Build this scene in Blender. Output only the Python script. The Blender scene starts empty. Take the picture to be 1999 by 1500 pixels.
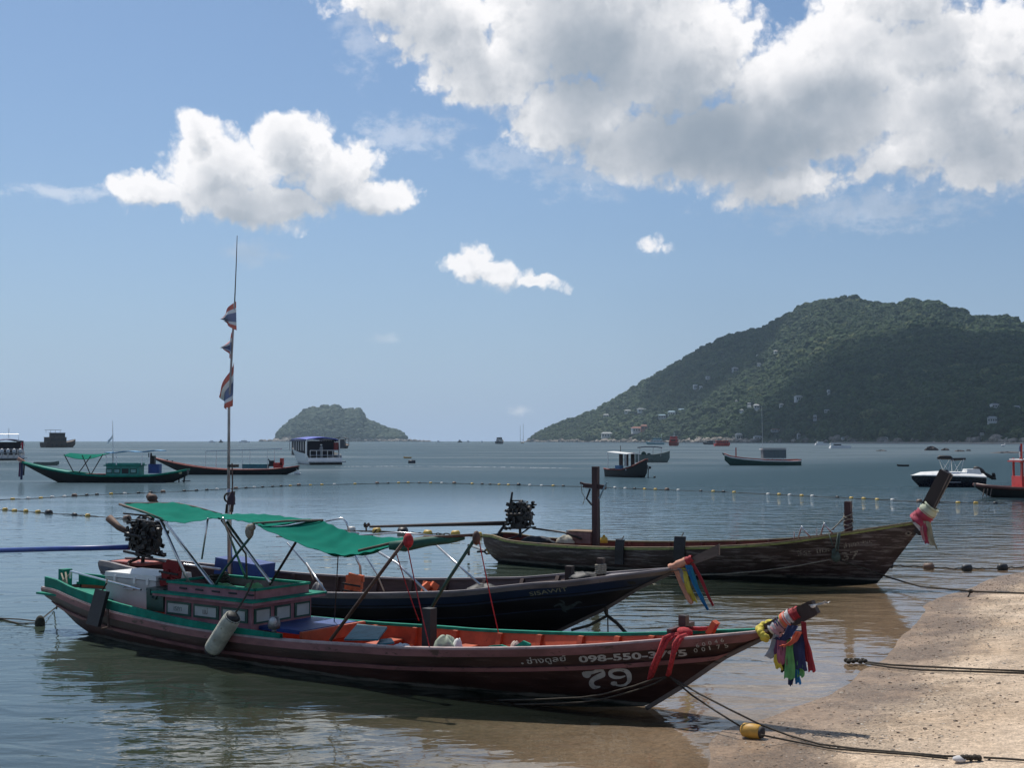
import bpy, math, random
import numpy as np
from mathutils import Vector, Matrix

# ------------------------------------------------------------------ camera, sky, sun, exposure
sc = bpy.context.scene
R = math.radians
H = 2.9                       # eye height above the water
F = 2400.0                    # focal length in photo pixels (1999 wide)
PITCH = math.atan((861 - 750) / F)
CP, SP = math.cos(PITCH), math.sin(PITCH)
SUN_EL, SUN_AZ = R(58), R(-28)     # azimuth measured from +Y towards +X
cam_d = bpy.data.cameras.new('camera')
cam = bpy.data.objects.new('camera', cam_d)
sc.collection.objects.link(cam)
cam.location = (0, 0, H)
cam.rotation_euler = (math.pi / 2 + PITCH, 0, 0)
cam_d.sensor_fit = 'HORIZONTAL'
cam_d.sensor_width = 36
cam_d.lens = 36 * F / 1999
cam_d.clip_start = 0.1
cam_d.clip_end = 60000
sc.camera = cam
sc.view_settings.view_transform = 'Standard'
sc.view_settings.look = 'None'
sc.view_settings.gamma = 1
sc.view_settings.exposure = EXPO = 0.22
sc.render.engine = 'CYCLES'
sc.cycles.use_denoising = True
sc.cycles.max_bounces = 8
sc.cycles.diffuse_bounces = 3
sc.cycles.glossy_bounces = 4
sc.cycles.transparent_max_bounces = 12
sc.cycles.volume_bounces = 0
sc.cycles.caustics_reflective = False
sc.cycles.caustics_refractive = False
sc.cycles.sample_clamp_indirect = 6

sun_d = bpy.data.lights.new('sun', 'SUN')
sun = bpy.data.objects.new('sun', sun_d)
sc.collection.objects.link(sun)
sun_d.energy = 3.7
sun_d.angle = R(0.6)
sun_d.color = (1.0, 0.955, 0.88)
sdir = Vector((math.sin(SUN_AZ) * math.cos(SUN_EL), math.cos(SUN_AZ) * math.cos(SUN_EL), math.sin(SUN_EL)))
sun.rotation_euler = sdir.to_track_quat('Z', 'Y').to_euler()
sun.location = (0, 0, 60)


# --- small node expression helpers
class X:
    """wraps a node socket so that arithmetic builds Math nodes"""
    tree = None
    def __init__(s, v): s.v = v
    @staticmethod
    def m(op, *a, clamp=False):
        n = X.tree.nodes.new('ShaderNodeMath'); n.operation = op; n.use_clamp = clamp
        for i, q in enumerate(a): X.put(n.inputs[i], q)
        return X(n.outputs[0])
    @staticmethod
    def put(inp, q):
        if isinstance(q, X): X.tree.links.new(q.v, inp)
        elif isinstance(q, bpy.types.NodeSocket): X.tree.links.new(q, inp)
        elif isinstance(q, (int, float)):
            try: inp.default_value = q
            except Exception: inp.default_value = [q] * len(inp.default_value)
        else:
            q = list(q)
            try:
                if len(inp.default_value) == 4 and len(q) == 3: q = q + [1]
            except TypeError: pass
            inp.default_value = q
    def __add__(s, o): return X.m('ADD', s, o)
    __radd__ = __add__
    def __sub__(s, o): return X.m('SUBTRACT', s, o)
    def __rsub__(s, o): return X.m('SUBTRACT', o, s)
    def __mul__(s, o): return X.m('MULTIPLY', s, o)
    __rmul__ = __mul__
    def __truediv__(s, o): return X.m('DIVIDE', s, o)
    def pow(s, o): return X.m('POWER', s, o)
    def clamp(s): return X.m('ADD', s, 0.0, clamp=True)

def vm(op, a, b=None, c=None):
    n = X.tree.nodes.new('ShaderNodeVectorMath'); n.operation = op
    X.put(n.inputs[0], a)
    if op == 'SCALE': X.put(n.inputs[3], b)
    else:
        if b is not None: X.put(n.inputs[1], b)
        if c is not None: X.put(n.inputs[2], c)
    return X(n.outputs['Value'] if op in ('LENGTH', 'DOT_PRODUCT') else n.outputs[0])

def sep(a):
    n = X.tree.nodes.new('ShaderNodeSeparateXYZ'); X.put(n.inputs[0], a)
    return X(n.outputs[0]), X(n.outputs[1]), X(n.outputs[2])

def comb(a, b, c):
    n = X.tree.nodes.new('ShaderNodeCombineXYZ')
    for i, q in enumerate((a, b, c)): X.put(n.inputs[i], q)
    return X(n.outputs[0])

def noise(vec, scale=1, detail=4, rough=0.5, dist=0.0, color=False, lac=2.0, dim='3D'):
    n = X.tree.nodes.new('ShaderNodeTexNoise'); n.noise_dimensions = dim
    if vec is not None: X.put(n.inputs['Vector'], vec)
    n.inputs['Scale'].default_value = scale; n.inputs['Detail'].default_value = detail
    n.inputs['Roughness'].default_value = rough; n.inputs['Distortion'].default_value = dist
    n.inputs['Lacunarity'].default_value = lac
    return X(n.outputs['Color'] if color else n.outputs[0])

def voronoi(vec, scale=1, feature='F1', out='Distance', rnd=1.0, dim='3D'):
    n = X.tree.nodes.new('ShaderNodeTexVoronoi'); n.feature = feature; n.voronoi_dimensions = dim
    if vec is not None: X.put(n.inputs['Vector'], vec)
    n.inputs['Scale'].default_value = scale; n.inputs['Randomness'].default_value = rnd
    return X(n.outputs[out])

def smooth(x, a, b, lo=0.0, hi=1.0):
    n = X.tree.nodes.new('ShaderNodeMapRange'); n.interpolation_type = 'SMOOTHSTEP'
    X.put(n.inputs[0], x)
    n.inputs[1].default_value = a; n.inputs[2].default_value = b
    n.inputs[3].default_value = lo; n.inputs[4].default_value = hi
    return X(n.outputs[0])

def mixc(f, a, b, blend='MIX'):
    n = X.tree.nodes.new('ShaderNodeMix'); n.data_type = 'RGBA'; n.blend_type = blend
    X.put(n.inputs[0], f)
    for i, q in ((6, a), (7, b)):
        if isinstance(q, X): X.tree.links.new(q.v, n.inputs[i])
        else: n.inputs[i].default_value = tuple(q) + (1,) if len(q) == 3 else q
    return X(n.outputs[2])


# --- the sky: Nishita sky with procedural cumulus clouds laid out by direction
world = bpy.data.worlds.new('World')
sc.world = world
world.use_nodes = True
wt = world.node_tree
wt.nodes.clear()

# each blob: centre azimuth/elevation and radii in hundredths (1 unit = 1/24 rad), height of the lobe
BLOBS = [
    # the large cloud bank
    (7.7, -.1, 1.7, .95, 1.2), (8.7, .6, 1.5, .9, 1.1), (9.5, 1.4, 1.5, .9, 1.1), (11.2, .4, 2.6, 1.7, 1.4), (11.2, 2.3, 1.5, .95, 1.2), (12.6, 2.9, 1.8, .85, 1.2),
    (14.3, 2.9, 2.3, 1.05, 1.4), (15.1, 3.6, 1.5, .65, .9), (13.2, 1.2, 2.0, 1.5, 1.4), (12.6, -1.2, 1.9, 1.4, 1.2), (16.6, 1.5, 1.6, 1.3, 1.3), (18.3, 2.5, 2.0, 1.35, 1.3), (19.2, 3.4, 1.3, .85, 1.0),
    (15.5, 1.9, 1.5, 1.0, 1.4), (16.4, 2.6, 1.3, .95, 1.3), (17.6, 3.3, 1.3, .6, .9), (18.0, 1.4, 1.3, .9, 1.2), (19.3, 1.5, 1.1, 1.0, 1.1), (17.6, .3, 1.7, .9, 1.2), (22.5, 2.4, 2.8, 1.7, 1.3), (18.6, -1.2, 2.6, 1.2, 1.3), (9.6, -1.6, 2.6, 1.2, 1.2),
    # the middle left cloud
    (3.8, 2.8, .5, .5, 1.0), (4.3, 3.4, 1.2, .8, 1.3), (5.6, 3.0, .95, .85, 1.4), (3.0, 3.9, 1.0, .36, .9), (6.5, 3.45, .95, .7, 1.3), (4.9, 4.05, 1.7, .55, 1.2), (7.2, 3.8, 1.0, .5, 1.15), (5.7, 2.6, .55, .42, .9),
    (6.9, 3.2, .6, .5, .8),
    # small ones
    (9.15, 5.1, .55, .46, .8), (9.7, 5.3, .85, .34, .8), (10.5, 5.5, .65, .16, .7), (12.8, 4.8, .36, .2, .42),
    # outside the frame
    (-9, 2, 5, 2, 1.1), (-6, -5, 5, 1.8, 1.0), (3, -7, 5, 1.8, 1.0), (20, -7, 6, 2.2, 1.1), (32, 4, 5, 2, 1.1), (44, 0, 6, 3, 1.1), (-24, 3, 6, 2.2, 1.0),
    (60, 3, 6, 2.5, 1.1), (-42, 1, 7, 3, 1.1), (-60, 3, 6, 2, 1), (74, 0, 6, 3, 1), (10, -15, 8, 3, 1), (-16, -14, 7, 3, 1),
]
def cloud_group(name, fine):
    g = bpy.data.node_groups.new(name, 'ShaderNodeTree')
    g.interface.new_socket('P', in_out='INPUT', socket_type='NodeSocketVector')
    g.interface.new_socket('D', in_out='OUTPUT', socket_type='NodeSocketFloat')
    X.tree = g
    gi = g.nodes.new('NodeGroupInput'); go = g.nodes.new('NodeGroupOutput')
    P = X(gi.outputs[0])
    w1 = noise(P, 0.9, 2, 0.5, color=True, dim='2D')
    Pw = vm('ADD', P, vm('SCALE', vm('SUBTRACT', w1, (0.5, 0.5, 0.5)), 0.45))
    if fine:
        w2 = noise(P, 3.2, 2, 0.55, color=True, dim='2D')
        Pw = vm('ADD', Pw, vm('SCALE', vm('SUBTRACT', w2, (0.5, 0.5, 0.5)), 0.26))
    f = None
    for cx, cy, rx, ry, a in BLOBS:
        if not fine and a < .6: continue
        q = vm('MULTIPLY_ADD', Pw, (1 / rx, 1 / ry, 0), (-cx / rx, -cy / ry, 0))
        d = vm('LENGTH', q)
        t = X.m('MULTIPLY_ADD', d, -a, a)
        f = t if f is None else X.m('MAXIMUM', f, t)
    fb = noise(P, 1.7, 6 if fine else 3, 0.6, dim='2D')
    f = f + (fb - 0.5) * 0.72
    if fine:
        wp = vm('ADD', P, vm('SCALE', w2, 0.35))
        bil = voronoi(wp, 2.6, dim='2D'); bil2 = voronoi(wp, 6.5, dim='2D'); bil3 = voronoi(wp, 15.0, dim='2D')
        f = f + (0.42 - bil) * 0.24 + (0.42 - bil2) * 0.12 + (.42 - bil3) * .03
    g.links.new(f.v, go.inputs[0])
    return g
g_fine = cloud_group('cloud_field', True); g_coarse = cloud_group('cloud_field_coarse', False)

X.tree = wt
tc = wt.nodes.new('ShaderNodeTexCoord')
dx, dy, dz = sep(X(tc.outputs['Generated']))
az = X.m('ARCTAN2', dx, dy)
el = X.m('ARCSINE', dz)
U = X.m('MULTIPLY_ADD', az, 24.3, 10.0)
V = X.m('MULTIPLY_ADD', el, -24.3, 8.61)
Pc = comb(U, V, 0.0)

def field(off, g):
    n = wt.nodes.new('ShaderNodeGroup'); n.node_tree = g
    X.put(n.inputs[0], vm('ADD', Pc, off))
    return X(n.outputs[0])
f0 = field((0, 0, 0), g_fine); f1 = field((-.10, -.30, 0), g_fine); f2 = field((-.3, -.95, 0), g_coarse)
under = X.m('MAXIMUM', f1 - f0, 0.0)                    # undersides dissolve softly, sunlit tops are crisp
dens = smooth((f0 + .02) / (under * .6 + .36), 0.0, 1.0)
wisp = None
wn = noise(vm('MULTIPLY', Pc, (1, 1.6, 1)), 2.2, 5, .62, dim='2D')
for cx, cy, rx, ry, a in ((7.95, 2.62, 1.0, .38, .34), (10.0, 3.05, .9, .32, .26), (4.95, 4.98, .55, .22, .3), (10.15, 8.02, .22, .1, .45), (7.5, 6.6, .3, .12, .2), (1.5, 4.02, 1.0, .16, .4), (7.0, .6, .5, .9, .3), (11.5, 3.3, 1.2, .5, .3), (17.0, 4.2, 2.4, .4, .3)):
    d = vm('LENGTH', vm('MULTIPLY_ADD', Pc, (1 / rx, 1 / ry, 0), (-cx / rx, -cy / ry, 0)))
    q = smooth(d + (.5 - wn) * 2.6, 1.3, .1, 0, a); wisp = q if wisp is None else X.m('MAXIMUM', wisp, q)
dens = X.m('MAXIMUM', dens, wisp)
dens = dens * smooth(el, 0.002, 0.02)
occ = X.m('MAXIMUM', f1 - .3, 0.0) * 0.30 + X.m('MAXIMUM', f2 - .25, 0.0) * 0.62
thick = None                       # where the bank is deepest its underside is dull grey
for cx, cy, rx, ry, a in ((14.0, 2.75, 3.0, .95, 1.5), (11.6, 1.5, 1.5, 1.5, .9), (16.2, 2.3, 1.3, .8, .9), (11.2, -.3, 1.2, 1.2, .4), (19.6, 3.3, 1.6, .7, .5), (4.9, 4.15, 2.2, .5, .45)):
    d = vm('LENGTH', vm('MULTIPLY_ADD', Pc, (1 / rx, 1 / ry, 0), (-cx / rx, -cy / ry, 0)))
    q = smooth(d, 1.15, .1, 0, a); thick = q if thick is None else X.m('MAXIMUM', thick, q)
occ = occ + X.m('MAXIMUM', f1 - f0, -.12) * 0.65
occ = occ + thick * (noise(Pc, 1.0, 3, .5, dim='2D') + .35) * 1.25 + X.m('MAXIMUM', f0 - .5, 0.0) * .28
soft = noise(Pc, 0.55, 2, 0.5, dim='2D')
lit = X.m('EXPONENT', (occ * (soft * 1.2 + 0.4)) * -1.2)
lit = lit * smooth(f0, -.1, .7, 1.0, .93)
sky = wt.nodes.new('ShaderNodeTexSky')
sky.sky_type = 'NISHITA'
sky.sun_disc = False
sky.sun_elevation = SUN_EL
sky.sun_rotation = SUN_AZ % (2 * math.pi)
sky.air_density = 1.0
sky.dust_density = 1.0
sky.ozone_density = 3.0
cloudc = mixc(lit, (2.35, 2.85, 3.5), (8.9, 8.75, 8.8))
hor = X.m('EXPONENT', X.m('ABSOLUTE', el) * -7.0)          # the pale blue band of sea haze along the whole horizon
skyc = mixc(hor, vm('MULTIPLY', X(sky.outputs[0]), (0.58, 0.70, 0.79)), (3.2, 4.15, 5.8))
final = mixc(dens, skyc, cloudc)
bg = wt.nodes.new('ShaderNodeBackground')
X.put(bg.inputs['Color'], final)
bg.inputs['Strength'].default_value = 0.1
wo = wt.nodes.new('ShaderNodeOutputWorld')
wt.links.new(bg.outputs[0], wo.inputs[0])
world.cycles.sampling_method = 'MANUAL'
world.cycles.sample_map_resolution = 256

# ------------------------------------------------------------------ helpers
def ray(px, py):
    a = (px - 999.5) / F; b = (750 - py) / F
    return Vector((a, CP - b * SP, SP + b * CP))

def on_z(px, py, z=0.0):
    d = ray(px, py); k = (z - H) / d.z
    return Vector((d.x * k, d.y * k, z))

def at_y(px, py, y):
    d = ray(px, py); k = y / d.y
    return Vector((d.x * k, y, H + d.z * k))

def interp(x, pts):
    if x <= pts[0][0]: return pts[0][1]
    for (x0, y0), (x1, y1) in zip(pts, pts[1:]):
        if x <= x1: return y0 + (y1 - y0) * (x - x0) / (x1 - x0)
    return pts[-1][1]

def sinterp(x, pts):
    """monotone-ish smooth interpolation (catmull-rom)"""
    n = len(pts)
    if x <= pts[0][0]: return pts[0][1]
    if x >= pts[-1][0]: return pts[-1][1]
    for i in range(n - 1):
        if x <= pts[i + 1][0]:
            x0, y0 = pts[i]; x1, y1 = pts[i + 1]
            h = x1 - x0; t = (x - x0) / h
            m0 = (y1 - pts[i - 1][1]) / (x1 - pts[i - 1][0]) if i > 0 else (y1 - y0) / h
            m1 = (pts[i + 2][1] - y0) / (pts[i + 2][0] - x0) if i + 2 < n else (y1 - y0) / h
            t2, t3 = t * t, t * t * t
            return (2*t3-3*t2+1)*y0 + (t3-2*t2+t)*h*m0 + (-2*t3+3*t2)*y1 + (t3-t2)*h*m1

COL = sc.collection

class MB:
    """mesh builder"""
    def __init__(s): s.v = []; s.f = []; s.mi = []; s.cur = 0
    def add(s, vs, fs):
        o = len(s.v)
        s.v += [tuple(p) for p in vs]
        s.f += [tuple(i + o for i in q) for q in fs]
        s.mi += [s.cur] * len(fs)
        return s
    def box(s, c, sz, rot=None, taper=1.0):
        hx, hy, hz = sz[0] / 2, sz[1] / 2, sz[2] / 2
        m = rot if rot is not None else Matrix.Identity(3)
        c = Vector(c); vs = []
        for z in (-1, 1):
            k = 1.0 if z < 0 else taper
            for x, y in ((-1, -1), (1, -1), (1, 1), (-1, 1)):
                vs.append(c + m @ Vector((x * hx * k, y * hy * k, z * hz)))
        return s.add(vs, [(3, 2, 1, 0), (4, 5, 6, 7), (0, 1, 5, 4), (1, 2, 6, 5), (2, 3, 7, 6), (3, 0, 4, 7)])
    def bar(s, a, b, w, h=None, up=(0, 0, 1)):
        a, b = Vector(a), Vector(b); h = h or w
        d = b - a
        if d.length < 1e-6: return s
        z = d.normalized(); u = Vector(up)
        if abs(z.dot(u)) > 0.98: u = Vector((1, 0, 0))
        x = z.cross(u).normalized(); y = x.cross(z)
        m = Matrix((x, y, z)).transposed()
        return s.box((a + b) / 2, (w, h, d.length), m)
    def tube(s, pts, r, n=8, caps=True):
        pts = [Vector(p) for p in pts]
        rs = r if isinstance(r, (list, tuple)) else [r] * len(pts)
        vs = []; fs = []; prev = None
        for i, p in enumerate(pts):
            d = (pts[min(i + 1, len(pts) - 1)] - pts[max(i - 1, 0)])
            d = d.normalized() if d.length > 1e-9 else Vector((0, 0, 1))
            if prev is None:
                u = Vector((0, 0, 1)) if abs(d.z) < 0.9 else Vector((1, 0, 0))
                x = d.cross(u).normalized()
            else:
                x = (prev - d * prev.dot(d))
                x = x.normalized() if x.length > 1e-6 else d.orthogonal().normalized()
            prev = x; y = d.cross(x)
            for k in range(n):
                a = 2 * math.pi * k / n
                vs.append(p + (x * math.cos(a) + y * math.sin(a)) * rs[i])
        for i in range(len(pts) - 1):
            for k in range(n):
                k2 = (k + 1) % n
                fs.append((i * n + k, i * n + k2, (i + 1) * n + k2, (i + 1) * n + k))
        if caps:
            fs.append(tuple(range(n))[::-1]); fs.append(tuple((len(pts) - 1) * n + k for k in range(n)))
        return s.add(vs, fs)
    def ball(s, c, r, nu=10, nv=6, rot=None):
        rx, ry, rz = r if isinstance(r, (tuple, list)) else (r, r, r)
        c = Vector(c); m = rot or Matrix.Identity(3)
        vs = [c + m @ Vector((0, 0, rz))]; fs = []
        for j in range(1, nv):
            t = math.pi * j / nv
            for i in range(nu):
                p = 2 * math.pi * i / nu
                vs.append(c + m @ Vector((rx * math.sin(t) * math.cos(p), ry * math.sin(t) * math.sin(p), rz * math.cos(t))))
        vs.append(c + m @ Vector((0, 0, -rz)))
        for i in range(nu): fs.append((0, 1 + i, 1 + (i + 1) % nu))
        for j in range(nv - 2):
            for i in range(nu):
                a = 1 + j * nu + i; b = 1 + j * nu + (i + 1) % nu
                fs.append((a, a + nu, b + nu, b))
        L = len(vs) - 1; o = 1 + (nv - 2) * nu
        for i in range(nu): fs.append((L, o + (i + 1) % nu, o + i))
        return s.add(vs, fs)
    def grid(s, P, nu, nv):
        """P(i,j) -> point for i<nu, j<nv"""
        vs = [P(i, j) for i in range(nu) for j in range(nv)]
        return s.add(vs, [(i * nv + j, (i + 1) * nv + j, (i + 1) * nv + j + 1, i * nv + j + 1) for i in range(nu - 1) for j in range(nv - 1)])
    def sheet(s, P, nu, nv, th=0.004):
        """a grid with thickness along its rough normal"""
        pts = [[Vector(P(i, j)) for j in range(nv)] for i in range(nu)]
        nor = (pts[nu-1][0] - pts[0][0]).cross(pts[0][nv-1] - pts[0][0])
        nor = nor.normalized() * th if nor.length > 1e-9 else Vector((0, 0, th))
        s.grid(lambda i, j: pts[i][j], nu, nv)
        s.grid(lambda i, j: pts[nu - 1 - i][j] - nor, nu, nv)
        edge = [(i, 0) for i in range(nu)] + [(nu - 1, j) for j in range(1, nv)] + [(i, nv - 1) for i in range(nu - 2, -1, -1)] + [(0, j) for j in range(nv - 2, -1, -1)]
        vs = [pts[i][j] for i, j in edge] + [pts[i][j] - nor for i, j in edge]
        n = len(edge)
        return s.add(vs, [(k, k + 1, n + k + 1, n + k) for k in range(n - 1)])
    def mesh(s, name, mats, smooth_=False):
        me = bpy.data.meshes.new(name)
        me.from_pydata(s.v, [], s.f)
        for m in (mats if isinstance(mats, (list, tuple)) else [mats]): me.materials.append(m)
        if any(s.mi): me.polygons.foreach_set('material_index', s.mi)
        if smooth_: me.polygons.foreach_set('use_smooth', [True] * len(me.polygons))
        me.update()
        return me
    def build(s, name, mats, parent=None, smooth_=False):
        o = bpy.data.objects.new(name, s.mesh(name, mats, smooth_))
        COL.objects.link(o)
        if parent is not None: o.parent = parent
        return o

def tag(o, label=None, cat=None, group=None, kind=None):
    if label: o['label'] = label
    if cat: o['category'] = cat
    if group: o['group'] = group
    if kind: o['kind'] = kind
    return o

def thing(name, label, cat, loc=(0, 0, 0), rz=0.0, group=None):
    o = bpy.data.objects.new(name, None)
    COL.objects.link(o)
    o.empty_display_size = 0.2
    o.location = loc; o.rotation_euler = (0, 0, rz)
    return tag(o, label, cat, group)

def copy_tree(o, parent=None):
    c = o.copy(); COL.objects.link(c)
    if parent is not None: c.parent = parent
    for ch in list(o.children): copy_tree(ch, c)
    return c

_mats = {}
def mat(name, col, rough=0.6, metal=0.0, var=0.25, vscale=6.0, bump=0.0, bscale=30.0, col2=None, thr=None, spec=0.5, stretch=(1, 1, 1), coords='Object'):
    """painted / weathered surface: base colour varied by noise, with a second colour in worn patches"""
    if name in _mats: return _mats[name]
    m = bpy.data.materials.new(name); m.use_nodes = True
    t = m.node_tree; X.tree = t
    b = t.nodes['Principled BSDF']
    tcn = t.nodes.new('ShaderNodeTexCoord')
    v = vm('MULTIPLY', X(tcn.outputs[coords]), stretch)
    n1 = noise(v, vscale, 5, 0.6)
    c = mixc(smooth(n1, 0.3, 0.7), [k * (1 - var) for k in col], [min(1, k * (1 + var * 0.6)) for k in col])
    if col2 is not None:
        n2 = noise(v, vscale * 2.3, 6, 0.68)
        c = mixc(smooth(n2, (thr or 0.58), (thr or 0.58) + 0.07), c, col2)
    X.put(b.inputs['Base Color'], c)
    b.inputs['Roughness'].default_value = rough
    b.inputs['Metallic'].default_value = metal
    b.inputs['Specular IOR Level'].default_value = spec
    if bump > 0:
        bn = t.nodes.new('ShaderNodeBump'); bn.inputs['Strength'].default_value = 1.0
        bn.inputs['Distance'].default_value = bump
        X.put(bn.inputs['Height'], noise(v, bscale, 4, 0.6))
        t.links.new(bn.outputs[0], b.inputs['Normal'])
    _mats[name] = m
    return m
HAZE = 0.000075

# ------------------------------------------------------------------ shoreline, beach and sea bed
SHORE = [(-40, -45), (-6, -6), (-1.5, 2), (0.3, 6), (1.2, 9), (1.68, 10.9), (1.86, 11.5), (2.15, 12.45), (2.6, 13.0), (3.03, 13.67), (3.57, 14.3), (4.25, 15.6),
         (5.34, 17.2), (6.3, 19.0), (7.24, 21.6), (7.9, 22.7), (9.03, 24.3), (11.5, 27.6), (16, 35), (26, 52), (50, 92), (110, 185), (260, 420), (480, 850), (900, 1150)]
SA = np.array(SHORE, float)
def shore_dist(x, y):
    """signed distance: positive on land (right of the polyline)"""
    x = np.asarray(x, float); y = np.asarray(y, float)
    best = np.full(x.shape, 1e9); sign = np.ones(x.shape)
    for (x0, y0), (x1, y1) in zip(SA[:-1], SA[1:]):
        ex, ey = x1 - x0, y1 - y0; L = ex * ex + ey * ey
        t = np.clip(((x - x0) * ex + (y - y0) * ey) / L, 0, 1)
        qx, qy = x - x0 - t * ex, y - y0 - t * ey
        d = np.hypot(qx, qy)
        cr = ex * (y - y0) - ey * (x - x0)
        m = d < best - 1e-9
        best = np.where(m, d, best); sign = np.where(m, np.where(cr < 0, 1, -1), sign)
    return best * sign

rng = np.random.default_rng(7)
def fbm2(x, y, sc_, seed=0, oct=4, gain=0.5):
    """sum of rotated sines with random phase: a cheap smooth noise"""
    r = np.random.default_rng(seed); out = np.zeros_like(np.asarray(x, float)); a = 1.0; s = sc_; tot = 0
    for o in range(oct):
        for k in range(4):
            th = r.uniform(0, 2 * math.pi); ph = r.uniform(0, 6.28); kk = s * r.uniform(0.7, 1.4)
            out += a * np.sin((x * math.cos(th) + y * math.sin(th)) * kk + ph + 1.3 * np.sin((x * math.sin(th) - y * math.cos(th)) * kk * 0.6 + ph * 2)) / 4
        tot += a; a *= gain; s *= 2.03
    return out / tot

def shore_noisy(x, y):
    d = shore_dist(x, y)
    return d + (0.24 * fbm2(x, y, 1.1, 3, 3) + .35 * fbm2(x, y, .45, 17, 2)) * np.clip(1.5 - np.abs(d) / 4, 0, 1)

def ground_z(x, y):
    d = shore_noisy(x, y)
    land = 0.085 * d - 0.0016 * np.minimum(d, 18) ** 2 + 0.0
    land = np.where(d > 18, 0.085 * 18 - 0.0016 * 324 + 0.01 * (d - 18), land)
    sea = np.where(d > -10, 0.062 * d, -0.62 + (d + 10) * 0.09)
    sea = np.maximum(sea, -6.0)
    z = np.where(d > 0, land, sea)
    z = z + np.clip(d - 0.4, 0, 1) * (0.028 * fbm2(x, y, 2.4, 11, 4, 0.6) - .035 * np.clip(fbm2(x, y, 5.5, 19, 2) - .25, 0, 1))
    return z

def polar_grid(a0, a1, na, radii, zf):
    ang = np.linspace(a0, a1, na)
    Rr, A = np.meshgrid(radii, ang, indexing='ij')
    Xg = Rr * np.sin(A); Yg = Rr * np.cos(A)
    Z = zf(Xg, Yg)
    vs = np.stack([Xg.ravel(), Yg.ravel(), Z.ravel()], 1)
    nr = len(radii)
    i, j = np.meshgrid(np.arange(nr - 1), np.arange(na - 1), indexing='ij')
    a = (i * na + j).ravel()
    fs = np.stack([a, a + 1, a + na + 1, a + na], 1)
    return vs, fs

def np_mesh(name, vs, fs, mats, smooth_=True):
    me = bpy.data.meshes.new(name)
    me.vertices.add(len(vs)); me.vertices.foreach_set('co', np.asarray(vs, np.float32).ravel())
    k = fs.shape[1]
    me.loops.add(len(fs) * k); me.loops.foreach_set('vertex_index', fs.astype(np.int32).ravel())
    me.polygons.add(len(fs)); me.polygons.foreach_set('loop_start', np.arange(len(fs), dtype=np.int32) * k)
    me.polygons.foreach_set('loop_total', np.full(len(fs), k, np.int32))
    me.update(calc_edges=True)
    me.polygons.foreach_set('use_smooth', [smooth_] * len(fs))
    me.validate()
    for m in (mats if isinstance(mats, (list, tuple)) else [mats]): me.materials.append(m)
    return me

def link(name, me, **k):
    o = bpy.data.objects.new(name, me); COL.objects.link(o)
    return tag(o, **k)

# sand
m = bpy.data.materials.new('sand'); m.use_nodes = True; X.tree = m.node_tree
b = m.node_tree.nodes['Principled BSDF']
ge = m.node_tree.nodes.new('ShaderNodeNewGeometry')
pos = X(ge.outputs['Position']); px_, py_, pz_ = sep(pos)
n1 = noise(pos, 0.7, 5, 0.6); n2 = noise(pos, 55, 5, 0.75); n3 = noise(pos, 7, 5, 0.6)
base = mixc(smooth(n1, .35, .65), (0.54, 0.40, 0.275), (0.66, 0.51, 0.37))
base = mixc(smooth(n2, .40, .60), vm('SCALE', base, 0.74), vm('SCALE', base, 1.18))
base = mixc(smooth(noise(pos, 18, 4, .7), .4, .62), vm('SCALE', base, 0.80), vm('SCALE', base, 1.12))
att = m.node_tree.nodes.new('ShaderNodeAttribute'); att.attribute_name = 'shore'
sd = X(att.outputs['Fac'])
# coarse shell and pebble band
grv = voronoi(pos, 34, 'F1', 'Color'); gd = voronoi(pos, 34, 'F1')
gr_r, gr_g, gr_b = sep(grv)
band = smooth(noise(vm('MULTIPLY', pos, (1, 1, 1)), 1.1, 5, 0.65), .42, .54) * smooth(sd, 2.6, 1.0) * smooth(sd, -0.3, .2)
peb = X.m('GREATER_THAN', gr_r, 0.5) * X.m('LESS_THAN', gd, 0.42)
pebc = mixc(gr_g, (0.12, 0.085, 0.06), (0.5, 0.42, 0.33))
base = mixc(peb * (band * .75 + .04), base, pebc)
base = mixc(band * .7, base, vm('SCALE', base, 0.58))
shell = X.m('GREATER_THAN', gr_b, 0.975) * X.m('LESS_THAN', gd, 0.5)
base = mixc(shell * (band * .6 + .16), base, (0.75, 0.7, 0.62))
debris = smooth(noise(vm('MULTIPLY', pos, (1.6, 3.2, 1)), 3.4, 6, 0.7), .66, .72)
base = mixc(debris * .55, base, (0.12, 0.085, 0.055))
wet = smooth(sd + (n1 - .5) * 1.4 + (n3 - .5) * 0.35, 1.25, 0.5)
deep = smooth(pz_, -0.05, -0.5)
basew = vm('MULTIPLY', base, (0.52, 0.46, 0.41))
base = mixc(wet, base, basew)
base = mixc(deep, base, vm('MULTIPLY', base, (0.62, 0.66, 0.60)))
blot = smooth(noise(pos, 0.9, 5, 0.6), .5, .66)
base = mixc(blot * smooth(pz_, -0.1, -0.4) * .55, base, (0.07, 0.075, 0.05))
X.put(b.inputs['Base Color'], base)
X.put(b.inputs['Roughness'], smooth(wet, 0, 1, 0.92, 0.42))
b.inputs['Specular IOR Level'].default_value = 0.35
bn = m.node_tree.nodes.new('ShaderNodeBump'); bn.inputs['Distance'].default_value = 0.05; bn.inputs['Strength'].default_value = 1.0
foot = noise(pos, 3.2, 3, 0.5)
X.put(bn.inputs['Height'], n2 * 0.22 + n3 * 0.6 + foot * 1.9 + peb * band * 0.35)
bn2 = m.node_tree.nodes.new('ShaderNodeMath')
m.node_tree.nodes.remove(bn2)
m.node_tree.links.new(bn.outputs[0], b.inputs['Normal'])
M_SAND = m

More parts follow.
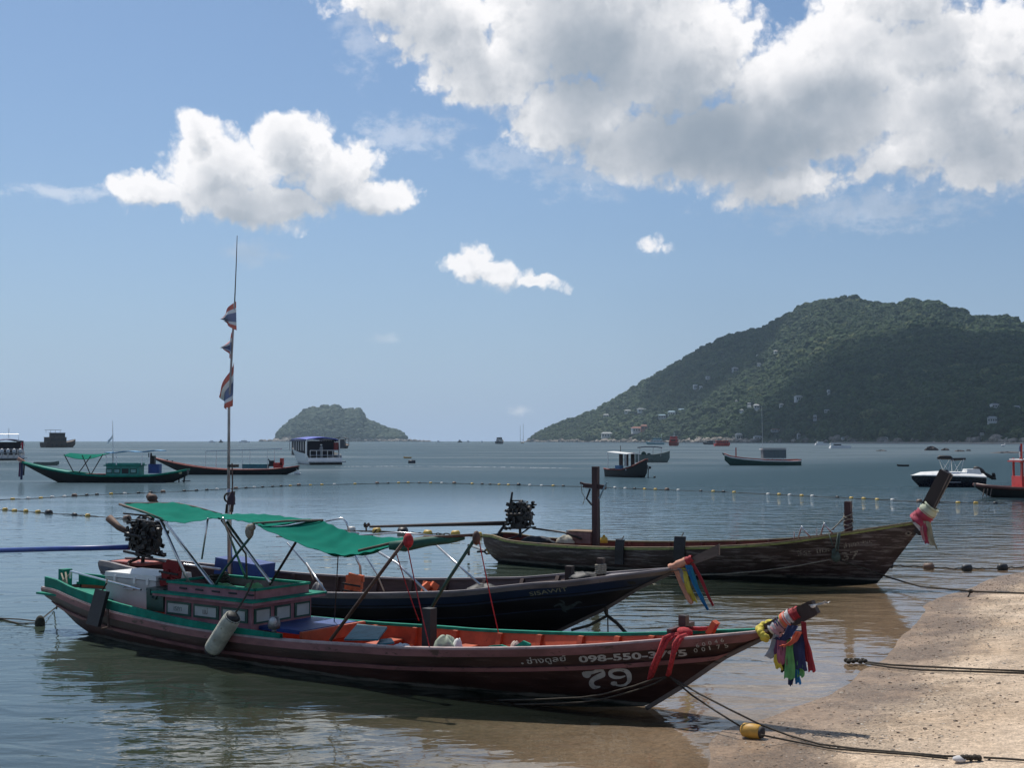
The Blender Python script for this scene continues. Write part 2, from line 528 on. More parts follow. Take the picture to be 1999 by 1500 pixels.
radii = np.concatenate([np.linspace(1.0, 8, 18), np.geomspace(8.2, 45, 230), np.geomspace(46, 1300, 60)])
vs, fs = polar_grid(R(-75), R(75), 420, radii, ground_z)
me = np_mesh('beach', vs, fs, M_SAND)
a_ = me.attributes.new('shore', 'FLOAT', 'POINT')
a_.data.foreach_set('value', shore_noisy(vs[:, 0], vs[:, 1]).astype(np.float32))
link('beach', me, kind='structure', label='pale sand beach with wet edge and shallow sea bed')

# sea
m = bpy.data.materials.new('sea_water'); m.use_nodes = True; t = m.node_tree; X.tree = t
t.nodes.clear()
ge = t.nodes.new('ShaderNodeNewGeometry'); pos = X(ge.outputs['Position'])
att = t.nodes.new('ShaderNodeAttribute'); att.attribute_name = 'shore'; sd = X(att.outputs['Fac'])
att2 = t.nodes.new('ShaderNodeAttribute'); att2.attribute_name = 'cam'; rr = X(att2.outputs['Fac'])   # metres from the beach bar's terrace
sx, sy, sz = sep(pos)
# wave relief
q1 = vm('MULTIPLY', pos, (0.75, 1.55, 1))
wv = noise(q1, 1.15, 2, 0.45, 0.6)
wv2 = noise(vm('MULTIPLY', pos, (1.0, 1.9, 1)), 3.3, 2, 0.5, 0.8)
wv3 = noise(vm('MULTIPLY', pos, (1.0, 1.3, 1)), 10.0, 2, 0.5)
sw = noise(vm('MULTIPLY', pos, (0.25, 0.8, 1)), 0.35, 2, 0.5)
ruf = noise(vm('MULTIPLY', pos, (0.010, 0.030, 1)), 1.0, 3, 0.55)          # catspaws: ruffled and glassy streaks
ruf2 = noise(vm('MULTIPLY', pos, (0.06, 0.22, 1)), 1.0, 3, 0.6)
rf = smooth(ruf * .65 + ruf2 * .35 + smooth(sx / X.m('MAXIMUM', sy, 1.0), -.12, .3) * .16, .47, .66)
near = smooth(sy, 24, 10)
amp = rf * (1 - near * .5) * .8 + .34
hgt = wv * (near * .030 + 0.060) + wv2 * 0.013 * (near * .5 + .5) + wv3 * 0.0025 + sw * 0.05
calm = smooth(sd, -0.1, -3.5, 0.25, 1.0)
bmp = t.nodes.new('ShaderNodeBump'); bmp.inputs['Distance'].default_value = 1.0
X.put(bmp.inputs['Strength'], X.m('MINIMUM', amp * calm, 1.0))
X.put(bmp.inputs['Height'], hgt)
depthf = smooth(sd, -0.2, -13.0)
depthf = depthf.pow(0.75)
body = t.nodes.new('ShaderNodeBsdfDiffuse')
bodyc = mixc(X.m('MAXIMUM', smooth(sd, -8, -40), smooth(sy, 24, 60)), (0.048, 0.066, 0.048), (0.045, 0.078, 0.098))
X.put(body.inputs['Color'], bodyc)
tr = t.nodes.new('ShaderNodeBsdfTransparent')
X.put(tr.inputs['Color'], mixc(smooth(sd, 0.0, -6.0), (0.97, 0.97, 0.95), (0.72, 0.78, 0.68)))
mx = t.nodes.new('ShaderNodeMixShader'); X.put(mx.inputs[0], X.m('MINIMUM', depthf + .03, 1.0))
t.links.new(tr.outputs[0], mx.inputs[1]); t.links.new(body.outputs[0], mx.inputs[2])
gl = t.nodes.new('ShaderNodeBsdfGlossy'); X.put(gl.inputs['Roughness'], smooth(sd, -8, -70) * (rf * .16 + .14) + .015)
gl.inputs['Color'].default_value = (0.92, 0.95, 0.97, 1)
t.links.new(bmp.outputs[0], gl.inputs['Normal'])
fr = t.nodes.new('ShaderNodeFresnel'); fr.inputs['IOR'].default_value = 1.55
t.links.new(bmp.outputs[0], fr.inputs['Normal'])
mx2 = t.nodes.new('ShaderNodeMixShader')
far_ = X.m('MAXIMUM', smooth(sd, -18, -150), smooth(sy, 26, 85))            # a ruffled sea turns its facets to the viewer: it never mirrors fully
streak = smooth(noise(vm('MULTIPLY', pos, (0.004, 0.022, 1)), 1.0, 4, .6), .4, .62)
X.put(mx2.inputs[0], X.m('MINIMUM', X(fr.outputs[0]), X(mixc(far_, (1, 1, 1), comb(streak * .16 + .64 + smooth(sx / X.m('MAXIMUM', sy, 1.0), .03, -.2) * .16, 0, 0)).v)))
t.links.new(mx.outputs[0], mx2.inputs[1]); t.links.new(gl.outputs[0], mx2.inputs[2])
out = t.nodes.new('ShaderNodeOutputMaterial'); t.links.new(mx2.outputs[0], out.inputs[0])
M_SEA = m
radii = np.concatenate([np.linspace(1.0, 8, 8), np.geomspace(8.3, 60, 90), np.geomspace(62, 6400, 90)])
vs, fs = polar_grid(R(-88), R(88), 300, radii, lambda x, y: np.zeros_like(x))
me = np_mesh('sea', vs, fs, M_SEA)
a_ = me.attributes.new('shore', 'FLOAT', 'POINT')
a_.data.foreach_set('value', shore_dist(vs[:, 0], vs[:, 1]).astype(np.float32))
link('sea', me, kind='structure', label='calm sea water with small ripples')

# ------------------------------------------------------------------ hills, island, their woods and boulders
def col_dir(px):               # azimuth direction of a photo column, as x per metre of y
    return (px - 999.5) / F

RIDGE = [(1022, 862), (1034, 855), (1048, 843), (1075, 829), (1110, 817), (1165, 803), (1200, 781), (1250, 750), (1330, 705), (1385, 673), (1420, 655),
         (1450, 648), (1490, 641), (1530, 619), (1560, 601), (1600, 586), (1640, 580), (1680, 584), (1730, 592), (1760, 592), (1790, 585), (1820, 588),
         (1850, 596), (1900, 617), (1940, 618), (1965, 616), (2000, 634), (2100, 650), (2250, 700), (2450, 760), (2700, 815), (3000, 850), (3200, 862)]
D0 = [(1022, 2860), (1100, 2700), (1200, 2450), (1440, 1900), (1700, 1450), (2000, 1150), (2500, 800), (3200, 620)]
D1 = [(1022, 2900), (1100, 2950), (1200, 3000), (1440, 2850), (1640, 2600), (2000, 2250), (2500, 1700), (3200, 1100)]
def hill_pt(px, t):
    """px: column array, t: 0 at the shore, 1 on the ridge, up to 1.6 behind"""
    d0 = np.interp(px, *zip(*D0)); d1 = np.interp(px, *zip(*D1))
    el_ = np.interp(px, *zip(*RIDGE)); hr = np.maximum((861 - el_) / F * d1 - 5, 0)
    y = d0 + t * (d1 - d0)
    x = y * (px - 999.5) / F
    up = np.clip(t, 0, 1)
    prof = np.where(t < 1, up ** 0.92, 1 - 0.75 * (t - 1))
    spur = (0.12 * fbm2(x, y, 0.0052, 21, 2) + 0.05 * fbm2(x, y, 0.016, 5, 2)) * np.minimum(hr, 200) * np.clip(4 * up * (1 - up), 0, 1) * np.clip(t * 3, 0, 1)
    z = hr * prof - 0.3 + np.clip(t * 14, 0, 1) * 1.6 + np.where(t < 1.0, spur, 0)
    return x, y, z

ISL = [(505, 862), (528, 858), (534, 853), (556, 832), (575, 817), (590, 808), (597, 801), (610, 795), (616, 797), (622, 799), (633, 792), (645, 794), (656, 790), (664, 797), (672, 803), (684, 797), (692, 801),
       (699, 796), (706, 805), (710, 817), (728, 824), (755, 836), (779, 842), (792, 853), (805, 858), (830, 862)]
def isl_pt(px, t):
    dI = 3800.0
    yy = dI - 90 + 300 * t
    hr = np.maximum((861 - np.interp(px, *zip(*ISL))) / F * (dI + 150) - 4, 0)
    y = yy; x = y * (px - 999.5) / F
    prof = np.clip(1 - ((t - 0.8) / 0.8) ** 2, 0, 1) ** 0.7
    z = hr * prof - 0.5 + 6.0 * fbm2(x, y, 0.03, 8, 2) * np.clip(hr / 60, 0, 1) * np.clip(4*t*(1-t),0,1)
    return x, y, z

def strip(name, fn, px0, px1, npx, t0, t1, nt, m_, **k):
    A, B = np.meshgrid(np.linspace(px0, px1, npx), np.linspace(t0, t1, nt), indexing='ij')
    x, y, z = fn(A.ravel(), B.ravel())
    vs = np.stack([x, y, z], 1)
    i, j = np.meshgrid(np.arange(npx - 1), np.arange(nt - 1), indexing='ij'); a = (i * nt + j).ravel()
    fs = np.stack([a, a + nt, a + nt + 1, a + 1], 1)
    return link(name, np_mesh(name, vs, fs, m_), **k)

M_HILL = mat('hill_soil', (0.045, 0.06, 0.03), 0.95, var=.4, vscale=.02, col2=(0.12, 0.09, 0.06), thr=.68, coords='Object', spec=.1)
M_ISL = mat('island_rock', (0.085, 0.075, 0.06), 0.9, var=.5, vscale=.05, col2=(0.20, 0.16, 0.13), thr=.56, spec=.1)
strip('hill', hill_pt, 1022, 3200, 300, 0, 1.6, 90, M_HILL, kind='structure', label='wooded coastal hill')
strip('island', isl_pt, 505, 830, 120, 0, 1.6, 40, M_ISL, kind='structure', label='small wooded rocky island')

def leaf_mat(name, cols, sc2, spec=.15):
    m = bpy.data.materials.new(name); m.use_nodes = True; t = m.node_tree; X.tree = t
    b = t.nodes['Principled BSDF']
    oi = t.nodes.new('ShaderNodeAttribute'); oi.attribute_type = 'INSTANCER'; oi.attribute_name = 'tint'
    tint = X(oi.outputs['Fac'])
    ge = t.nodes.new('ShaderNodeNewGeometry')
    pn = noise(X(ge.outputs['Position']), sc2, 4, .65)
    c = mixc(smooth(tint, 0, 1), cols[0], cols[1])
    c = mixc(smooth(tint, .86, .93), c, cols[2])
    c = mixc(smooth(pn, .35, .65), vm('SCALE', c, 0.55), vm('SCALE', c, 1.35))
    X.put(b.inputs['Base Color'], c)
    b.inputs['Roughness'].default_value = .8; b.inputs['Specular IOR Level'].default_value = spec
    return m
M_LEAF = leaf_mat('tree_leaves', ((0.016, 0.038, 0.012), (0.040, 0.072, 0.020), (0.085, 0.105, 0.036)), 0.25)
M_LEAF2 = leaf_mat('island_leaves', ((0.022, 0.045, 0.022), (0.038, 0.065, 0.03), (0.06, 0.075, 0.04)), 0.25)
def rock_mat(name, c0, c1, s):
    m = bpy.data.materials.new(name); m.use_nodes = True; t = m.node_tree; X.tree = t
    b = t.nodes['Principled BSDF']
    oi = t.nodes.new('ShaderNodeAttribute'); oi.attribute_type = 'INSTANCER'; oi.attribute_name = 'tint'
    ge = t.nodes.new('ShaderNodeNewGeometry')
    c = mixc(X(oi.outputs['Fac']), c0, c1)
    c = mixc(smooth(noise(X(ge.outputs['Position']), s, 4, .6), .4, .62), vm('SCALE', c, 0.5), c)
    X.put(b.inputs['Base Color'], c); b.inputs['Roughness'].default_value = .85
    return m
M_ROCKS = rock_mat('shore_granite', (0.14, 0.12, 0.10), (0.42, 0.36, 0.30), .3)

def scatter(name, x, y, z, scl, tint, m_, sub, rough, squash, label, seed=0):
    """one 'stuff' object: knobbly crowns (or boulders) instanced on points"""
    n = len(x)
    me = bpy.data.meshes.new(name)
    me.vertices.add(n); me.vertices.foreach_set('co', np.stack([x, y, z], 1).astype(np.float32).ravel())
    for nm, arr in (('scl', scl), ('tint', tint)):
        a = me.attributes.new(nm, 'FLOAT', 'POINT'); a.data.foreach_set('value', arr.astype(np.float32))
    me.materials.append(m_); me.update()
    o = link(name, me, label=label, kind='stuff')
    ng = bpy.data.node_groups.new(name + '_nodes', 'GeometryNodeTree')
    ng.interface.new_socket('Geometry', in_out='INPUT', socket_type='NodeSocketGeometry')
    ng.interface.new_socket('Geometry', in_out='OUTPUT', socket_type='NodeSocketGeometry')
    N = ng.nodes; Lk = ng.links
    gi = N.new('NodeGroupInput'); go = N.new('NodeGroupOutput')
    ico = N.new('GeometryNodeMeshIcoSphere'); ico.inputs['Radius'].default_value = 1; ico.inputs['Subdivisions'].default_value = sub
    ps = N.new('GeometryNodeInputPosition')
    nz = N.new('ShaderNodeTexNoise'); nz.inputs['Scale'].default_value = 1.9; nz.inputs['Detail'].default_value = 3
    nz.inputs['Roughness'].default_value = .7
    Lk.new(ps.outputs[0], nz.inputs['Vector'])
    mr = N.new('ShaderNodeMapRange'); mr.inputs[1].default_value = .3; mr.inputs[2].default_value = .7
    mr.inputs[3].default_value = 1 - rough; mr.inputs[4].default_value = 1 + rough
    Lk.new(nz.outputs[0], mr.inputs[0])
    ml = N.new('ShaderNodeVectorMath'); ml.operation = 'SCALE'; Lk.new(ps.outputs[0], ml.inputs[0]); Lk.new(mr.outputs[0], ml.inputs[3])
    m2 = N.new('ShaderNodeVectorMath'); m2.operation = 'MULTIPLY'; Lk.new(ml.outputs[0], m2.inputs[0]); m2.inputs[1].default_value = (1, 1, squash)
    sp_ = N.new('GeometryNodeSetPosition'); Lk.new(ico.outputs[0], sp_.inputs['Geometry']); Lk.new(m2.outputs[0], sp_.inputs['Position'])
    sm = N.new('GeometryNodeSetMaterial'); sm.inputs['Material'].default_value = m_; Lk.new(sp_.outputs[0], sm.inputs[0])
    mp = N.new('GeometryNodeMeshToPoints'); Lk.new(gi.outputs[0], mp.inputs[0])
    ip = N.new('GeometryNodeInstanceOnPoints'); Lk.new(mp.outputs[0], ip.inputs['Points']); Lk.new(sm.outputs[0], ip.inputs['Instance'])
    rv = N.new('FunctionNodeRandomValue'); rv.data_type = 'FLOAT_VECTOR'
    rv.inputs[0].default_value = (-.35, -.35, 0); rv.inputs[1].default_value = (.35, .35, 6.28); rv.inputs['Seed'].default_value = seed
    Lk.new(rv.outputs[0], ip.inputs['Rotation'])
    na = N.new('GeometryNodeInputNamedAttribute'); na.data_type = 'FLOAT'; na.inputs[0].default_value = 'scl'
    Lk.new(na.outputs[0], ip.inputs['Scale'])
    Lk.new(ip.outputs[0], go.inputs[0])
    md = o.modifiers.new('scatter', 'NODES'); md.node_group = ng
    return o

def hill_at(px, py):
    """the point on the hill seen under a photo point"""
    best = None
    for k in range(2, 200):
        t = k / 200; x, y, z = hill_pt(np.array([float(px)]), np.array([t]))
        yy = 861 - (float(z[0]) - H) / float(y[0]) * F
        if yy <= py: best = (float(x[0]), float(y[0]), float(z[0])); break
    return best or (float(x[0]), float(y[0]), float(z[0]))
HOUSE_SPOTS = [(1183, 817, 13, 6), (1225, 808, 16, 5), (1252, 806, 20, 6), (1292, 818, 18, 6), (1311, 812, 18, 7), (1330, 807, 16, 6), (1243, 844, 26, 8), (1257, 840, 16, 8), (1184, 853, 24, 8), (1435, 726, 14, 6), (1382, 741, 10, 4), (1357, 760, 10, 6), (1368, 761, 8, 5), (1482, 700, 12, 5), (1482, 716, 10, 4), (1515, 692, 9, 5), (1462, 803, 9, 8), (1476, 800, 13, 7), (1447, 808, 9, 5), (1462, 794, 9, 4), (1476, 809, 5, 4), (1437, 789, 6, 4), (1525, 797, 9, 5), (1558, 784, 18, 8), (1617, 772, 7, 6), (1613, 808, 12, 4), (1590, 823, 9, 7), (1512, 847, 20, 4), (1441, 859, 15, 10), (1478, 864, 18, 6), (1558, 856, 8, 7), (1940, 800, 20, 7), (1983, 808, 17, 9), (1934, 828, 22, 9), (1914, 852, 9, 3), (1726, 866, 12, 3), (1645, 868, 9, 3)]
# woods on the hill
N = 42000
px = rng.uniform(1026, 2350, N * 4); tt = rng.uniform(0.012, 1.06, N * 4)
hx, hy, hz = hill_pt(px, tt)
d0 = np.interp(px, *zip(*D0)); d1 = np.interp(px, *zip(*D1))
keep = rng.uniform(0, 1, len(px)) < hy * (d1 - d0 + 60) / (2000 * 1300.0)
keep &= (hz > 3)
for hpx, hpy, hw_, hh_ in HOUSE_SPOTS:          # clearings round and in front of the houses
    qx, qy, qz = hill_at(hpx, hpy + hh_ * .3); rr_ = hw_ * qy / F * .6 + 4
    cx_ = hx - qx; cy_ = hy - (qy - 12)
    keep &= ~((np.abs(cx_) < rr_) & (cy_ > -26) & (cy_ < 14))
hx, hy, hz, px, tt = [q[keep][:N] for q in (hx, hy, hz, px, tt)]
patch = fbm2(hx, hy, 0.012, 33, 3)
tint = np.clip(rng.uniform(0, .8, len(hx)) + .35 * patch + .05 + (rng.uniform(0, 1, len(hx)) < .04) * .5, 0, 1)
scl = rng.lognormal(math.log(5.0), .36, len(hx)); scl = np.clip(scl, 2.4, 13)
scl = np.where(px < 1200, scl * np.interp(px, [1026, 1200], [.55, 1]), scl)
scatter('forest', hx, hy, hz + scl * .35, scl, tint, M_LEAF, 3, .34, .85, 'dense broadleaf forest covering the coastal hill')
# woods on the island
px = rng.uniform(520, 805, 9000); tt = rng.uniform(0.02, 1.1, 9000)
ix, iy, iz = isl_pt(px, tt)
bare = fbm2(ix, iz * 3, 0.02, 61, 3) + np.interp(px, [530, 600, 660], [.75, .35, -.8]) - iz * 0.012
keep = (iz > 9) & (bare < .1 + rng.uniform(-.25, .25, 9000)); ix, iy, iz = ix[keep], iy[keep], iz[keep]
scl = np.clip(rng.lognormal(math.log(6.0), .3, len(ix)), 3, 13)
scatter('island_forest', ix, iy, iz + 1.5, scl, rng.uniform(0, 1, len(ix)) ** 1.5, M_LEAF2, 2, .34, .8, 'low forest covering the rocky island')
# boulders along both shores
px = np.concatenate([rng.uniform(1024, 1480, 900), rng.uniform(1480, 2000, 110)]); tt = np.abs(rng.normal(0, .012, len(px)))
bx, by, bz = hill_pt(px, tt)
pz = fbm2(px, px * 0, .03, 4, 3)
scl = np.clip(rng.lognormal(math.log(2.6), .5, len(px)) * (1 + pz), 1.0, 9)
scatter('shore_boulders', bx, by - 3, np.maximum(bz * .6, 0) + scl * .1, scl, rng.uniform(0, 1, len(px)), M_ROCKS, 2, .25, .75, 'pale granite boulders along the foot of the hill')
px = np.concatenate([rng.uniform(512, 840, 420), rng.normal(796, 12, 130), rng.normal(535, 14, 60)]); tt = np.abs(rng.normal(0, .03, len(px)))
bx, by, bz = isl_pt(px, tt)
scl = np.clip(rng.lognormal(math.log(3.4), .5, len(px)), 1.2, 10)
scatter('island_boulders', bx, by - 5, np.clip(bz * .5, 0, 10), scl, rng.uniform(0.2, 1, len(px)), M_ROCKS, 2, .25, .8, 'pale boulders along the shore of the island')

# shell grit and small stones in the swash band
n_ = 120000
qx = rng.uniform(0.5, 16, n_); qy = rng.uniform(9, 34, n_); dd = shore_noisy(qx, qy)
pn_ = fbm2(qx, qy, 1.5, 77, 3)
kp = (dd > .05) & (dd < 3.0) & (pn_ + rng.uniform(-.5, .5, n_) > -.02 + .32 * np.abs(dd - .9)) & (qx < .43 * qy)
qx, qy = qx[kp], qy[kp]
scatter('pebbles', qx, qy, ground_z(qx, qy) + .001, np.clip(rng.lognormal(math.log(.0072), .5, len(qx)), .003, .03), rng.uniform(0, 1, len(qx)) ** 1.6, rock_mat('grit', (0.13, 0.09, 0.06), (0.66, 0.57, 0.46), 60), 1, .2, .55, 'small stones and shell grit on the wet sand')
# driftwood crumbs and weed scraps higher up
n_ = 420
qx = rng.uniform(1.5, 16, n_); qy = rng.uniform(9.5, 30, n_); dd = shore_noisy(qx, qy); kp = (dd > .8) & (dd < 8); qx, qy = qx[kp], qy[kp]
scatter('beach_litter', qx, qy, ground_z(qx, qy) + .002, np.clip(rng.lognormal(math.log(.008), .6, len(qx)), .005, .04), rng.uniform(0, .5, len(qx)), rock_mat('dry_weed', (0.05, 0.03, 0.02), (0.16, 0.11, 0.07), 60), 1, .5, .35, 'scraps of dry weed and wood on the sand')

# air haze: one closed box round everything
hz_ = MB(); hz_.box((0, 1900, 175.5), (16400, 9800, 365))
m = bpy.data.materials.new('haze_air'); m.use_nodes = True; t = m.node_tree; t.nodes.clear()
pv = t.nodes.new('ShaderNodeVolumePrincipled'); pv.inputs['Color'].default_value = (0.62, 0.82, 1.0, 1)
pv.inputs['Density'].default_value = HAZE; pv.inputs['Anisotropy'].default_value = 0.3
o_ = t.nodes.new('ShaderNodeOutputMaterial'); t.links.new(pv.outputs[0], o_.inputs['Volume'])
haze = hz_.build('haze', m)
tag(haze, 'thin blue haze over the bay', kind='stuff')

# ------------------------------------------------------------------ boats: hull tools
class Hull:
    """a slender wooden hull; local x runs to the bow (0 = stem at the waterline), y to the far side, z up"""
    def __init__(s, bow, a, beam, near, stem, keel, stern_x):
        s.O = on_z(*bow)
        L_ = math.hypot(*a); s.a = Vector((a[0] / L_, a[1] / L_, 0)); s.n = Vector((-s.a.y, s.a.x, 0))
        s.rz = math.atan2(s.a.y, s.a.x)
        s.beam = beam; s.x0 = stern_x
        s.sheer = sorted(s.rail(px, py) for px, py in near)
        s.keel = keel + sorted((lambda p: (p.x, p.z))(s.loc(px, py, 0)) for px, py in stem)
        s.x1 = s.keel[-1][0]
        s.sides = {}
    def loc(s, px, py, y):
        d = ray(px, py); C = Vector((0, 0, H)) - s.O
        k = (y - C.dot(s.n)) / d.dot(s.n)
        p = C + d * k
        return Vector((p.dot(s.a), y, p.z))
    def rail(s, px, py):
        y = 0.5
        for _ in range(12):
            p = s.loc(px, py, -y); y = 0.5 * y + 0.5 * max(s.b(p.x), 0.01)
        return (p.x, p.z)
    def b(s, x): return max(sinterp(x, s.beam), 0.008)
    def zs(s, x): return sinterp(x, s.sheer)
    def zk(s, x): return min(interp(x, s.keel), s.zs(x) - 0.02)
    def w(s, x):
        t = (x + 4.5) / 5.0; t = max(0, min(1, t)); return t * t * (3 - 2 * t)
    def P(s, x, k, side, off=0.0):
        w = s.w(x); b = s.b(x); zk = s.zk(x); zs = s.zs(x)
        th = k * math.pi / 2
        t = b * ((1 - w) * math.sin(th) ** 0.75 + w * (0.75 * k + 0.25 * math.sin(th))) if k > 0 else 0
        z = zk + (zs - zk) * ((1 - w) * (1 - math.cos(th)) ** 0.95 + w * (0.8 * k + 0.2 * (1 - math.cos(th)))) if k > 0 else zk
        return Vector((x, side * (t + off), z))
    def kz(s, x, z):
        lo, hi = 0.0, 1.0
        for _ in range(14):
            m_ = (lo + hi) / 2
            if s.P(x, m_, 1).z < z: lo = m_
            else: hi = m_
        return (lo + hi) / 2
    def wpos(s, v):
        return s.O + s.a * v[0] + s.n * v[1] + Vector((0, 0, v[2]))
    def xs(s, a=None, b=None, n=60):
        a = s.x0 if a is None else a; b = s.x1 if b is None else b
        return [a + (b - a) * i / (n - 1) for i in range(n)]
    def shell(s, th=0.035, kin=0.30, inner=True, side=(-1, 1), nk=9, x1=None):
        mb = MB(); xs = s.xs(n=70)
        for sd in side:
            f = (lambda i, j: s.P(xs[i], j / (nk - 1), sd)) if sd < 0 else (lambda i, j: s.P(xs[len(xs) - 1 - i], j / (nk - 1), sd))
            mb.grid(f, len(xs), nk)
        return mb
    def inner(s, x0, x1, th=0.05, zfloor=0.05, top=0.0):
        """inside planking plus floor"""
        mb = MB(); xs = s.xs(x0, x1, 50)
        def ip(x, q, sd):
            zt = s.zs(x) - top; z0 = min(max(zfloor, s.zk(x) + .12), zt - 0.02)
            z = z0 + (zt - z0) * q
            y = max(abs(s.P(x, s.kz(x, z), 1).y) - th, 0.004)
            return Vector((x, sd * y, z))
        for sd in (-1, 1):
            mb.grid((lambda i, j: ip(xs[i], j / 4, sd)) if sd > 0 else (lambda i, j: ip(xs[len(xs) - 1 - i], j / 4, sd)), len(xs), 5)
        mb.grid(lambda i, j: ip(xs[i], 0, (-1, 1)[j]), len(xs), 2)
        s.ip = ip
        return mb
    def strake(s, k0, k1, sd, off, x0=None, x1=None, n=60, lip=True, zmode=False, dz0=0, dz1=0):
        """a plank or band lying proud on the outside; either by section parameter or by height below the sheer"""
        xs = s.xs(x0, x1, n); mb = MB()
        def e(x, q):
            if zmode:
                z = s.zs(x) - (dz0 + (dz1 - dz0) * q)
                k = s.kz(x, max(z, s.zk(x) + .01))
            else: k = k0 + (k1 - k0) * q
            return k
        K = [(e(x, 0), e(x, 1)) for x in xs]
        def g(i, j):
            o = (0.0, off, off, 0.0)[j]; k = K[i][0] if j < 2 else K[i][1]
            return s.P(xs[i], k, sd, o)
        def g2(i, j): return g(i if sd * (1 if not zmode else -1) < 0 else len(xs) - 1 - i, j) if False else g(i, j)
        mb.grid(g2, len(xs), 4)
        return mb
    def capline(s, sd, w, h, x0=None, x1=None, inn=0.0, dz=0.0, n=60):
        """gunwale cap: a rectangular section along the sheer"""
        xs = s.xs(x0, x1, n); mb = MB()
        def g(i, j):
            x = xs[i]; y = s.b(x)
            yo = y + 0.012 - inn; yi = max(yo - w, -0.0)
            q = [(yo, 0), (yo, h), (yi, h), (yi, 0), (yo, 0)][j]
            return Vector((x, sd * q[0], s.zs(x) + dz + q[1]))
        mb.grid(g if sd < 0 else (lambda i, j: g(len(xs) - 1 - i, j)), len(xs), 5)
        a = [g(0, j) for j in range(4)]; b_ = [g(len(xs) - 1, j) for j in range(4)]
        mb.add(a, [(0, 1, 2, 3)]); mb.add(b_, [(3, 2, 1, 0)])
        return mb
    def decal(s, vs2, fs2, x_of, z_of, sd=-1, off=0.004):
        mb = MB()
        vs = []
        for u, v in vs2:
            x, z = x_of(u, v), z_of(u, v)
            vs.append(s.P(x, s.kz(x, z), sd, off))
        mb.add(vs, fs2)
        return mb

def text2d(string, size=1.0, bold=0.0):
    cu = bpy.data.curves.new('txt', 'FONT'); cu.body = string; cu.size = size; cu.offset = bold; cu.resolution_u = 3
    ob = bpy.data.objects.new('txt', cu); COL.objects.link(ob)
    dg = bpy.context.evaluated_depsgraph_get()
    me = bpy.data.meshes.new_from_object(ob.evaluated_get(dg))
    vs = [(v.co.x, v.co.y) for v in me.vertices]; fs = [tuple(p.vertices) for p in me.polygons]
    bpy.data.objects.remove(ob); bpy.data.curves.remove(cu); bpy.data.meshes.remove(me)
    return vs, fs

def hull_text(h, string, x0, z0, x1, z1, height, parent, m_, name='lettering', bold=0.0, sd=-1, off=0.005):
    """lettering that follows the planking from (x0,z0) to (x1,z1)"""
    vs, fs = text2d(string, 1.0, bold)
    if not vs: return None
    ux = max(v[0] for v in vs); un = min(v[0] for v in vs)
    uh = 0.72
    def X_(u, v): return x0 + (x1 - x0) * (u - un) / (ux - un)
    def Z_(u, v): return z0 + (z1 - z0) * (u - un) / (ux - un) + v / uh * height
    return h.decal(vs, fs, X_, Z_, sd, off).build(name, m_, parent)

def ribbon2d(pts, w, closed=False, steps=6):
    """flat stroke of varying width through the points (catmull-rom)"""
    P_ = [Vector((p[0], p[1])) for p in pts]; W = w if isinstance(w, list) else [w] * len(pts)
    out = []
    for i in range(len(P_) - 1):
        p0 = P_[max(i - 1, 0)]; p1 = P_[i]; p2 = P_[i + 1]; p3 = P_[min(i + 2, len(P_) - 1)]
        for q in range(steps):
            t = q / steps
            c = 0.5 * ((2 * p1) + (p2 - p0) * t + (2 * p0 - 5 * p1 + 4 * p2 - p3) * t * t + (3 * p1 - p0 - 3 * p2 + p3) * t ** 3)
            out.append((c, W[i] + (W[i + 1] - W[i]) * t))
    out.append((P_[-1], W[-1]))
    vs = []; fs = []
    for i, (c, ww) in enumerate(out):
        d = out[min(i + 1, len(out) - 1)][0] - out[max(i - 1, 0)][0]
        d = d.normalized() if d.length > 0 else Vector((1, 0)); nn = Vector((-d.y, d.x))
        vs += [tuple(c + nn * ww / 2), tuple(c - nn * ww / 2)]
        if i: k = 2 * i; fs.append((k - 2, k - 1, k + 1, k))
    return vs, fs

def rope(name, pts, r, m_, parent=None, sag=0.0, n=14, sides=6, wob=0.0, seed=1):
    rr_ = random.Random(seed); P_ = [Vector(p) for p in pts]; out = []
    seg = len(P_) - 1
    for i in range(seg):
        a, b_ = P_[i], P_[i + 1]; k = max(3, n // seg)
        for q in range(k):
            t = q / k
            p = a.lerp(b_, t); p = p - Vector((0, 0, sag * 4 * t * (1 - t)))
            if wob and q: p = p + Vector((rr_.uniform(-wob, wob), rr_.uniform(-wob, wob), rr_.uniform(-wob, wob) * .5))
            out.append(p)
    out.append(P_[-1])
    mb = MB(); mb.tube(out, r, sides)
    return mb.build(name, m_, parent, True)

# boat materials
M = {}
M['maroon'] = mat('maroon_paint', (0.052, 0.014, 0.013), .45, var=.35, vscale=3, col2=(0.025, 0.014, 0.013), thr=.55, stretch=(.5, 1, 2), bump=.004, bscale=14)
M['pink'] = mat('faded_pink_paint', (0.24, 0.105, 0.105), .65, var=.35, vscale=4, col2=(0.09, 0.05, 0.042), thr=.57, stretch=(.4, 1, 1), bump=.003)
M['palepink'] = mat('pale_pink_paint', (0.34, 0.17, 0.19), .8, spec=.2, var=.25, vscale=5, col2=(0.16, 0.08, 0.07), thr=.66, bump=.002)
M['green'] = mat('sea_green_paint', (0.008, 0.22, 0.15), .75, spec=.2, var=.3, vscale=5, col2=(0.04, 0.09, 0.07), thr=.63, bump=.002)
M['dgreen'] = mat('dark_green_paint', (0.015, 0.075, 0.055), .6, var=.3, vscale=5, col2=(0.03, 0.035, 0.03), thr=.6)
M['orange'] = mat('orange_paint', (0.50, 0.095, 0.035), .6, var=.25, vscale=4, col2=(0.24, 0.05, 0.025), thr=.64, bump=.002)
M['cap'] = mat('grey_pink_cap', (0.40, 0.30, 0.29), .6, var=.3, vscale=6, col2=(0.2, 0.13, 0.11), thr=.6)
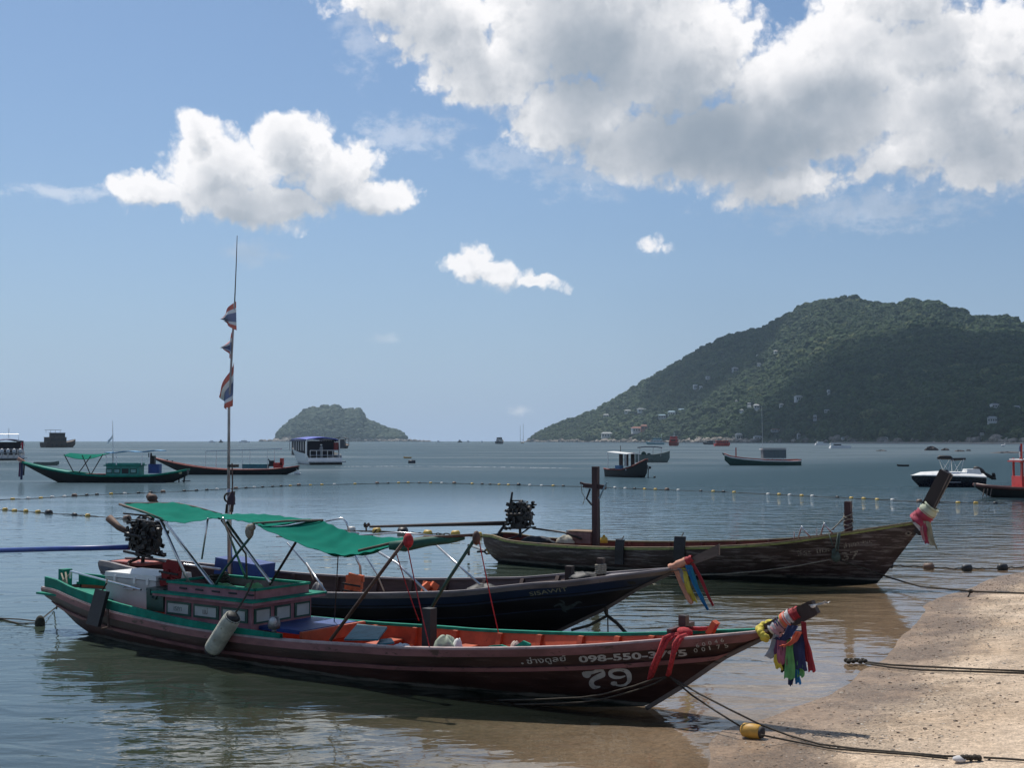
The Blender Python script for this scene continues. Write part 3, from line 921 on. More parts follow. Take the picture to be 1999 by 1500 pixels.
M['teal'] = mat('teal_boards', (0.045, 0.17, 0.20), .6, var=.3, vscale=6, col2=(0.02, .07, .08), thr=.62)
M['blue'] = mat('blue_paint', (0.012, 0.055, 0.23), .5, var=.3, vscale=4)
M['black'] = mat('black_rubber', (0.014, 0.014, 0.016), .6, var=.3, vscale=8, bump=.003)
M['grease'] = mat('greasy_iron', (0.020, 0.018, 0.018), .38, .3, var=.6, vscale=10, col2=(0.12, 0.07, 0.045), thr=.58, bump=.006)
M['rust'] = mat('rusty_steel', (0.10, 0.06, 0.045), .7, .3, var=.45, vscale=8, col2=(0.22, 0.17, 0.15), thr=.6, bump=.004)
M['steel'] = mat('bright_steel_pipe', (0.62, 0.62, 0.62), .28, .9, var=.15, vscale=9, col2=(.22, .15, .12), thr=.72)
M['wood'] = mat('weathered_wood', (0.15, 0.115, 0.095), .8, var=.4, vscale=5, stretch=(.25, 1, 1), col2=(0.05, 0.04, 0.035), thr=.6, bump=.004)
M['dwood'] = mat('dark_wood', (0.042, 0.024, 0.019), .7, var=.45, vscale=6, stretch=(1, 1, .3), col2=(.09, .05, .04), thr=.62, bump=.005)
M['white'] = mat('white_paint', (0.72, 0.72, 0.70), .5, var=.08, vscale=4, col2=(.5, .47, .42), thr=.68)
M['letter'] = mat('faded_white_lettering', (0.46, 0.46, 0.43), .6, var=.2, vscale=10, col2=(.18, .15, .14), thr=.6)
M['cooler'] = mat('chalky_white_plastic', (0.50, 0.49, 0.48), .6, var=.08, vscale=3, col2=(.42, .40, .37), thr=.66)
M['rope'] = mat('dark_wet_rope', (0.055, 0.045, 0.032), .9, var=.5, vscale=40, bump=.004, bscale=120)
M['rope2'] = mat('pale_rope', (0.30, 0.27, 0.21), .9, var=.4, vscale=40, bump=.004, bscale=120)
M['redrope'] = mat('red_rope', (0.42, 0.03, 0.035), .85, var=.4, vscale=40, bump=.006, bscale=90)
M['cloth'] = mat('green_tarpaulin', (0.006, 0.155, 0.11), .95, spec=.05, var=.12, vscale=2, bump=.006, bscale=6)
M['antifoul'] = mat('pale_antifouling_stain', (0.20, 0.19, 0.17), .8, var=.4, vscale=5, col2=(.04, .05, .045), thr=.52, stretch=(.4, 1, 3))
M['bottom'] = mat('algae_green_bottom', (0.012, 0.02, 0.016), .7, var=.4, vscale=4, col2=(.05, .06, .05), thr=.66)
M['orangejk'] = mat('orange_life_jacket', (0.72, 0.17, 0.07), .8, var=.2, vscale=6)
M['glass'] = mat('frosted_window_panel', (0.40, 0.43, 0.42), .35, var=.12, vscale=6)

def hull_material(name, paint, bot, zline, stain, wear=0.0):
    """paint above, growth below a wavy waterline, pale salt line between; set in the hull's own coordinates"""
    m = bpy.data.materials.new(name); m.use_nodes = True; t = m.node_tree; X.tree = t
    b = t.nodes['Principled BSDF']
    tcn = t.nodes.new('ShaderNodeTexCoord'); p = X(tcn.outputs['Object']); x, y, z = sep(p)
    st = vm('MULTIPLY', p, (.5, .8, 2.4))
    n1 = noise(st, 2.6, 6, .62); n2 = noise(vm('MULTIPLY', p, (.35, 1, 5)), 4.5, 6, .7); n3 = noise(p, 16, 4, .6)
    c = mixc(smooth(n1, .32, .68), [q * .6 for q in paint], [q * 1.5 for q in paint])
    c = mixc(smooth(n2, .60 - wear, .68 - wear) * (.5 + wear * 4), c, stain)
    zz = z + (n1 - .5) * .10 + (n3 - .5) * .03
    c = mixc(smooth(zz, zline + .035, zline + .01), c, bot)
    line = smooth(zz, zline + .03, zline + .005) * smooth(zz, zline - .045, zline - .015) * smooth(n2, .38, .5)
    c = mixc(line * .8, c, (0.24, 0.22, 0.19))
    X.put(b.inputs['Base Color'], c)
    X.put(b.inputs['Roughness'], smooth(n1, .3, .7, .38, .62))
    bn = t.nodes.new('ShaderNodeBump'); bn.inputs['Distance'].default_value = .006
    X.put(bn.inputs['Height'], n2 + n3 * .4); t.links.new(bn.outputs[0], b.inputs['Normal'])
    return m

def engine(parent, c, s=1.0, seed=1, rot=0.0, name='engine'):
    """an old car engine on its pivoting frame: block, head, sump, pulleys, manifolds, hoses, wiring"""
    r = random.Random(seed); c = Vector(c)
    rm = Matrix.Rotation(rot, 3, 'Y')
    def Q(x, y, z): return c + rm @ Vector((x * s, y * s, z * s))
    e = MB()
    e.box(Q(0, 0, .05), (.52 * s, .26 * s, .26 * s), rm); e.box(Q(.02, 0, .24), (.46 * s, .20 * s, .14 * s), rm)
    e.box(Q(-.02, 0, .335), (.40 * s, .13 * s, .07 * s), rm); e.box(Q(0, 0, -.14), (.44 * s, .2 * s, .14 * s), rm, .8)
    eng = e.build(name, M['grease'], parent)
    d = MB()
    for k, (x, z, rr_) in enumerate(((.30, .02, .10), (.30, .22, .065), (.31, -.12, .055))):
        d.tube([Q(x - .02, 0, z), Q(x + .03, 0, z)], rr_ * s, 14)
    d.build('pulley', M['grease'], eng)
    d = MB()
    for k in range(4):
        x = -.18 + .12 * k
        d.tube([Q(x, -.1, .22), Q(x, -.19, .2), Q(x, -.21, .1)], .026 * s, 6)
        d.tube([Q(x, .1, .24), Q(x, .19, .25)], .026 * s, 6)
    d.tube([Q(-.24, -.21, .1), Q(.24, -.21, .1)], .034 * s, 8)
    d.box(Q(0, .22, .27), (.42 * s, .09 * s, .1 * s), rm)
    d.build('manifold', M['grease'], eng)
    d = MB()
    for k in range(90):
        x, y, z = r.uniform(-.30, .32), r.choice((-1, 1)) * r.uniform(.09, .23), r.uniform(-.24, .38)
        d.box(Q(x, y, z), (r.uniform(.03, .1) * s, r.uniform(.03, .09) * s, r.uniform(.03, .1) * s), Matrix.Rotation(r.choice((0, 0, 0, .3, -.4)), 3, 'Y'))
    for k in range(24):
        a = Q(r.uniform(-.3, .3), r.uniform(-.18, .18), r.uniform(-.15, .35))
        b_ = Q(r.uniform(-.34, .34), r.uniform(-.22, .22), r.uniform(-.15, .42)); mid = (a + b_) / 2 + Vector((0, r.uniform(-.1, .1), r.uniform(.0, .16))) * s
        d.tube([a, (a + mid) / 2 + Vector((0, 0, .03)), mid, (b_ + mid) / 2 + Vector((0, 0, .02)), b_], r.uniform(.008, .018) * s, 5)
    d.build('hoses_and_fittings', M['grease'], eng)
    f = MB()
    for y in (-.15, .15):
        f.bar(Q(-.34, y, -.24), Q(.36, y, -.24), .04 * s)
    f.tube([Q(-.34, .15, -.2), Q(-.37, .13, .1), Q(-.33, .1, .36), Q(-.2, .05, .43), Q(.1, .0, .42)], .018 * s, 6)
    f.tube([Q(.36, -.1, -.2), Q(.38, -.1, .05), Q(.30, -.16, .12)], .02 * s, 6)
    f.bar(Q(0, -.15, -.24), Q(0, .15, -.24), .05 * s); f.tube([Q(0, 0, -.24), Q(0, 0, -.48)], .035 * s, 8)
    f.build('engine_frame', M['grease'], eng)
    return eng

def floor_boards(h, x0, x1, z, w, parent, m_, seed=3, name='floor_board', gap=.012, ythin=.06):
    r = random.Random(seed); x = x0
    i = 0; base = None
    while x < x1 - .05:
        hw = abs(h.P(x + w, h.kz(x + w, z - .02), 1).y) - ythin
        if hw < .08 or h.zk(x + w) > z - .05: break
        mb = MB(); mb.box((x + w / 2, 0, z + r.uniform(-.006, .006)), (w - gap, 2 * hw, .022))
        mb.build(name, m_, parent); x += w

def ribs(h, xs, parent, m_, w=.05, d=.05, z0=.06, top=.0, name='rib', sides=(-1, 1)):
    for x in xs:
        for sd in sides:
            mb = MB(); P0 = []
            for q in range(6):
                p = h.ip(x, q / 5, sd); P0.append(p)
            for a, b_ in zip(P0, P0[1:]):
                mb.add([a + Vector((-w/2, 0, 0)), a + Vector((w/2, 0, 0)), a + Vector((w/2, -sd*d, 0)), a + Vector((-w/2, -sd*d, 0)),
                        b_ + Vector((-w/2, 0, 0)), b_ + Vector((w/2, 0, 0)), b_ + Vector((w/2, -sd*d, 0)), b_ + Vector((-w/2, -sd*d, 0))],
                       [(0, 1, 5, 4), (1, 2, 6, 5), (2, 3, 7, 6), (3, 0, 4, 7), (4, 5, 6, 7)])
            mb.build(name, m_, parent)

# ================================================================== boat 1: red, pink and green long-tail boat in front
h1 = Hull((1262, 1382), (.8182, -.5749),
          [(-10.5, .34), (-9.4, .56), (-8, .74), (-6, .84), (-4, .86), (-2.35, .76), (-.75, .53), (.3, .31), (.9, .18), (1.3, .08), (1.55, .02), (1.7, .012)],
          [(108, 1154), (158, 1176), (210, 1194), (278, 1210), (359, 1227), (452, 1241), (576, 1254), (700, 1262), (777, 1267), (960, 1269), (1135, 1264), (1310, 1251), (1485, 1236), (1522, 1230)],
          [(1264, 1380), (1328, 1342), (1415, 1282), (1485, 1247), (1520, 1232)],
          [(-10.6, .42), (-10.2, .30), (-9.6, .02), (-9.2, -.1), (-8, -.2), (-4, -.26), (-1.5, -.17), (-.6, -.07)], -10.5)
L1 = h1.loc
b1 = thing('longtail_boat', 'maroon and pink long-tail boat with green tarpaulin canopy, pink cabin and painted number 79', 'boat', h1.O, h1.rz, 'wooden long-tail boats')
M_H1 = hull_material('maroon_hull', (0.036, 0.015, 0.012), (0.012, 0.022, 0.017), .03, (0.10, 0.06, 0.045), .03)
hull1 = h1.shell().build('hull', M_H1, b1, True)
ft = MB(); P0 = [h1.P(-10.5, k / 6, -1) for k in range(7)]; P2 = [h1.P(-10.5, k / 6, 1) for k in range(7)]
ft.add(P0 + P2, [(k, k + 1, 8 + k, 7 + k) for k in range(6)]); ft.build('transom', M['pink'], b1)
h1.inner(-10.4, 1.25, .05, .08).build('lining', M['orange'], b1, True)
for sd in (-1, 1):
    h1.strake(0, 0, sd, .022, -10.5, 1.6, 90, zmode=True, dz0=0.0, dz1=.085).build('top_strake', M['pink'], b1)
    h1.strake(0, 0, sd, .030, -10.5, 1.40, 90, zmode=True, dz0=.215, dz1=.262).build('rubbing_strake', M['pink'], b1)
h1.capline(-1, .085, .022, -10.5, 1.45).build('gunwale', M['cap'], b1)
h1.capline(1, .07, .035, -10.5, 1.3).build('gunwale', M['green'], b1)
# stem bar along the raked bow, then the stem post
sb = MB(); st = [L1(1262, 1384, 0), L1(1328, 1344, 0), L1(1415, 1284, 0), L1(1485, 1249, 0), L1(1525, 1230, 0)]
for a, b_ in zip(st, st[1:]): sb.bar(a, b_, .035, .045)
sb.build('stem_bar', M['wood'], b1)
post = MB(); pa, pb = L1(1500, 1233, 0), L1(1585, 1189, 0)
post.bar(pa, pb, .155, .09, up=(0, 1, 0)); post.bar(pb - (pb - pa) * .02, pb + (pb - pa) * .09, .14, .082, up=(0, 1, 0))
post.build('stem_post', M['dwood'], b1)
# foredeck and samson posts
fd = MB(); xs_ = h1.xs(.35, 1.45, 10)
fd.grid(lambda i, j: Vector((xs_[i], (-1, 1)[j] * max(h1.b(xs_[i]) - .03, .005), h1.zs(xs_[i]) - .012)), 10, 2)
fd.build('foredeck', M['orange'], b1)
p_ = MB(); q = L1(1335, 1244, 0); p_.box(q + Vector((0, 0, .06)), (.085, .085, .34)); p_.build('samson_post', M['maroon'], b1)
p_ = MB(); q = L1(1385, 1238, .06); p_.bar(q, L1(1398, 1215, .06), .10, .06); p_.build('bow_bitt', M['orange'], b1)
p_ = MB(); q = L1(1310, 1233, -.22); p_.bar(q + Vector((0, -.05, 0)), q + Vector((0, .5, .02)), .05, .05); p_.build('crossbeam', M['maroon'], b1)
ribs(h1, [-4.6, -3.9, -3.2, -2.45, -1.8, -1.15, -.6, -.1, .3], b1, M['orange'], .07, .055)
floor_boards(h1, -5.2, .5, .10, .24, b1, M['orange'])
for x in (-4.2, -2.9, -1.5, -.2):
    mb = MB(); zt = h1.zs(x) - .17; hw = abs(h1.P(x + .1, h1.kz(x + .1, zt - .02), 1).y) - .05; mb.box((x, 0, zt), (.2, 2 * hw, .03)); mb.build('thwart', M['orange'], b1)
# green bulwark aft
for sd in (-1, 1):
    mb = MB(); xs_ = h1.xs(-10.45, -4.75 if sd < 0 else -7.2, 40)
    def bw(i, j, sd=sd):
        x = xs_[i]; hgt = interp(x, [(-10.5, .16), (-9.6, .13), (-8.8, .14), (-7, .10), (-5.4, .075), (-4.75, .06)])
        y0 = h1.b(x) - .02
        q = [(y0, .0), (y0, hgt), (y0 - .045, hgt), (y0 - .045, 0)][j]
        return Vector((x, sd * q[0], h1.zs(x) + .018 + q[1]))
    mb.grid(bw, 40, 4); mb.build('bulwark', M['green'], b1)
mb = MB(); mb.box((-9.6, 0, h1.zs(-9.6) - .02), (1.7, .95, .03)); mb.build('stern_deck', M['green'], b1)
mb = MB(); q = L1(127, 1150, 0); mb.box(q + Vector((0, 0, .10)), (.13, .16, .42)); mb.build('stern_post', M['green'], b1)
# brace below the stern and iron rudder hanger
rope('stern_brace', [L1(108, 1168, -.2), L1(165, 1212, -.25), L1(205, 1226, -.3)], .018, M['rust'], b1)
rope('stern_brace', [L1(168, 1172, -.3), L1(158, 1205, -.3)], .014, M['rust'], b1)
mb = MB(); mb.tube([L1(138, 1116, -.35), L1(160, 1122, -.40), L1(275, 1152, -.55)], .016, 6); mb.tube([L1(138, 1116, -.35), L1(137, 1130, -.35)], .016, 6); mb.build('handrail', M['steel'], b1)
mb = MB(); mb.tube([L1(210, 1190, -.78), L1(212, 1225, -.80), L1(200, 1228, -.80)], .02, 6); mb.build('iron_hanger', M['rust'], b1)

# cabin
cab = MB(); X0, X1c, Yc, Z0, Z1 = -7.32, -5.58, .55, .34, .74
cab.box(((X0 + X1c) / 2, 0, (Z0 + Z1) / 2), (X1c - X0, 2 * Yc, Z1 - Z0))
cabin = cab.build('cabin', M['palepink'], b1)
mb = MB(); mb.box(((X0 + X1c) / 2 + .02, 0, .765), (X1c - X0 + .26, 1.36, .035)); roof = mb.build('roof', M['palepink'], b1)
mb = MB(); mb.box(((X0 + X1c) / 2 + .02, 0, .795), (X1c - X0 + .29, 1.39, .022)); mb.build('roof_edge', M['green'], roof)
for (c, sz) in ((((X0 + X1c) / 2, -.5, .86), (1.72, .03, .11)), (((X0 + X1c) / 2, .5, .86), (1.72, .03, .11)), ((X1c - .01, 0, .86), (.03, .97, .11)), ((X0 + .01, 0, .86), (.03, .97, .11))):
    mb = MB(); mb.box(c, sz); mb.build('parapet', M['palepink'], b1)
    mb = MB(); mb.box((c[0], c[1], .93), (sz[0] + .03, sz[1] + .03, .03)); mb.build('parapet_rail', M['green'], b1)
for k in range(5):
    mb = MB(); mb.tube([(-7.05 + k * .33, -.517, .865), (-6.9 + k * .33, -.517, .862)], .014, 6); mb.build('scupper', M['black'], b1)
for k, xm in enumerate((-7.02, -6.46, -5.90)):
    mb = MB(); mb.box((xm, -.556, .585), (.50, .02, .185)); w_ = mb.build('window', M['dgreen'], b1)
    mb = MB(); mb.box((xm, -.568, .585), (.42, .012, .125)); mb.build('pane', M['glass'], w_)
    if k < 2:
        tv, tf = text2d('เรกา' if k == 0 else 'แบ่', .10)
        if tv:
            cx_ = (max(v[0] for v in tv) + min(v[0] for v in tv)) / 2
            mb = MB(); mb.add([(xm + (v[0] - cx_) , -.577, .555 + v[1]) for v in tv], tf); mb.build('lettering', M['dgreen'] if k == 0 else M['wood'], w_)
for ym in (-.37, 0, .37):
    mb = MB(); mb.box((-5.574, ym, .585), (.02, .29, .20)); w_ = mb.build('window', M['dgreen'], b1)
    mb = MB(); mb.box((-5.562, ym, .585), (.012, .23, .15)); mb.build('pane', M['glass'], w_)
mb = MB(); mb.box((-5.2, .1, .43), (.8, 1.05, .05)); mb.build('cabin_step', M['blue'], b1)
mb = MB(); mb.box((-4.75, .12, .37), (.05, 1.2, .16)); mb.build('bulkhead', M['orange'], b1)

# canopy frame and tarpaulin
def tb(name, pts, r, m_, parent=b1, n=7):
    mb = MB(); mb.tube(pts, r, n); return mb.build(name, m_, parent, True)
tb('canopy_pole', [L1(312, 1012, -.5), L1(340, 1075, -.45), L1(371, 1143, -.42)], .021, M['steel'])
tb('canopy_pole', [L1(318, 1014, .5), L1(418, 1147, -.38)], .026, M['steel'])
tb('canopy_pole', [L1(435, 1012, -.55), L1(480, 1130, .42)], .017, M['steel'])
tb('canopy_pole', [L1(443, 1020, -.1), L1(527, 1138, -.35)], .022, M['steel'])
tb('canopy_pole', [L1(432, 1016, .4), L1(480, 1082, .4), L1(482, 1132, .42)], .015, M['wood'])
tb('canopy_pole', [L1(490, 1048, -.6), L1(440, 1110, -.5), L1(418, 1147, -.45)], .018, M['dgreen'])
tb('canopy_pole', [L1(577, 1060, .0), L1(527, 1142, .2)], .018, M['dwood'])
tb('canopy_pole', [L1(406, 1012, -.55), L1(394, 1092, -.5)], .013, M['steel'])
tb('canopy_strut', [L1(795, 1050, -.66), L1(735, 1130, -.74), L1(645, 1251, -.86)], .022, M['rust'])
tb('canopy_strut', [L1(930, 1048, .1), L1(870, 1140, .2), L1(826, 1216, .25)], .022, M['dgreen'])
tb('canopy_strut', [L1(240, 1003, .0), L1(317, 1010, .5)], .013, M['rust'])
tb('canopy_ridge_pole', [L1(233, 985, -.6), L1(280, 1000, -.55), L1(320, 1016, -.5)], .018, M['wood'])
tb('canopy_ridge_pole', [L1(244, 983, .55), L1(345, 983, .55), L1(380, 990, .55), L1(433, 1005, .55)], .014, M['wood'])
tb('canopy_ridge_pole', [L1(494, 1023, -.6), L1(560, 1018, -.1), L1(630, 1016, .6)], .016, M['wood'])
tb('canopy_ridge_pole', [L1(700, 1076, -.3), L1(760, 1062, -.3), L1(830, 1050, -.1), L1(925, 1045, .1)], .018, M['rust'])
mb = MB(); mb.ball(L1(487, 1038, -.6), (.06, .06, .10)); mb.ball(L1(492, 1030, -.6), .05); mb.build('rope_lashing', M['rope2'], b1, True)
mb = MB(); mb.ball(L1(797, 1056, -.66), (.07, .05, .09)); mb.build('rope_lashing', M['redrope'], b1, True)
mb = MB(); mb.ball(L1(930, 1051, .1), (.05, .05, .09)); mb.build('rope_lashing', M['rust'], b1, True)
for (px0, py0, px1, py1, y0, y1) in ((660, 1085, 652, 1220, -.55, .5), (772, 1075, 818, 1213, 0, .45), (795, 1065, 838, 1262, -.6, -.7), (935, 1055, 973, 1235, .1, .45)):
    rope('guy_line', [L1(px0, py0, y0), L1(px1, py1, y1)], .007, M['rope'] if px0 < 700 else M['redrope'], b1, sag=.03)
def canopy(near, far, yn, yf, sag, nu, nv, name, curl=0.0, seed=0):
    A = [L1(x, y, yn) for x, y in near]; B_ = [L1(x, y, yf) for x, y in far]
    def along(P_, t):
        k = t * (len(P_) - 1); i = min(int(k), len(P_) - 2); f_ = k - i
        p0, p1, p2, p3 = P_[max(i-1, 0)], P_[i], P_[i+1], P_[min(i+2, len(P_)-1)]
        return 0.5 * ((2 * p1) + (p2 - p0) * f_ + (2 * p0 - 5 * p1 + 4 * p2 - p3) * f_ * f_ + (3 * p1 - p0 - 3 * p2 + p3) * f_ ** 3)
    rr_ = random.Random(seed); ph = [rr_.uniform(0, 6) for _ in range(4)]
    def g(i, j):
        u, v = i / (nu - 1), j / (nv - 1)
        p = along(A, u).lerp(along(B_, u), v)
        wr = .012 * math.sin(u * 23 + ph[0] + 2 * v) * math.sin(v * 3.1) + .008 * math.sin(u * 47 + ph[1] - 5 * v) + .010 * math.sin(v * 19 + ph[2] + 4 * u) * (1 - abs(2 * u - 1))
        return p - Vector((0, 0, sag * 4 * v * (1 - v) * (0.4 + math.sin(u * math.pi)) + wr))
    mb = MB(); mb.sheet(g, nu, nv, .006)
    return mb.build(name, M['cloth'], b1, True)
canopy([(236, 988), (278, 1001), (316, 1015), (360, 1020), (412, 1012), (432, 1012)], [(246, 984), (300, 983), (345, 982), (382, 990), (415, 999), (436, 1005)], -.6, .55, .03, 26, 14, 'canopy', seed=1)
canopy([(424, 1013), (455, 1014), (490, 1020), (500, 1024), (512, 1028)], [(426, 1005), (470, 1003), (520, 1004), (570, 1011), (625, 1016)], -.6, .6, .02, 20, 12, 'canopy', seed=2)
canopy([(500, 1026), (550, 1048), (610, 1072), (663, 1085), (705, 1081), (740, 1073)], [(622, 1015), (640, 1022), (670, 1036), (705, 1046), (760, 1050), (800, 1049)], -.62, .6, .07, 40, 16, 'canopy', seed=3)
rl = MB(); P_ = [L1(760, 1066, -.4), L1(790, 1066, -.3), L1(835, 1058, -.1), L1(880, 1053, .05), L1(906, 1050, .1)]
rl.tube(P_, [.05, .075, .06, .055, .03], 10); rl.build('rolled_canopy', mat('dark_green_canvas_roll', (0.012, .10, .07), .7, var=.3, vscale=7), b1, True)  # the roll is a darker green than the stretched canopy

# lettering and number
def at_rail(px, py):
    """hull side point under a photo point"""
    y = .5
    for _ in range(25):
        p = L1(px, py, -y); z = p.z; k = h1.kz(p.x, z); y = .6 * y + .4 * abs(h1.P(p.x, k, 1).y)
    return p
def htxt(s_, a, b_, hgt, bold=.012, hh=h1, par=b1, m_=None, ar=None, off=.005):
    p, q = (ar or at_rail)(*a), (ar or at_rail)(*b_)
    return hull_text(hh, s_, p.x, p.z, q.x, q.z, hgt, par, m_ or M['letter'], bold=bold, off=off)
htxt('098-550-3795', (1132, 1294), (1343, 1281), .072, .03)
htxt('.', (1018, 1297), (1023, 1297), .09)
htxt('ช่างดูลย์', (1030, 1297), (1107, 1291), .062, .008)
for k, ch in enumerate('60046'): htxt(ch, (1362 + 12 * k, 1264.5 - 2.6 * k), (1368 + 12 * k, 1263.5 - 2.6 * k), .042, .0, off=.028)
for k, ch in enumerate('00175'): htxt(ch, (1356 + 15 * k, 1275 - 2.4 * k), ((1363 if ch != '1' else 1358) + 15 * k, 1274 - 2.4 * k), .046, .0)
def strokes(hh, par, ar, lst, name, m_, off=.005):
    mb = MB()
    for pts, w in lst:
        vs, fs = ribbon2d(pts, w)
        out = []
        for (u, v) in vs:
            p = ar(u, v); out.append(hh.P(p.x, hh.kz(p.x, p.z), -1, off))
        mb.add(out, fs)
    return mb.build(name, m_, par)
def pz_(l): return [(980 + x / 4, 1220 + y / 4) for x, y in l]
strokes(h1, b1, at_rail, [(pz_([(634, 372), (650, 395), (672, 398), (690, 384)]), [5, 9, 10, 6]), (pz_([(650, 378), (690, 378), (720, 372), (745, 362), (796, 358)]), [6, 7, 6, 7, 3]),
                          (pz_([(792, 362), (788, 392), (750, 410), (712, 432), (700, 462), (722, 490), (770, 486)]), [4, 11, 10, 9, 10, 8, 2])], 'number', M['letter'])
strokes(h1, b1, at_rail, [(pz_([(965, 402), (925, 414), (880, 412), (852, 396), (850, 372), (880, 358), (925, 354), (970, 364), (992, 392), (996, 430), (985, 462)]), [2, 5, 7, 8, 8, 6, 6, 8, 10, 9, 3]),
                          (pz_([(990, 440), (968, 468), (930, 478), (890, 474)]), [5, 5, 4, 3]), (pz_([(852, 458), (876, 462), (900, 458)]), [4, 9, 5])], 'number', M['letter'])

# ================================================================== things on and around boat 1
def on_boat(h, name, label, cat, p, group=None):
    return thing(name, label, cat, h.wpos(p), h.rz, group)
def cooler_box(h, c, sx_, sy_, sz_, label, m_, lidm, name='cooler_box'):
    o = on_boat(h, name, label, 'cooler', c)
    mb = MB(); mb.box((0, 0, sz_ * .42), (sx_, sy_, sz_ * .84), taper=1.03); mb.build('tub', m_, o)
    lid = MB(); lid.box((0, 0, sz_ * .93), (sx_ * 1.05, sy_ * 1.05, sz_ * .14), taper=.985); l = lid.build('lid', lidm, o)
    for k in (-.3, .1, .36):
        mb = MB(); mb.box((sx_ * k, -sy_ * .53, sz_ * .82), (.05, .02, .09)); mb.build('latch', lidm, l)
    mb = MB(); mb.tube([(-sx_ * .12, -sy_ * .52, sz_ * .66), (-sx_ * .1, -sy_ * .56, sz_ * .56), (sx_ * .1, -sy_ * .56, sz_ * .56), (sx_ * .12, -sy_ * .52, sz_ * .66)], .012, 6); mb.build('handle', m_, o)
    return o
cooler_box(h1, Vector((-8.36, -.02, .46)), 1.12, .62, .50, 'large chalky white ice box on the stern of the front boat', M['cooler'], M['white'])
cooler_box(h1, Vector((-7.56, -.36, .50)), .36, .34, .32, 'small dark green cool box beside the pink cabin', mat('bottle_green_plastic', (.012, .055, .042), .4), mat('dark_green_lid', (.02, .05, .045), .4))
def life_jacket(h, c, label, m_, rz=0, lean=.9, s=1.0):
    o = on_boat(h, 'life_jacket', label, 'life jacket', c, 'life jackets left in the boats'); o.rotation_euler.z += rz
    for k in (-1, 1):
        mb = MB()
        for q in range(3):
            z = .05 + q * .15 * s
            mb.box((k * .11 * s, q * .07 * (1 - lean), z), (.19 * s, .07, .14 * s), Matrix.Rotation(lean * .5 * k, 3, 'Y'), .9)
        mb.build('foam_panel', m_, o)
    mb = MB(); mb.box((0, .05, .28 * s), (.34 * s, .05, .36 * s), Matrix.Rotation(.2, 3, 'Y'), .85); mb.build('back_panel', m_, o)
    mb = MB()
    for z in (.1, .24): mb.box((0, -.045, z * s), (.42 * s, .012, .03), Matrix.Rotation(.12, 3, 'Y'))
    mb.build('strap', M['black'], o)
    return o
life_jacket(h1, Vector((-7.62, -.22, .83)), 'red life jacket draped over the dark green cool box', mat('red_jacket', (.26, .018, .018), .8), .3, .5, .75)

fen = on_boat(h1, 'boat_fender', 'long pale cylindrical foam fender hanging on a rope from the pink cabin', 'fender', Vector((0, 0, 0)))
fa, fb_ = L1(455, 1205, -.97), L1(414, 1270, -.97)
fen.location = h1.wpos(fa); fd_ = fb_ - fa
mb = MB(); n_ = 12; mb.tube([fd_ * (k / n_) for k in range(n_ + 1)], [.105, .115] + [.118] * (n_ - 3) + [.116, .105], 16)
mb.build('foam_body', mat('stained_foam', (.50, .49, .40), .8, var=.3, vscale=7, col2=(.28, .26, .17), thr=.6, bump=.006), fen, True)
mb = MB(); mb.tube([-fd_ * .06, fd_ * .02], [.06, .112], 14); mb.build('top_cap', M['black'], fen, True)
mb = MB(); mb.tube([fd_ * .98, fd_ * 1.07], [.112, .085], 14); mb.build('bottom_cap', M['black'], fen, True)
mb = MB(); mb.tube([(0, 0, 0), L1(480, 1165, -.7) - fa, L1(494, 1134, -.5) - fa], .013, 6); mb.build('lanyard', M['rope'], fen)

pf = on_boat(h1, 'rubber_fender', 'flat black rubber pad fender hanging at the stern of the front boat', 'fender', L1(200, 1153, -.74))
mb = MB(); o_ = L1(200, 1153, -.74); c_ = (L1(182, 1222, -.86) - o_)
mb.bar(Vector((0, 0, 0)), c_, .27, .055, up=(0, 1, 0)); mb.build('rubber_pad', M['black'], pf)
mb = MB(); mb.tube([(0, 0, 0), L1(208, 1140, -.7) - o_, L1(209, 1132, -.62) - o_], .012, 6); mb.build('lanyard', M['rope'], pf)

# bits on the cabin roof and inside the hull
def lump(h, name, label, cat, c, sz, m_, seed=1, n=5, group=None, squash=.6):
    """a crumpled heap: one skin of folded cloth or coiled stuff"""
    r = random.Random(seed); o = on_boat(h, name, label, cat, c, group)
    mb = MB(); nu, nv = 16, 8
    ph = [r.uniform(0, 6) for _ in range(6)]
    def g(i, j):
        u = 2 * math.pi * i / (nu - 1); v = j / (nv - 1) * math.pi / 2
        rad = 1 + .22 * math.sin(3 * u + ph[0]) + .14 * math.sin(5 * u + ph[1] + 3 * v) + .1 * math.sin(9 * u + 7 * v + ph[2])
        zz = 1 + .2 * math.sin(4 * u + ph[3]) * math.sin(2 * v)
        return Vector((sz[0] * rad * math.cos(u) * math.cos(v), sz[1] * rad * math.sin(u) * math.cos(v), sz[2] * zz * math.sin(v) * 1.0))
    mb.grid(g, nu, nv); mb.build('folded_cloth' if 'cloth' in cat else 'heap', m_, o, True)
    return o
lump(h1, 'green_sheet', 'bright green folded sheet on the pink cabin roof, left of the other green bundle', 'cloth', Vector((-6.55, -.2, .785)), (.33, .2, .14), mat('lime_plastic', (.06, .33, .09), .6), 3)
lump(h1, 'green_bundle', 'pale green bundle at the front corner of the pink cabin roof', 'cloth', Vector((-6.0, -.12, .785)), (.2, .2, .17), mat('pale_green_cloth', (.16, .40, .16), .7), 4)
lump(h1, 'orange_rag', 'small orange rag on the pink cabin roof under the silver poles', 'cloth', Vector((-7.0, -.15, .785)), (.16, .15, .10), mat('dull_orange_cloth', (.42, .19, .07), .8), 5)
lump(h1, 'red_rag', 'small red rag at the right edge of the pink cabin roof', 'cloth', Vector((-5.72, .12, .79)), (.12, .08, .09), mat('red_cloth', (.55, .06, .04), .8), 6)
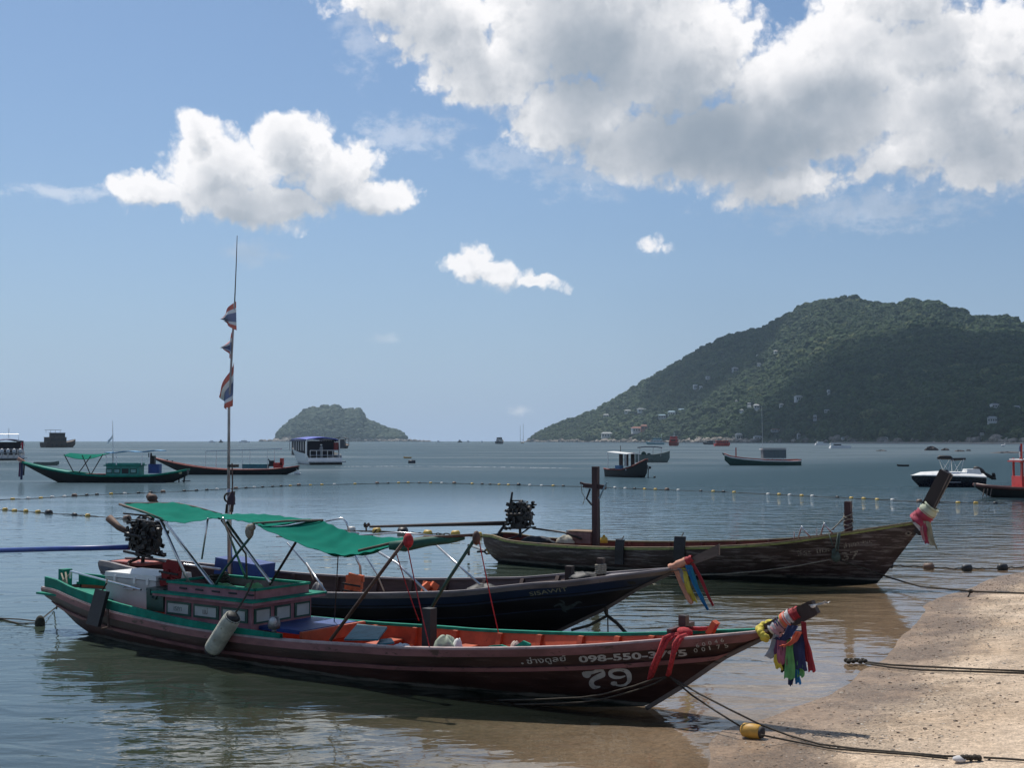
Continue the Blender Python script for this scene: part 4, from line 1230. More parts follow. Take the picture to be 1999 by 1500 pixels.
cr = on_boat(h1, 'rope_coil', 'tangle of dark rope in the tray on the pink cabin roof', 'rope', Vector((-7.08, .22, .80)))
mb = MB(); pts = [(.2 * math.cos(a * .7) * (1 - a * .012), .13 * math.sin(a * .7), .02 + .0045 * a) for a in range(40)]; mb.tube(pts, .018, 6); mb.build('rope_turns', M['rope'], cr, True)
gp = on_boat(h1, 'grey_lamp', 'small grey work lamp on the near gunwale below the cabin corner', 'lamp', L1(535, 1236, -.78))
mb = MB(); mb.tube([(0, 0, 0), (0, 0, .05)], .03, 8); mb.tube([(0, 0, .05), (0, 0, .10), (0, 0, .2)], [.07, .085, .06], 12); mb.build('body', mat('grey_metal', (.16, .16, .17), .5, .6), gp, True)
mb = MB(); mb.ball((.03, -.05, .15), (.05, .05, .055)); mb.build('lens', mat('clear_lens', (.55, .56, .56), .2), gp, True)
def board(h, label, a, b_, c_, d_, m_, th=.022, name='loose_board'):
    o = on_boat(h, name, label, 'board', a)
    P4 = [Vector(q) - Vector(a) for q in (a, b_, c_, d_)]
    mb = MB(); mb.sheet(lambda i, j: P4[0].lerp(P4[1], i / 3).lerp(P4[3].lerp(P4[2], i / 3), j / 3), 4, 4, -th); mb.build('panel', m_, o); return o
board(h1, 'blue painted hatch board leaning across the front boat aft of the post', L1(672, 1252, -.45), L1(738, 1252, -.45), L1(756, 1228, .3), L1(698, 1222, .3), M['teal'])
board(h1, 'short blue board lying low beside the black post', L1(735, 1262, -.5), L1(770, 1258, -.3), L1(764, 1250, .1), L1(742, 1252, .1), M['teal'])
bp = MB(); q = L1(838, 1254, -.1); bp.box(q + Vector((0, 0, -.02)), (.13, .13, .86)); bp.build('centre_post', M['black'], b1)
lump(h1, 'plastic_bag', 'white plastic bag lying inside the hull left of the black post', 'bag', L1(780, 1264, -.45) + Vector((0, .05, -.10)), (.17, .12, .13), M['white'], 8)
lump(h1, 'striped_bag', 'pale green and white cloth bag inside the hull right of the black post', 'bag', L1(872, 1262, -.3) + Vector((0, 0, -.12)), (.15, .14, .24), mat('pale_green_sack', (.36, .42, .32), .7), 9)
lump(h1, 'small_white_bag', 'small white plastic bag leaning beside the pale green sack', 'bag', L1(895, 1262, -.3) + Vector((0, 0, -.12)), (.07, .06, .2), M['white'], 10)
gw = on_boat(h1, 'green_board', 'green shaped board with a scooped edge lying inside the front boat', 'board', L1(950, 1268, -.5))
o_ = L1(950, 1268, -.5); mb = MB()
top_ = [(948, 1267), (962, 1260), (985, 1258), (1005, 1264), (1020, 1256), (1028, 1250), (1042, 1256)]
def gg(i, j):
    p = L1(*top_[i], -.45) - o_; return Vector((p.x, j * .012, p.z - (0 if j else .0))) if j == 0 else Vector((p.x, 0, -.05))
mb.sheet(gg, len(top_), 2, .03); mb.build('panel', M['green'], gw)
lump(h1, 'paper_packet', 'small cream and pink packet behind the green board', 'packet', L1(1007, 1262, -.1) + Vector((0, 0, -.1)), (.08, .06, .15), mat('cream_paper', (.62, .5, .42), .7), 12)

# red rope lashing on the bow
rl_ = on_boat(h1, 'mooring_strop', 'thick red rope looped over the bow posts of the front boat', 'rope', L1(1335, 1236, -.1))
o_ = L1(1335, 1236, -.1)
def rp(*a): return [L1(x, y, z) - o_ for x, y, z in a]
for k, pts in enumerate((((1335, 1238, -.10), (1312, 1240, -.25), (1296, 1246, -.40), (1286, 1275, -.42), (1272, 1305, -.40), (1267, 1328, -.36)),
            ((1337, 1240, -.1), (1315, 1243, -.25), (1302, 1252, -.38), (1290, 1278, -.42), (1272, 1322, -.38)),
            ((1345, 1238, -.1), (1325, 1245, -.3), (1316, 1258, -.36), (1311, 1290, -.37), (1303, 1320, -.34)),
            ((1347, 1240, -.1), (1328, 1249, -.3), (1316, 1275, -.37), (1306, 1318, -.34)),
            ((1328, 1230, -.05), (1338, 1234, .08), (1346, 1240, -.08), (1334, 1244, -.1), (1327, 1238, -.02), (1338, 1230, .06), (1348, 1238, -.02)),
            ((1340, 1226, .0), (1365, 1227, .02), (1392, 1226, .04)), ((1340, 1229, .0), (1365, 1230, .02), (1394, 1229, .04)), ((1392, 1218, .06), (1400, 1222, .0), (1395, 1229, .02), (1386, 1226, .08), (1393, 1220, .08)))):
    mb = MB(); mb.tube(rp(*pts), .022 if k < 4 else .014, 7); mb.build('rope_strand', M['redrope'], rl_, True)
mb = MB(); mb.ball((0.0, 0, .0), (.10, .09, .06)); mb.build('knot', M['redrope'], rl_, True)

# garlands and sashes
def fabric(name, col):
    return mat(name, col, .75, var=.18, vscale=9, bump=.004, bscale=20)
FAB = {'grey': fabric('grey_gauze', (.30, .31, .33)), 'purple': fabric('plum_ribbon', (.10, .03, .08)), 'rose': fabric('rose_ribbon', (.33, .09, .14)), 'navy': fabric('navy_ribbon', (.015, .022, .08)),
       'lime': fabric('green_ribbon', (.11, .32, .10)), 'blue': fabric('blue_ribbon', (.01, .16, .38)), 'red': fabric('red_ribbon', (.34, .022, .03)), 'coral': fabric('coral_ribbon', (.75, .14, .07)),
       'yellow': fabric('yellow_garland', (.62, .50, .06)), 'black': fabric('black_ribbon', (.015, .015, .02)), 'white': fabric('white_ribbon', (.6, .58, .57)), 'pink': fabric('pink_ribbon', (.5, .25, .25)),
       'peach': fabric('peach_ribbon', (.65, .30, .19)), 'cyan': fabric('cyan_ribbon', (.02, .25, .36))}
def hang(parent, h, o, pts, w, m_, y=0.0, seed=0, wav=.012, name='ribbon'):
    """a hanging cloth strip through photo points at lateral offset y, w wide, with soft folds"""
    r = random.Random(seed); P_ = [h.loc(px, py, y) - o for px, py in pts]; n = 14; W = w if isinstance(w, list) else [w, w]
    ph = r.uniform(0, 6)
    def g(i, j):
        t = i / (n - 1) * (len(P_) - 1); k = min(int(t), len(P_) - 2); p = P_[k].lerp(P_[k + 1], t - k)
        tt_ = i / (n - 1); ww = W[0] + (W[-1] - W[0]) * tt_; v = j / 6 - .5
        tw = .35 * math.sin(tt_ * 4 + ph)
        return p + Vector((v * ww * math.cos(tw), v * ww * math.sin(tw) + wav * math.sin(v * 15 + ph + tt_ * 5) + wav * .8 * math.sin(tt_ * 7 + ph), .012 * math.sin(v * 9 + ph) * (tt_ > .9)))
    mb = MB(); mb.sheet(g, n, 7, .004)
    return mb.build(name, m_, parent, True)
def wrap(parent, h, o, a, b_, ra, rb, m_, y=0.0, n=3, name='wrapping', lump_=.15, seed=1):
    """cloth wound round the stem post between two photo points"""
    r = random.Random(seed); A, B_ = h.loc(*a, y) - o, h.loc(*b_, y) - o; K = 9
    mb = MB(); mb.tube([A.lerp(B_, k / K) for k in range(K + 1)], [(ra + (rb - ra) * k / K) * (1 + r.uniform(-lump_, lump_)) for k in range(K + 1)], 12, False)
    return mb.build(name, m_, parent, True)

o_ = L1(1560, 1205, 0)
gar = on_boat(h1, 'ribbon_garland', 'thick bunch of many coloured sashes tied round the bow of the front boat', 'garland', o_, 'offering sashes tied to boat bows')
for k, (a, b_, ra, c) in enumerate((((1500, 1238), (1512, 1224), .10, 'black'), ((1510, 1228), (1524, 1216), .12, 'white'), ((1519, 1229), (1535, 1212), .135, 'pink'), ((1524, 1220), (1533, 1212), .138, 'navy'),
                                    ((1530, 1216), (1538, 1208), .140, 'lime'), ((1534, 1212), (1544, 1204), .142, 'coral'), ((1541, 1207), (1552, 1198), .140, 'white'), ((1549, 1202), (1560, 1194), .135, 'red'), ((1558, 1197), (1566, 1192), .12, 'red'))):
    a = (a[0] - 4, a[1] + 3); b_ = (b_[0] - 4, b_[1] + 4)
    wrap(gar, h1, o_, a, b_, ra * .56, ra * .56, FAB[c], seed=k)
for k, (pts, w, c, y) in enumerate(((((1516, 1240), (1512, 1265), (1505, 1285)), [.07, .14], 'grey', -.10), (((1522, 1245), (1518, 1270), (1518, 1288)), [.07, .09], 'purple', -.12),
                               (((1527, 1245), (1526, 1275), (1528, 1298)), [.10, .11], 'rose', -.13), (((1520, 1270), (1518, 1292), (1521, 1307)), [.09, .09], 'yellow', -.11),
                               (((1534, 1240), (1535, 1285), (1530, 1314)), [.09, .08], 'black', -.10), (((1543, 1250), (1541, 1290), (1541, 1326)), [.08, .11], 'lime', -.15), (((1545, 1290), (1544, 1320), (1543, 1339)), [.07, .05], 'navy', -.10),
                               (((1552, 1240), (1553, 1290), (1556, 1322), (1558, 1336)), [.08, .06], 'blue', -.10), (((1557, 1232), (1560, 1270), (1562, 1308)), [.12, .16], 'navy', -.15), (((1562, 1290), (1563, 1322)), [.08, .07], 'lime', -.12),
                               (((1567, 1215), (1573, 1260), (1577, 1294)), [.04, .11], 'red', -.12), (((1569, 1215), (1577, 1270), (1585, 1312)), [.04, .07], 'red', -.14),
                               (((1548, 1222), (1540, 1240), (1524, 1252), (1519, 1246)), [.12, .10], 'navy', -.2), (((1557, 1235), (1551, 1252), (1538, 1261), (1526, 1262)), [.08, .06], 'coral', -.19))):
    hang(gar, h1, o_, pts, w, FAB[c], y, seed=k)
yg = on_boat(h1, 'flower_garland', 'yellow flower garland looped round the bow of the front boat', 'garland', L1(1490, 1230, 0))
oy = L1(1490, 1230, 0); r_ = random.Random(4); mb = MB()
loop = rp((1486, 1232, -.16), (1480, 1228, -.10), (1484, 1224, 0), (1496, 1219, .06), (1508, 1217, .05)); loop = [p + o_ - oy for p in []] or [L1(x, y, z) - oy for x, y, z in ((1497, 1248, -.10), (1491, 1245, -.16), (1485, 1236, -.14), (1481, 1228, -.08), (1488, 1223, 0), (1498, 1219, .05), (1508, 1216, .05))]
pts = []
for a, b__ in zip(loop, loop[1:]):
    for q in range(5): pts.append(a.lerp(b__, q / 5))
for p in pts:
    mb.ball(p + Vector((r_.uniform(-.01, .01), r_.uniform(-.01, .01), r_.uniform(-.01, .01))), .036, 7, 5)
fl = mb.build('flowers', FAB['yellow'], yg, True); fl['kind'] = 'stuff'
tipc = on_boat(h1, 'white_rag', 'pale rag tied to the tip of the front boat\'s stem post', 'cloth', L1(1585, 1185, 0))
ot = L1(1585, 1185, 0)
hang(tipc, h1, ot, ((1583, 1183), (1598, 1181), (1616, 1176)), [.05, .075], FAB['white'], -.04, 5, .012, 'rag')
mb = MB(); mb.ball(L1(1587, 1184, -.03) - ot, (.028, .03, .02)); mb.build('knot', FAB['white'], tipc, True)

# ================================================================== boat 2: dark blue-black long-tail boat
h2 = Hull((1080, 1236), (.8882, -.4595),
          [(-9.1, .32), (-8, .66), (-6, 1.0), (-3.6, 1.16), (-1.6, 1.12), (-.2, .88), (.5, .66), (1.1, .42), (1.7, .17), (2.05, .05), (2.3, .015)],
          [(213, 1101), (330, 1128), (450, 1147), (613, 1160), (720, 1162), (828, 1160), (900, 1157), (1033, 1143), (1100, 1139), (1183, 1129), (1300, 1115), (1318, 1112)],
          [(1081, 1235), (1183, 1187), (1247, 1147), (1313, 1116)],
          [(-9.15, .5), (-8.8, .12), (-8.3, -.1), (-6, -.25), (-3, -.3), (-1, -.16), (-.4, -.06)], -9.05)
L2 = h2.loc
b2 = thing('longtail_boat', 'black and navy long-tail boat with grey gunwales and tall flag mast, behind the maroon boat', 'boat', h2.O, h2.rz, 'wooden long-tail boats')
M_H2 = hull_material('navy_black_hull', (0.010, 0.010, 0.013), (0.010, 0.014, 0.014), .02, (0.022, 0.020, 0.024))
h2.shell().build('hull', M_H2, b2, True)
h2.inner(-9.0, 1.6, .05, .10).build('lining', mat('brown_lining', (.085, .052, .045), .75, var=.35, vscale=4, stretch=(.4, 1, 2), bump=.003), b2, True)
M['navy'] = mat('navy_band', (0.014, 0.030, 0.075), .5, var=.35, vscale=4, stretch=(.4, 1, 1))
M['greyrail'] = mat('grey_gunwale', (0.22, 0.19, 0.195), .6, var=.3, vscale=5, stretch=(.4, 1, 1), col2=(.1, .08, .08), thr=.62, bump=.003)
for sd in (-1, 1):
    h2.strake(0, 0, sd, .02, -9.0, 2.2, 80, zmode=True, dz0=0, dz1=.06).build('top_strake', M['greyrail'], b2)
    h2.strake(0, 0, sd, .012, -9.0, 2.1, 80, zmode=True, dz0=.062, dz1=.17).build('navy_band', M['navy'], b2)
    h2.strake(0, 0, sd, .020, -9.0, 2.0, 80, zmode=True, dz0=.19, dz1=.215).build('rubbing_strake', mat('slate_strake', (.04, .06, .11), .6), b2)
    h2.strake(0, 0, sd, .014, -8, .9, 80, zmode=True, dz0=.40, dz1=.415).build('rubbing_strake', mat('slate_strake', (.04, .06, .11), .6), b2)
    h2.capline(sd, .085, .03, -9.0, 1.9).build('gunwale', M['greyrail'], b2)
ft = MB(); P0 = [h2.P(-9.05, k / 6, -1) for k in range(7)]; P2 = [h2.P(-9.05, k / 6, 1) for k in range(7)]
ft.add(P0 + P2, [(k, k + 1, 8 + k, 7 + k) for k in range(6)]); ft.build('transom', M['dwood'], b2)
ribs(h2, [-5.6, -4.7, -3.9, -3.2, -2.5, -1.75, -1.0, -.3, .2], b2, mat('brown_lining', (.085, .052, .045)), .06, .06)
floor_boards(h2, -6, 0, .12, .26, b2, M['wood'])
mb = MB(); xs_ = h2.xs(.75, 2.0, 10)
mb.grid(lambda i, j: Vector((xs_[i], (-1, 1)[j] * max(h2.b(xs_[i]) - .02, .005), h2.zs(xs_[i]) + .004)), 10, 2); mb.build('foredeck', M['greyrail'], b2)
mb = MB(); st = [L2(1079, 1238, 0), L2(1183, 1189, 0), L2(1247, 1149, 0), L2(1313, 1118, 0)]
for a, b_ in zip(st, st[1:]): mb.bar(a, b_, .03, .05)
mb.build('stem_bar', M['wood'], b2)
mb = MB(); q0, q1 = L2(1300, 1118, 0), L2(1402, 1074, 0)
mb.sheet(lambda i, j: q0.lerp(q1, i / 5) + Vector((0, .03, (-1, 1)[j] * (.03 + .01 * i))), 6, 2, .06); mb.build('stem_post', M['wood'], b2)
mb = MB(); mb.box(L2(1112, 1129, .1) + Vector((0, 0, .03)), (.11, .11, .30)); mb.build('samson_post', M['dwood'], b2)
mb = MB(); q = L2(1173, 1114, 0); mb.box(q + Vector((0, 0, .0)), (.10, .10, .36)); mb.build('samson_post', M['dwood'], b2)
wr_ = on_boat(h2, 'rope_wrap', 'grey rope wound round the bow post of the navy boat', 'rope', q)
mb = MB(); mb.tube([(.075 * math.cos(a * .9), .075 * math.sin(a * .9), -.06 + a * .0042) for a in range(36)], .016, 6); mb.build('rope_turns', M['rope2'], wr_, True)
lump(h2, 'black_rope_heap', 'heap of black rope and red cloth on the foredeck of the navy boat', 'rope', L2(1140, 1128, 0) + Vector((0, 0, -.02)), (.25, .16, .10), M['black'], 14)
e2 = engine(b2, L2(283, 1056, 0) + Vector((0, 0, 0)), 1.0, 5, .12)
mb = MB(); mb.tube([L2(260, 1045, -.1), L2(232, 1030, -.1), L2(213, 1012, -.1)], [.04, .06, .075], 10); mb.build('exhaust_pipe', M['rust'], b2, True)
mb = MB(); mb.tube([L2(318, 1000, .3), L2(300, 976, .3), L2(290, 968, .3)], [.04, .05, .06], 10); mb.ball(L2(297, 973, .3), (.11, .09, .08)); mb.build('air_filter', M['rust'], b2, True)
mb = MB(); mb.tube([L2(252, 1069, 0), L2(120, 1072, 0), L2(-60, 1077, 0)], .05, 10); mb.build('propeller_shaft', mat('blue_shaft_pipe', (.01, .05, .26), .45, var=.2), b2, True)
mb = MB(); mb.tube([L2(296, 1092, .0), L2(340, 1100, -.1), L2(430, 1112, -.2)], .022, 7); mb.build('tiller', M['steel'], b2, True)
mb = MB(); mb.tube([L2(272, 1090, .0), L2(252, 1098, -.2), L2(250, 1112, -.3), L2(262, 1118, -.3)], .03, 8); mb.build('steering_yoke', M['rust'], b2, True)
mb = MB(); mb.box(L2(262, 1099, .1), (.9, .5, .05)); mb.build('stern_deck', mat('coral_paint', (.42, .09, .06), .6), b2)
mb = MB(); mb.tube([L2(450, 1150, 0), L2(447, 980, 0), L2(446, 955, 0)], [.045, .04, .035], 8); mast = mb.build('mast', M['steel'], b2, True)
mb = MB(); mb.tube([L2(446, 990, .05), L2(447, 800, .05), L2(452, 700, .05), L2(458, 590, .05)], [.026, .024, .02, .016], 8); mb.build('mast_pole', mat('grey_bamboo_pole', (.36, .34, .33), .5), b2, True)
mb = MB(); mb.tube([L2(458, 592, .05), L2(461, 520, .05), L2(463, 460, .05)], [.011, .009, .006], 6); mb.build('antenna', mat('grey_metal', (.16, .16, .17)), b2, True)
mb = MB(); mb.tube([L2(452, 1010, -.1), L2(454, 940, -.1), L2(453, 905, -.1)], .012, 6); mb.build('prop_stick', M['rust'], b2)
mb = MB(); pts = [L2(447 + 9 * math.cos(a * .5), 972 + 9 * math.sin(a * .5), -.06) for a in range(22)]; mb.tube(pts, .016, 6)
mb.tube([L2(443, 985, -.05), L2(441, 1003, -.05)], .02, 5); mb.tube([L2(456, 960, -.05), L2(452, 1000, -.05)], .03, 5); mb.build('coiled_line', M['rope'], b2)
lump(h2, 'dark_cloth', 'dark red cloth knotted at the foot of the flag mast', 'cloth', L2(452, 986, -.1), (.07, .07, .22), mat('dark_cloth', (.05, .03, .04), .8), 17)
mb = MB(); mb.box(L2(455, 910, 0), (.16, .12, .05)); mb.build('mast_lamp', M['black'], b2)
# canopy hoops of boat 2
for nm, pts, r_ in (('canopy_hoop', ((598, 1100, -.6), (637, 1158, -.95)), .016), ('canopy_hoop', ((730, 1073, -.6), (775, 1100, -.8), (835, 1158, -1.05)), .019), ('canopy_hoop', ((850, 1063, -.5), (937, 1142, -.95)), .017),
                    ('canopy_hoop', ((690, 1080, .5), (703, 1105, .6), (706, 1155, .7)), .022), ('canopy_hoop', ((708, 1078, .2), (735, 1120, .3), (750, 1155, .4)), .014),
                    ('canopy_rail', ((540, 1048, -.5), (600, 1048, .3), (660, 1040, .5), (700, 1042, .5)), .018), ('canopy_rail', ((636, 1018, .6), (668, 1012, .6), (676, 1020, .6), (683, 1040, .6)), .016),
                    ('canopy_hoop', ((560, 1060, .4), (600, 1105, .6), (612, 1132, .7)), .014), ('canopy_rail', ((700, 1046, .2), (780, 1040, .2), (880, 1050, .2)), .014)):
    mb = MB(); mb.tube([L2(*p) for p in pts], r_, 7); mb.build(nm, M['steel'], b2, True)
mb = MB(); q = L2(470, 1118, .3); mb.box(q + Vector((0, .1, .02)), (.95, .5, .38), Matrix.Rotation(.1, 3, 'Y')); bx = mb.build('engine_cover', M['blue'], b2)
htx2 = []
def ar2(px, py):
    y = .5
    for _ in range(30):
        p = L2(px, py, -y); k = h2.kz(p.x, p.z); y = .6 * y + .4 * abs(h2.P(p.x, k, 1).y)
    return p
htxt('SISAWIT', (1036, 1163), (1110, 1152), .065, .01, h2, b2, mat('pale_yellow_lettering', (.34, .34, .22), .6, var=.3, vscale=14), ar2) if False else hull_text(h2, 'SISAWIT', ar2(1036, 1164).x, ar2(1036, 1164).z, ar2(1110, 1154).x, ar2(1110, 1154).z, .062, b2, mat('pale_yellow_lettering', (.30, .31, .22), .6, var=.3, vscale=14), bold=.01, off=.018)
strokes(h2, b2, ar2, [([(1082, 1185), (1095, 1180), (1105, 1188), (1118, 1184), (1130, 1176), (1138, 1178)], [2, 5, 9, 7, 4, 1])], 'emblem', mat('faint_blue_emblem', (.07, .10, .11), .6, var=.4, vscale=20), .02)
strokes(h2, b2, ar2, [([(1093, 1172), (1102, 1177), (1100, 1190), (1108, 1196)], [1, 4, 5, 1])], 'emblem', mat('faint_blue_emblem', (.07, .10, .11)), .022)
life_jacket(h2, L2(688, 1150, .2) + Vector((0, 0, -.12)), 'orange life jacket with black straps standing inside the navy boat', M['orangejk'], .2, .2, .78)
life_jacket(h2, L2(838, 1152, .1) + Vector((0, 0, -.20)), 'orange slatted life jacket lying inside the navy boat', M['orangejk'], 1.0, 1.2, .7)
lump(h2, 'grey_jug', 'grey plastic jug inside the navy boat near the cabin', 'jug', L2(620, 1150, -.3) + Vector((0, 0, -.1)), (.12, .10, .2), mat('grey_plastic', (.2, .19, .19), .5), 19)
lump(h2, 'orange_sheet', 'flat orange cloth lying right of the slatted life jacket', 'cloth', L2(890, 1155, -.1) + Vector((0, 0, -.12)), (.3, .2, .12), mat('coral_paint', (.42, .09, .06)), 20)
lump(h2, 'black_net_heap', 'dark heap of net in the navy boat at the foot of the silver pole', 'net', L2(945, 1148, 0) + Vector((0, 0, -.1)), (.3, .25, .16), M['black'], 21)
o_ = L2(1335, 1100, 0)
gar = on_boat(h2, 'ribbon_garland', 'five thin peach, yellow, blue and red sashes hanging from the bow of the navy boat', 'garland', o_, 'offering sashes tied to boat bows')
wrap(gar, h2, o_, (1308, 1110), (1340, 1096), .055, .06, FAB['peach'], y=-.0, seed=2)
wrap(gar, h2, o_, (1336, 1098), (1352, 1090), .06, .05, FAB['red'], y=-.0, seed=3)
for k, (pts, w, c) in enumerate(((((1318, 1110), (1332, 1145), (1350, 1180)), [.07, .09], 'peach'), (((1334, 1110), (1343, 1145), (1355, 1176)), [.06, .12], 'yellow'), (((1343, 1104), (1358, 1145), (1382, 1192)), [.09, .06], 'blue'),
                                 (((1352, 1100), (1372, 1140), (1392, 1184)), [.05, .05], 'red'), (((1326, 1110), (1338, 1140)), [.08, .05], 'grey'), (((1348, 1105), (1362, 1150), (1372, 1170)), [.05, .04], 'cyan'))):
    hang(gar, h2, o_, pts, w, FAB[c], -.05, seed=k + 20)
# sling below the bow of boat 2
sl = on_boat(h2, 'mooring_rope', 'black rope bridle hanging in a loop below the bow of the navy boat', 'rope', L2(1185, 1185, 0)); os_ = L2(1185, 1185, 0)
for pts, r_ in ((((1115, 1231, -.2), (1150, 1222, -.1), (1178, 1207, -.05), (1186, 1203, 0)), .022), (((1186, 1203, 0), (1205, 1218, 0), (1225, 1240, -.05), (1236, 1244, -.1)), .026), (((1178, 1188, 0), (1184, 1204, 0)), .014), (((1186, 1186, 0), (1187, 1242, 0)), .010), (((1182, 1186, -.03), (1185, 1202, -.03)), .02)):
    mb = MB(); mb.tube([L2(*p) - os_ for p in pts], r_, 6); mb.build('rope_strand', M['rope'], sl, True)

# flags on the mast of boat 2
def flag(label, quad, stripes_, folds, seed):
    """three-coloured cloth: quad = photo points (hoist top, fly top, fly bottom, hoist bottom)"""
    P4 = [L2(x, y, .02) for x, y in quad]; o0 = P4[0]
    fl = on_boat(h2, 'flag', label, 'flag', o0, 'striped flags on the mast')
    n = 14
    def pt(u, v):       # v down the hoist, u out along the fly
        a = P4[0].lerp(P4[3], v); b_ = P4[1].lerp(P4[2], v)
        p = a.lerp(b_, u) - o0
        return p + Vector((0, .05 * math.sin(v * 9 + seed) * u + .04 * math.sin(u * 7 + seed * 2), 0))
    for v0, v1, m_ in stripes_:
        mb = MB(); mb.sheet(lambda i, j: pt(i / (n - 1), v0 + (v1 - v0) * j / 4), n, 5, .004); mb.build('stripe', m_, fl, True)
    return fl
FR, FW, FB = mat('flag_red', (.62, .17, .13), .8, var=.15), mat('flag_white', (.78, .77, .76), .8, var=.1), mat('flag_blue', (.20, .23, .36), .8, var=.15)
ST = [(0, .22, FR), (.22, .38, FW), (.38, .72, FB), (.72, .84, FW), (.84, 1, FR)]
flag('uppermost striped flag on the tall mast, red, white and blue', ((458, 588), (428, 621), (437, 627), (459, 645)), ST, 2, 1)
flag('middle and smallest striped flag on the tall mast', ((456, 648), (434, 680), (441, 681), (452, 701)), ST, 2, 2.2)
flag('lowest and largest striped flag on the tall mast', ((455, 708), (427, 772), (440, 800), (453, 792)), ST, 2, 3.4)

# ================================================================== boat 3: weathered brown long-tail boat
h3 = Hull((1714, 1141), (.85, -.5268),
          [(-9.3, .38), (-8.5, .62), (-7, .85), (-5, .95), (-3, .94), (-1.8, .82), (-.8, .58), (-.1, .36), (.4, .18), (.75, .06), (.9, .02)],
          [(960, 1047), (993, 1057), (1060, 1064), (1167, 1070), (1300, 1071), (1420, 1068), (1520, 1061), (1640, 1044), (1780, 1022), (1795, 1019)],
          [(1714, 1140), (1760, 1080), (1797, 1032)],
          [(-9.35, .3), (-9.1, .0), (-8.6, -.15), (-6, -.3), (-3, -.28), (-1, -.12), (-.3, -.04)], -9.3)
L3 = h3.loc
b3 = thing('longtail_boat', 'weathered brown long-tail boat with peeling planks and yellow-green gunwale, painted number 37', 'boat', h3.O, h3.rz, 'wooden long-tail boats')
M_H3 = hull_material('weathered_brown_hull', (0.040, 0.024, 0.021), (0.012, 0.016, 0.015), .10, (0.19, 0.16, 0.145), .09)
h3.shell().build('hull', M_H3, b3, True)
KS = [.34, .47, .58, .68, .77, .86, .94]
for sd in (-1, 1):
    for k0, k1 in zip(KS, KS[1:]):
        h3.strake(k0 + .004, k1 - .004, sd, .016, -9.2, .78, 64).build('plank', M_H3, b3, False)
    h3.strake(0, 0, sd, .026, -9.3, .86, 80, zmode=True, dz0=.0, dz1=.03).build('top_strake', mat('yellow_green_edge', (.30, .33, .10), .7, var=.3, vscale=5, col2=(.12, .10, .05), thr=.58), b3)
    h3.capline(sd, .09, .028, -9.3, .8).build('gunwale', mat('ochre_gunwale', (.22, .17, .085), .7, var=.4, vscale=5, col2=(.10, .07, .05), thr=.56, stretch=(.4, 1, 1), bump=.004), b3)
h3.inner(-9.2, .6, .05, .12).build('lining', mat('dull_red_lining', (.16, .04, .03), .75, var=.4, vscale=4), b3, True)
ft = MB(); P0 = [h3.P(-9.3, k / 6, -1) for k in range(7)]; P2 = [h3.P(-9.3, k / 6, 1) for k in range(7)]
ft.add(P0 + P2, [(k, k + 1, 8 + k, 7 + k) for k in range(6)]); ft.build('transom', M['dwood'], b3)
ribs(h3, [-8, -7, -6, -5, -4.2, -3.4, -2.6, -1.8, -1], b3, mat('dull_red_lining', (.16, .04, .03)), .06, .05)
floor_boards(h3, -8, -1, .14, .28, b3, M['wood'])
mb = MB(); mb.bar(L3(1786, 1040, 0), L3(1848, 922, 0), .26, .10, up=(0, 1, 0)); mb.build('stem_post', mat('black_brown_post', (.022, .015, .014), .6, var=.3, vscale=4, stretch=(1, 1, .3), bump=.003), b3)
mb = MB(); mb.bar(L3(1790, 1034, 0) + Vector((.13, 0, 0)), L3(1853, 924, 0) + Vector((.03, 0, 0)), .02, .112, up=(0, 1, 0)); mb.build('stem_edge', M['wood'], b3)
mb = MB(); mb.box(L3(1163, 1000, 0) + Vector((0, 0, .02)), (.135, .135, 2.05)); mb.build('mast', mat('red_brown_timber', (.055, .022, .022), .65, var=.4, vscale=4, stretch=(1, 1, .3), bump=.004), b3)
mb = MB(); mb.bar(L3(1140, 948, 0), L3(1182, 952, 0), .10, .10); mb.bar(L3(1133, 943, 0), L3(1150, 949, 0), .045, .045); mb.build('crosspiece', mat('red_brown_timber', (.055, .022, .022)), b3)
mb = MB(); mb.tube([L3(1185, 942, -.05), L3(1176, 960, -.08), L3(1170, 974, -.08)], .022, 6); mb.build('blue_handle', mat('pale_blue_metal', (.2, .3, .34), .5), b3)
mb = MB(); mb.tube([L3(1152, 955, -.05), L3(1145, 974, -.05), L3(1155, 986, -.05), L3(1160, 985, -.05)], .022, 6); mb.build('iron_hook', M['black'], b3, True)
mb = MB(); mb.tube([L3(1134, 944, -.05), L3(1136, 962, -.05), L3(1142, 972, -.05), L3(1138, 985, -.05)], .008, 5); mb.build('thin_line', M['rope2'], b3)
mb = MB(); mb.tube([L3(1170, 980, -.06), L3(1171, 1058, -.06)], .012, 5); mb.build('thin_line', M['rope'], b3)
mb = MB(); mb.box(L3(1656, 1009, 0) + Vector((0, 0, 0)), (.13, .13, .62)); mb.build('samson_post', mat('red_brown_timber', (.055, .022, .022)), b3)
rw = on_boat(h3, 'rope_wrap', 'pale rope criss-crossed round the bow post of the weathered boat', 'rope', L3(1656, 1022, 0))
mb = MB(); mb.tube([(.095 * math.cos(a * .95), .095 * math.sin(a * .95), -.16 + .0085 * a + .03 * math.sin(a * 1.3)) for a in range(44)], .011, 5); mb.tube([(-.09, 0, .12), (-.28, -.15, -.14)], .01, 5); mb.tube([(-.09, 0, .08), (-.34, -.2, -.18)], .01, 5); mb.build('rope_turns', M['rope2'], rw, True)
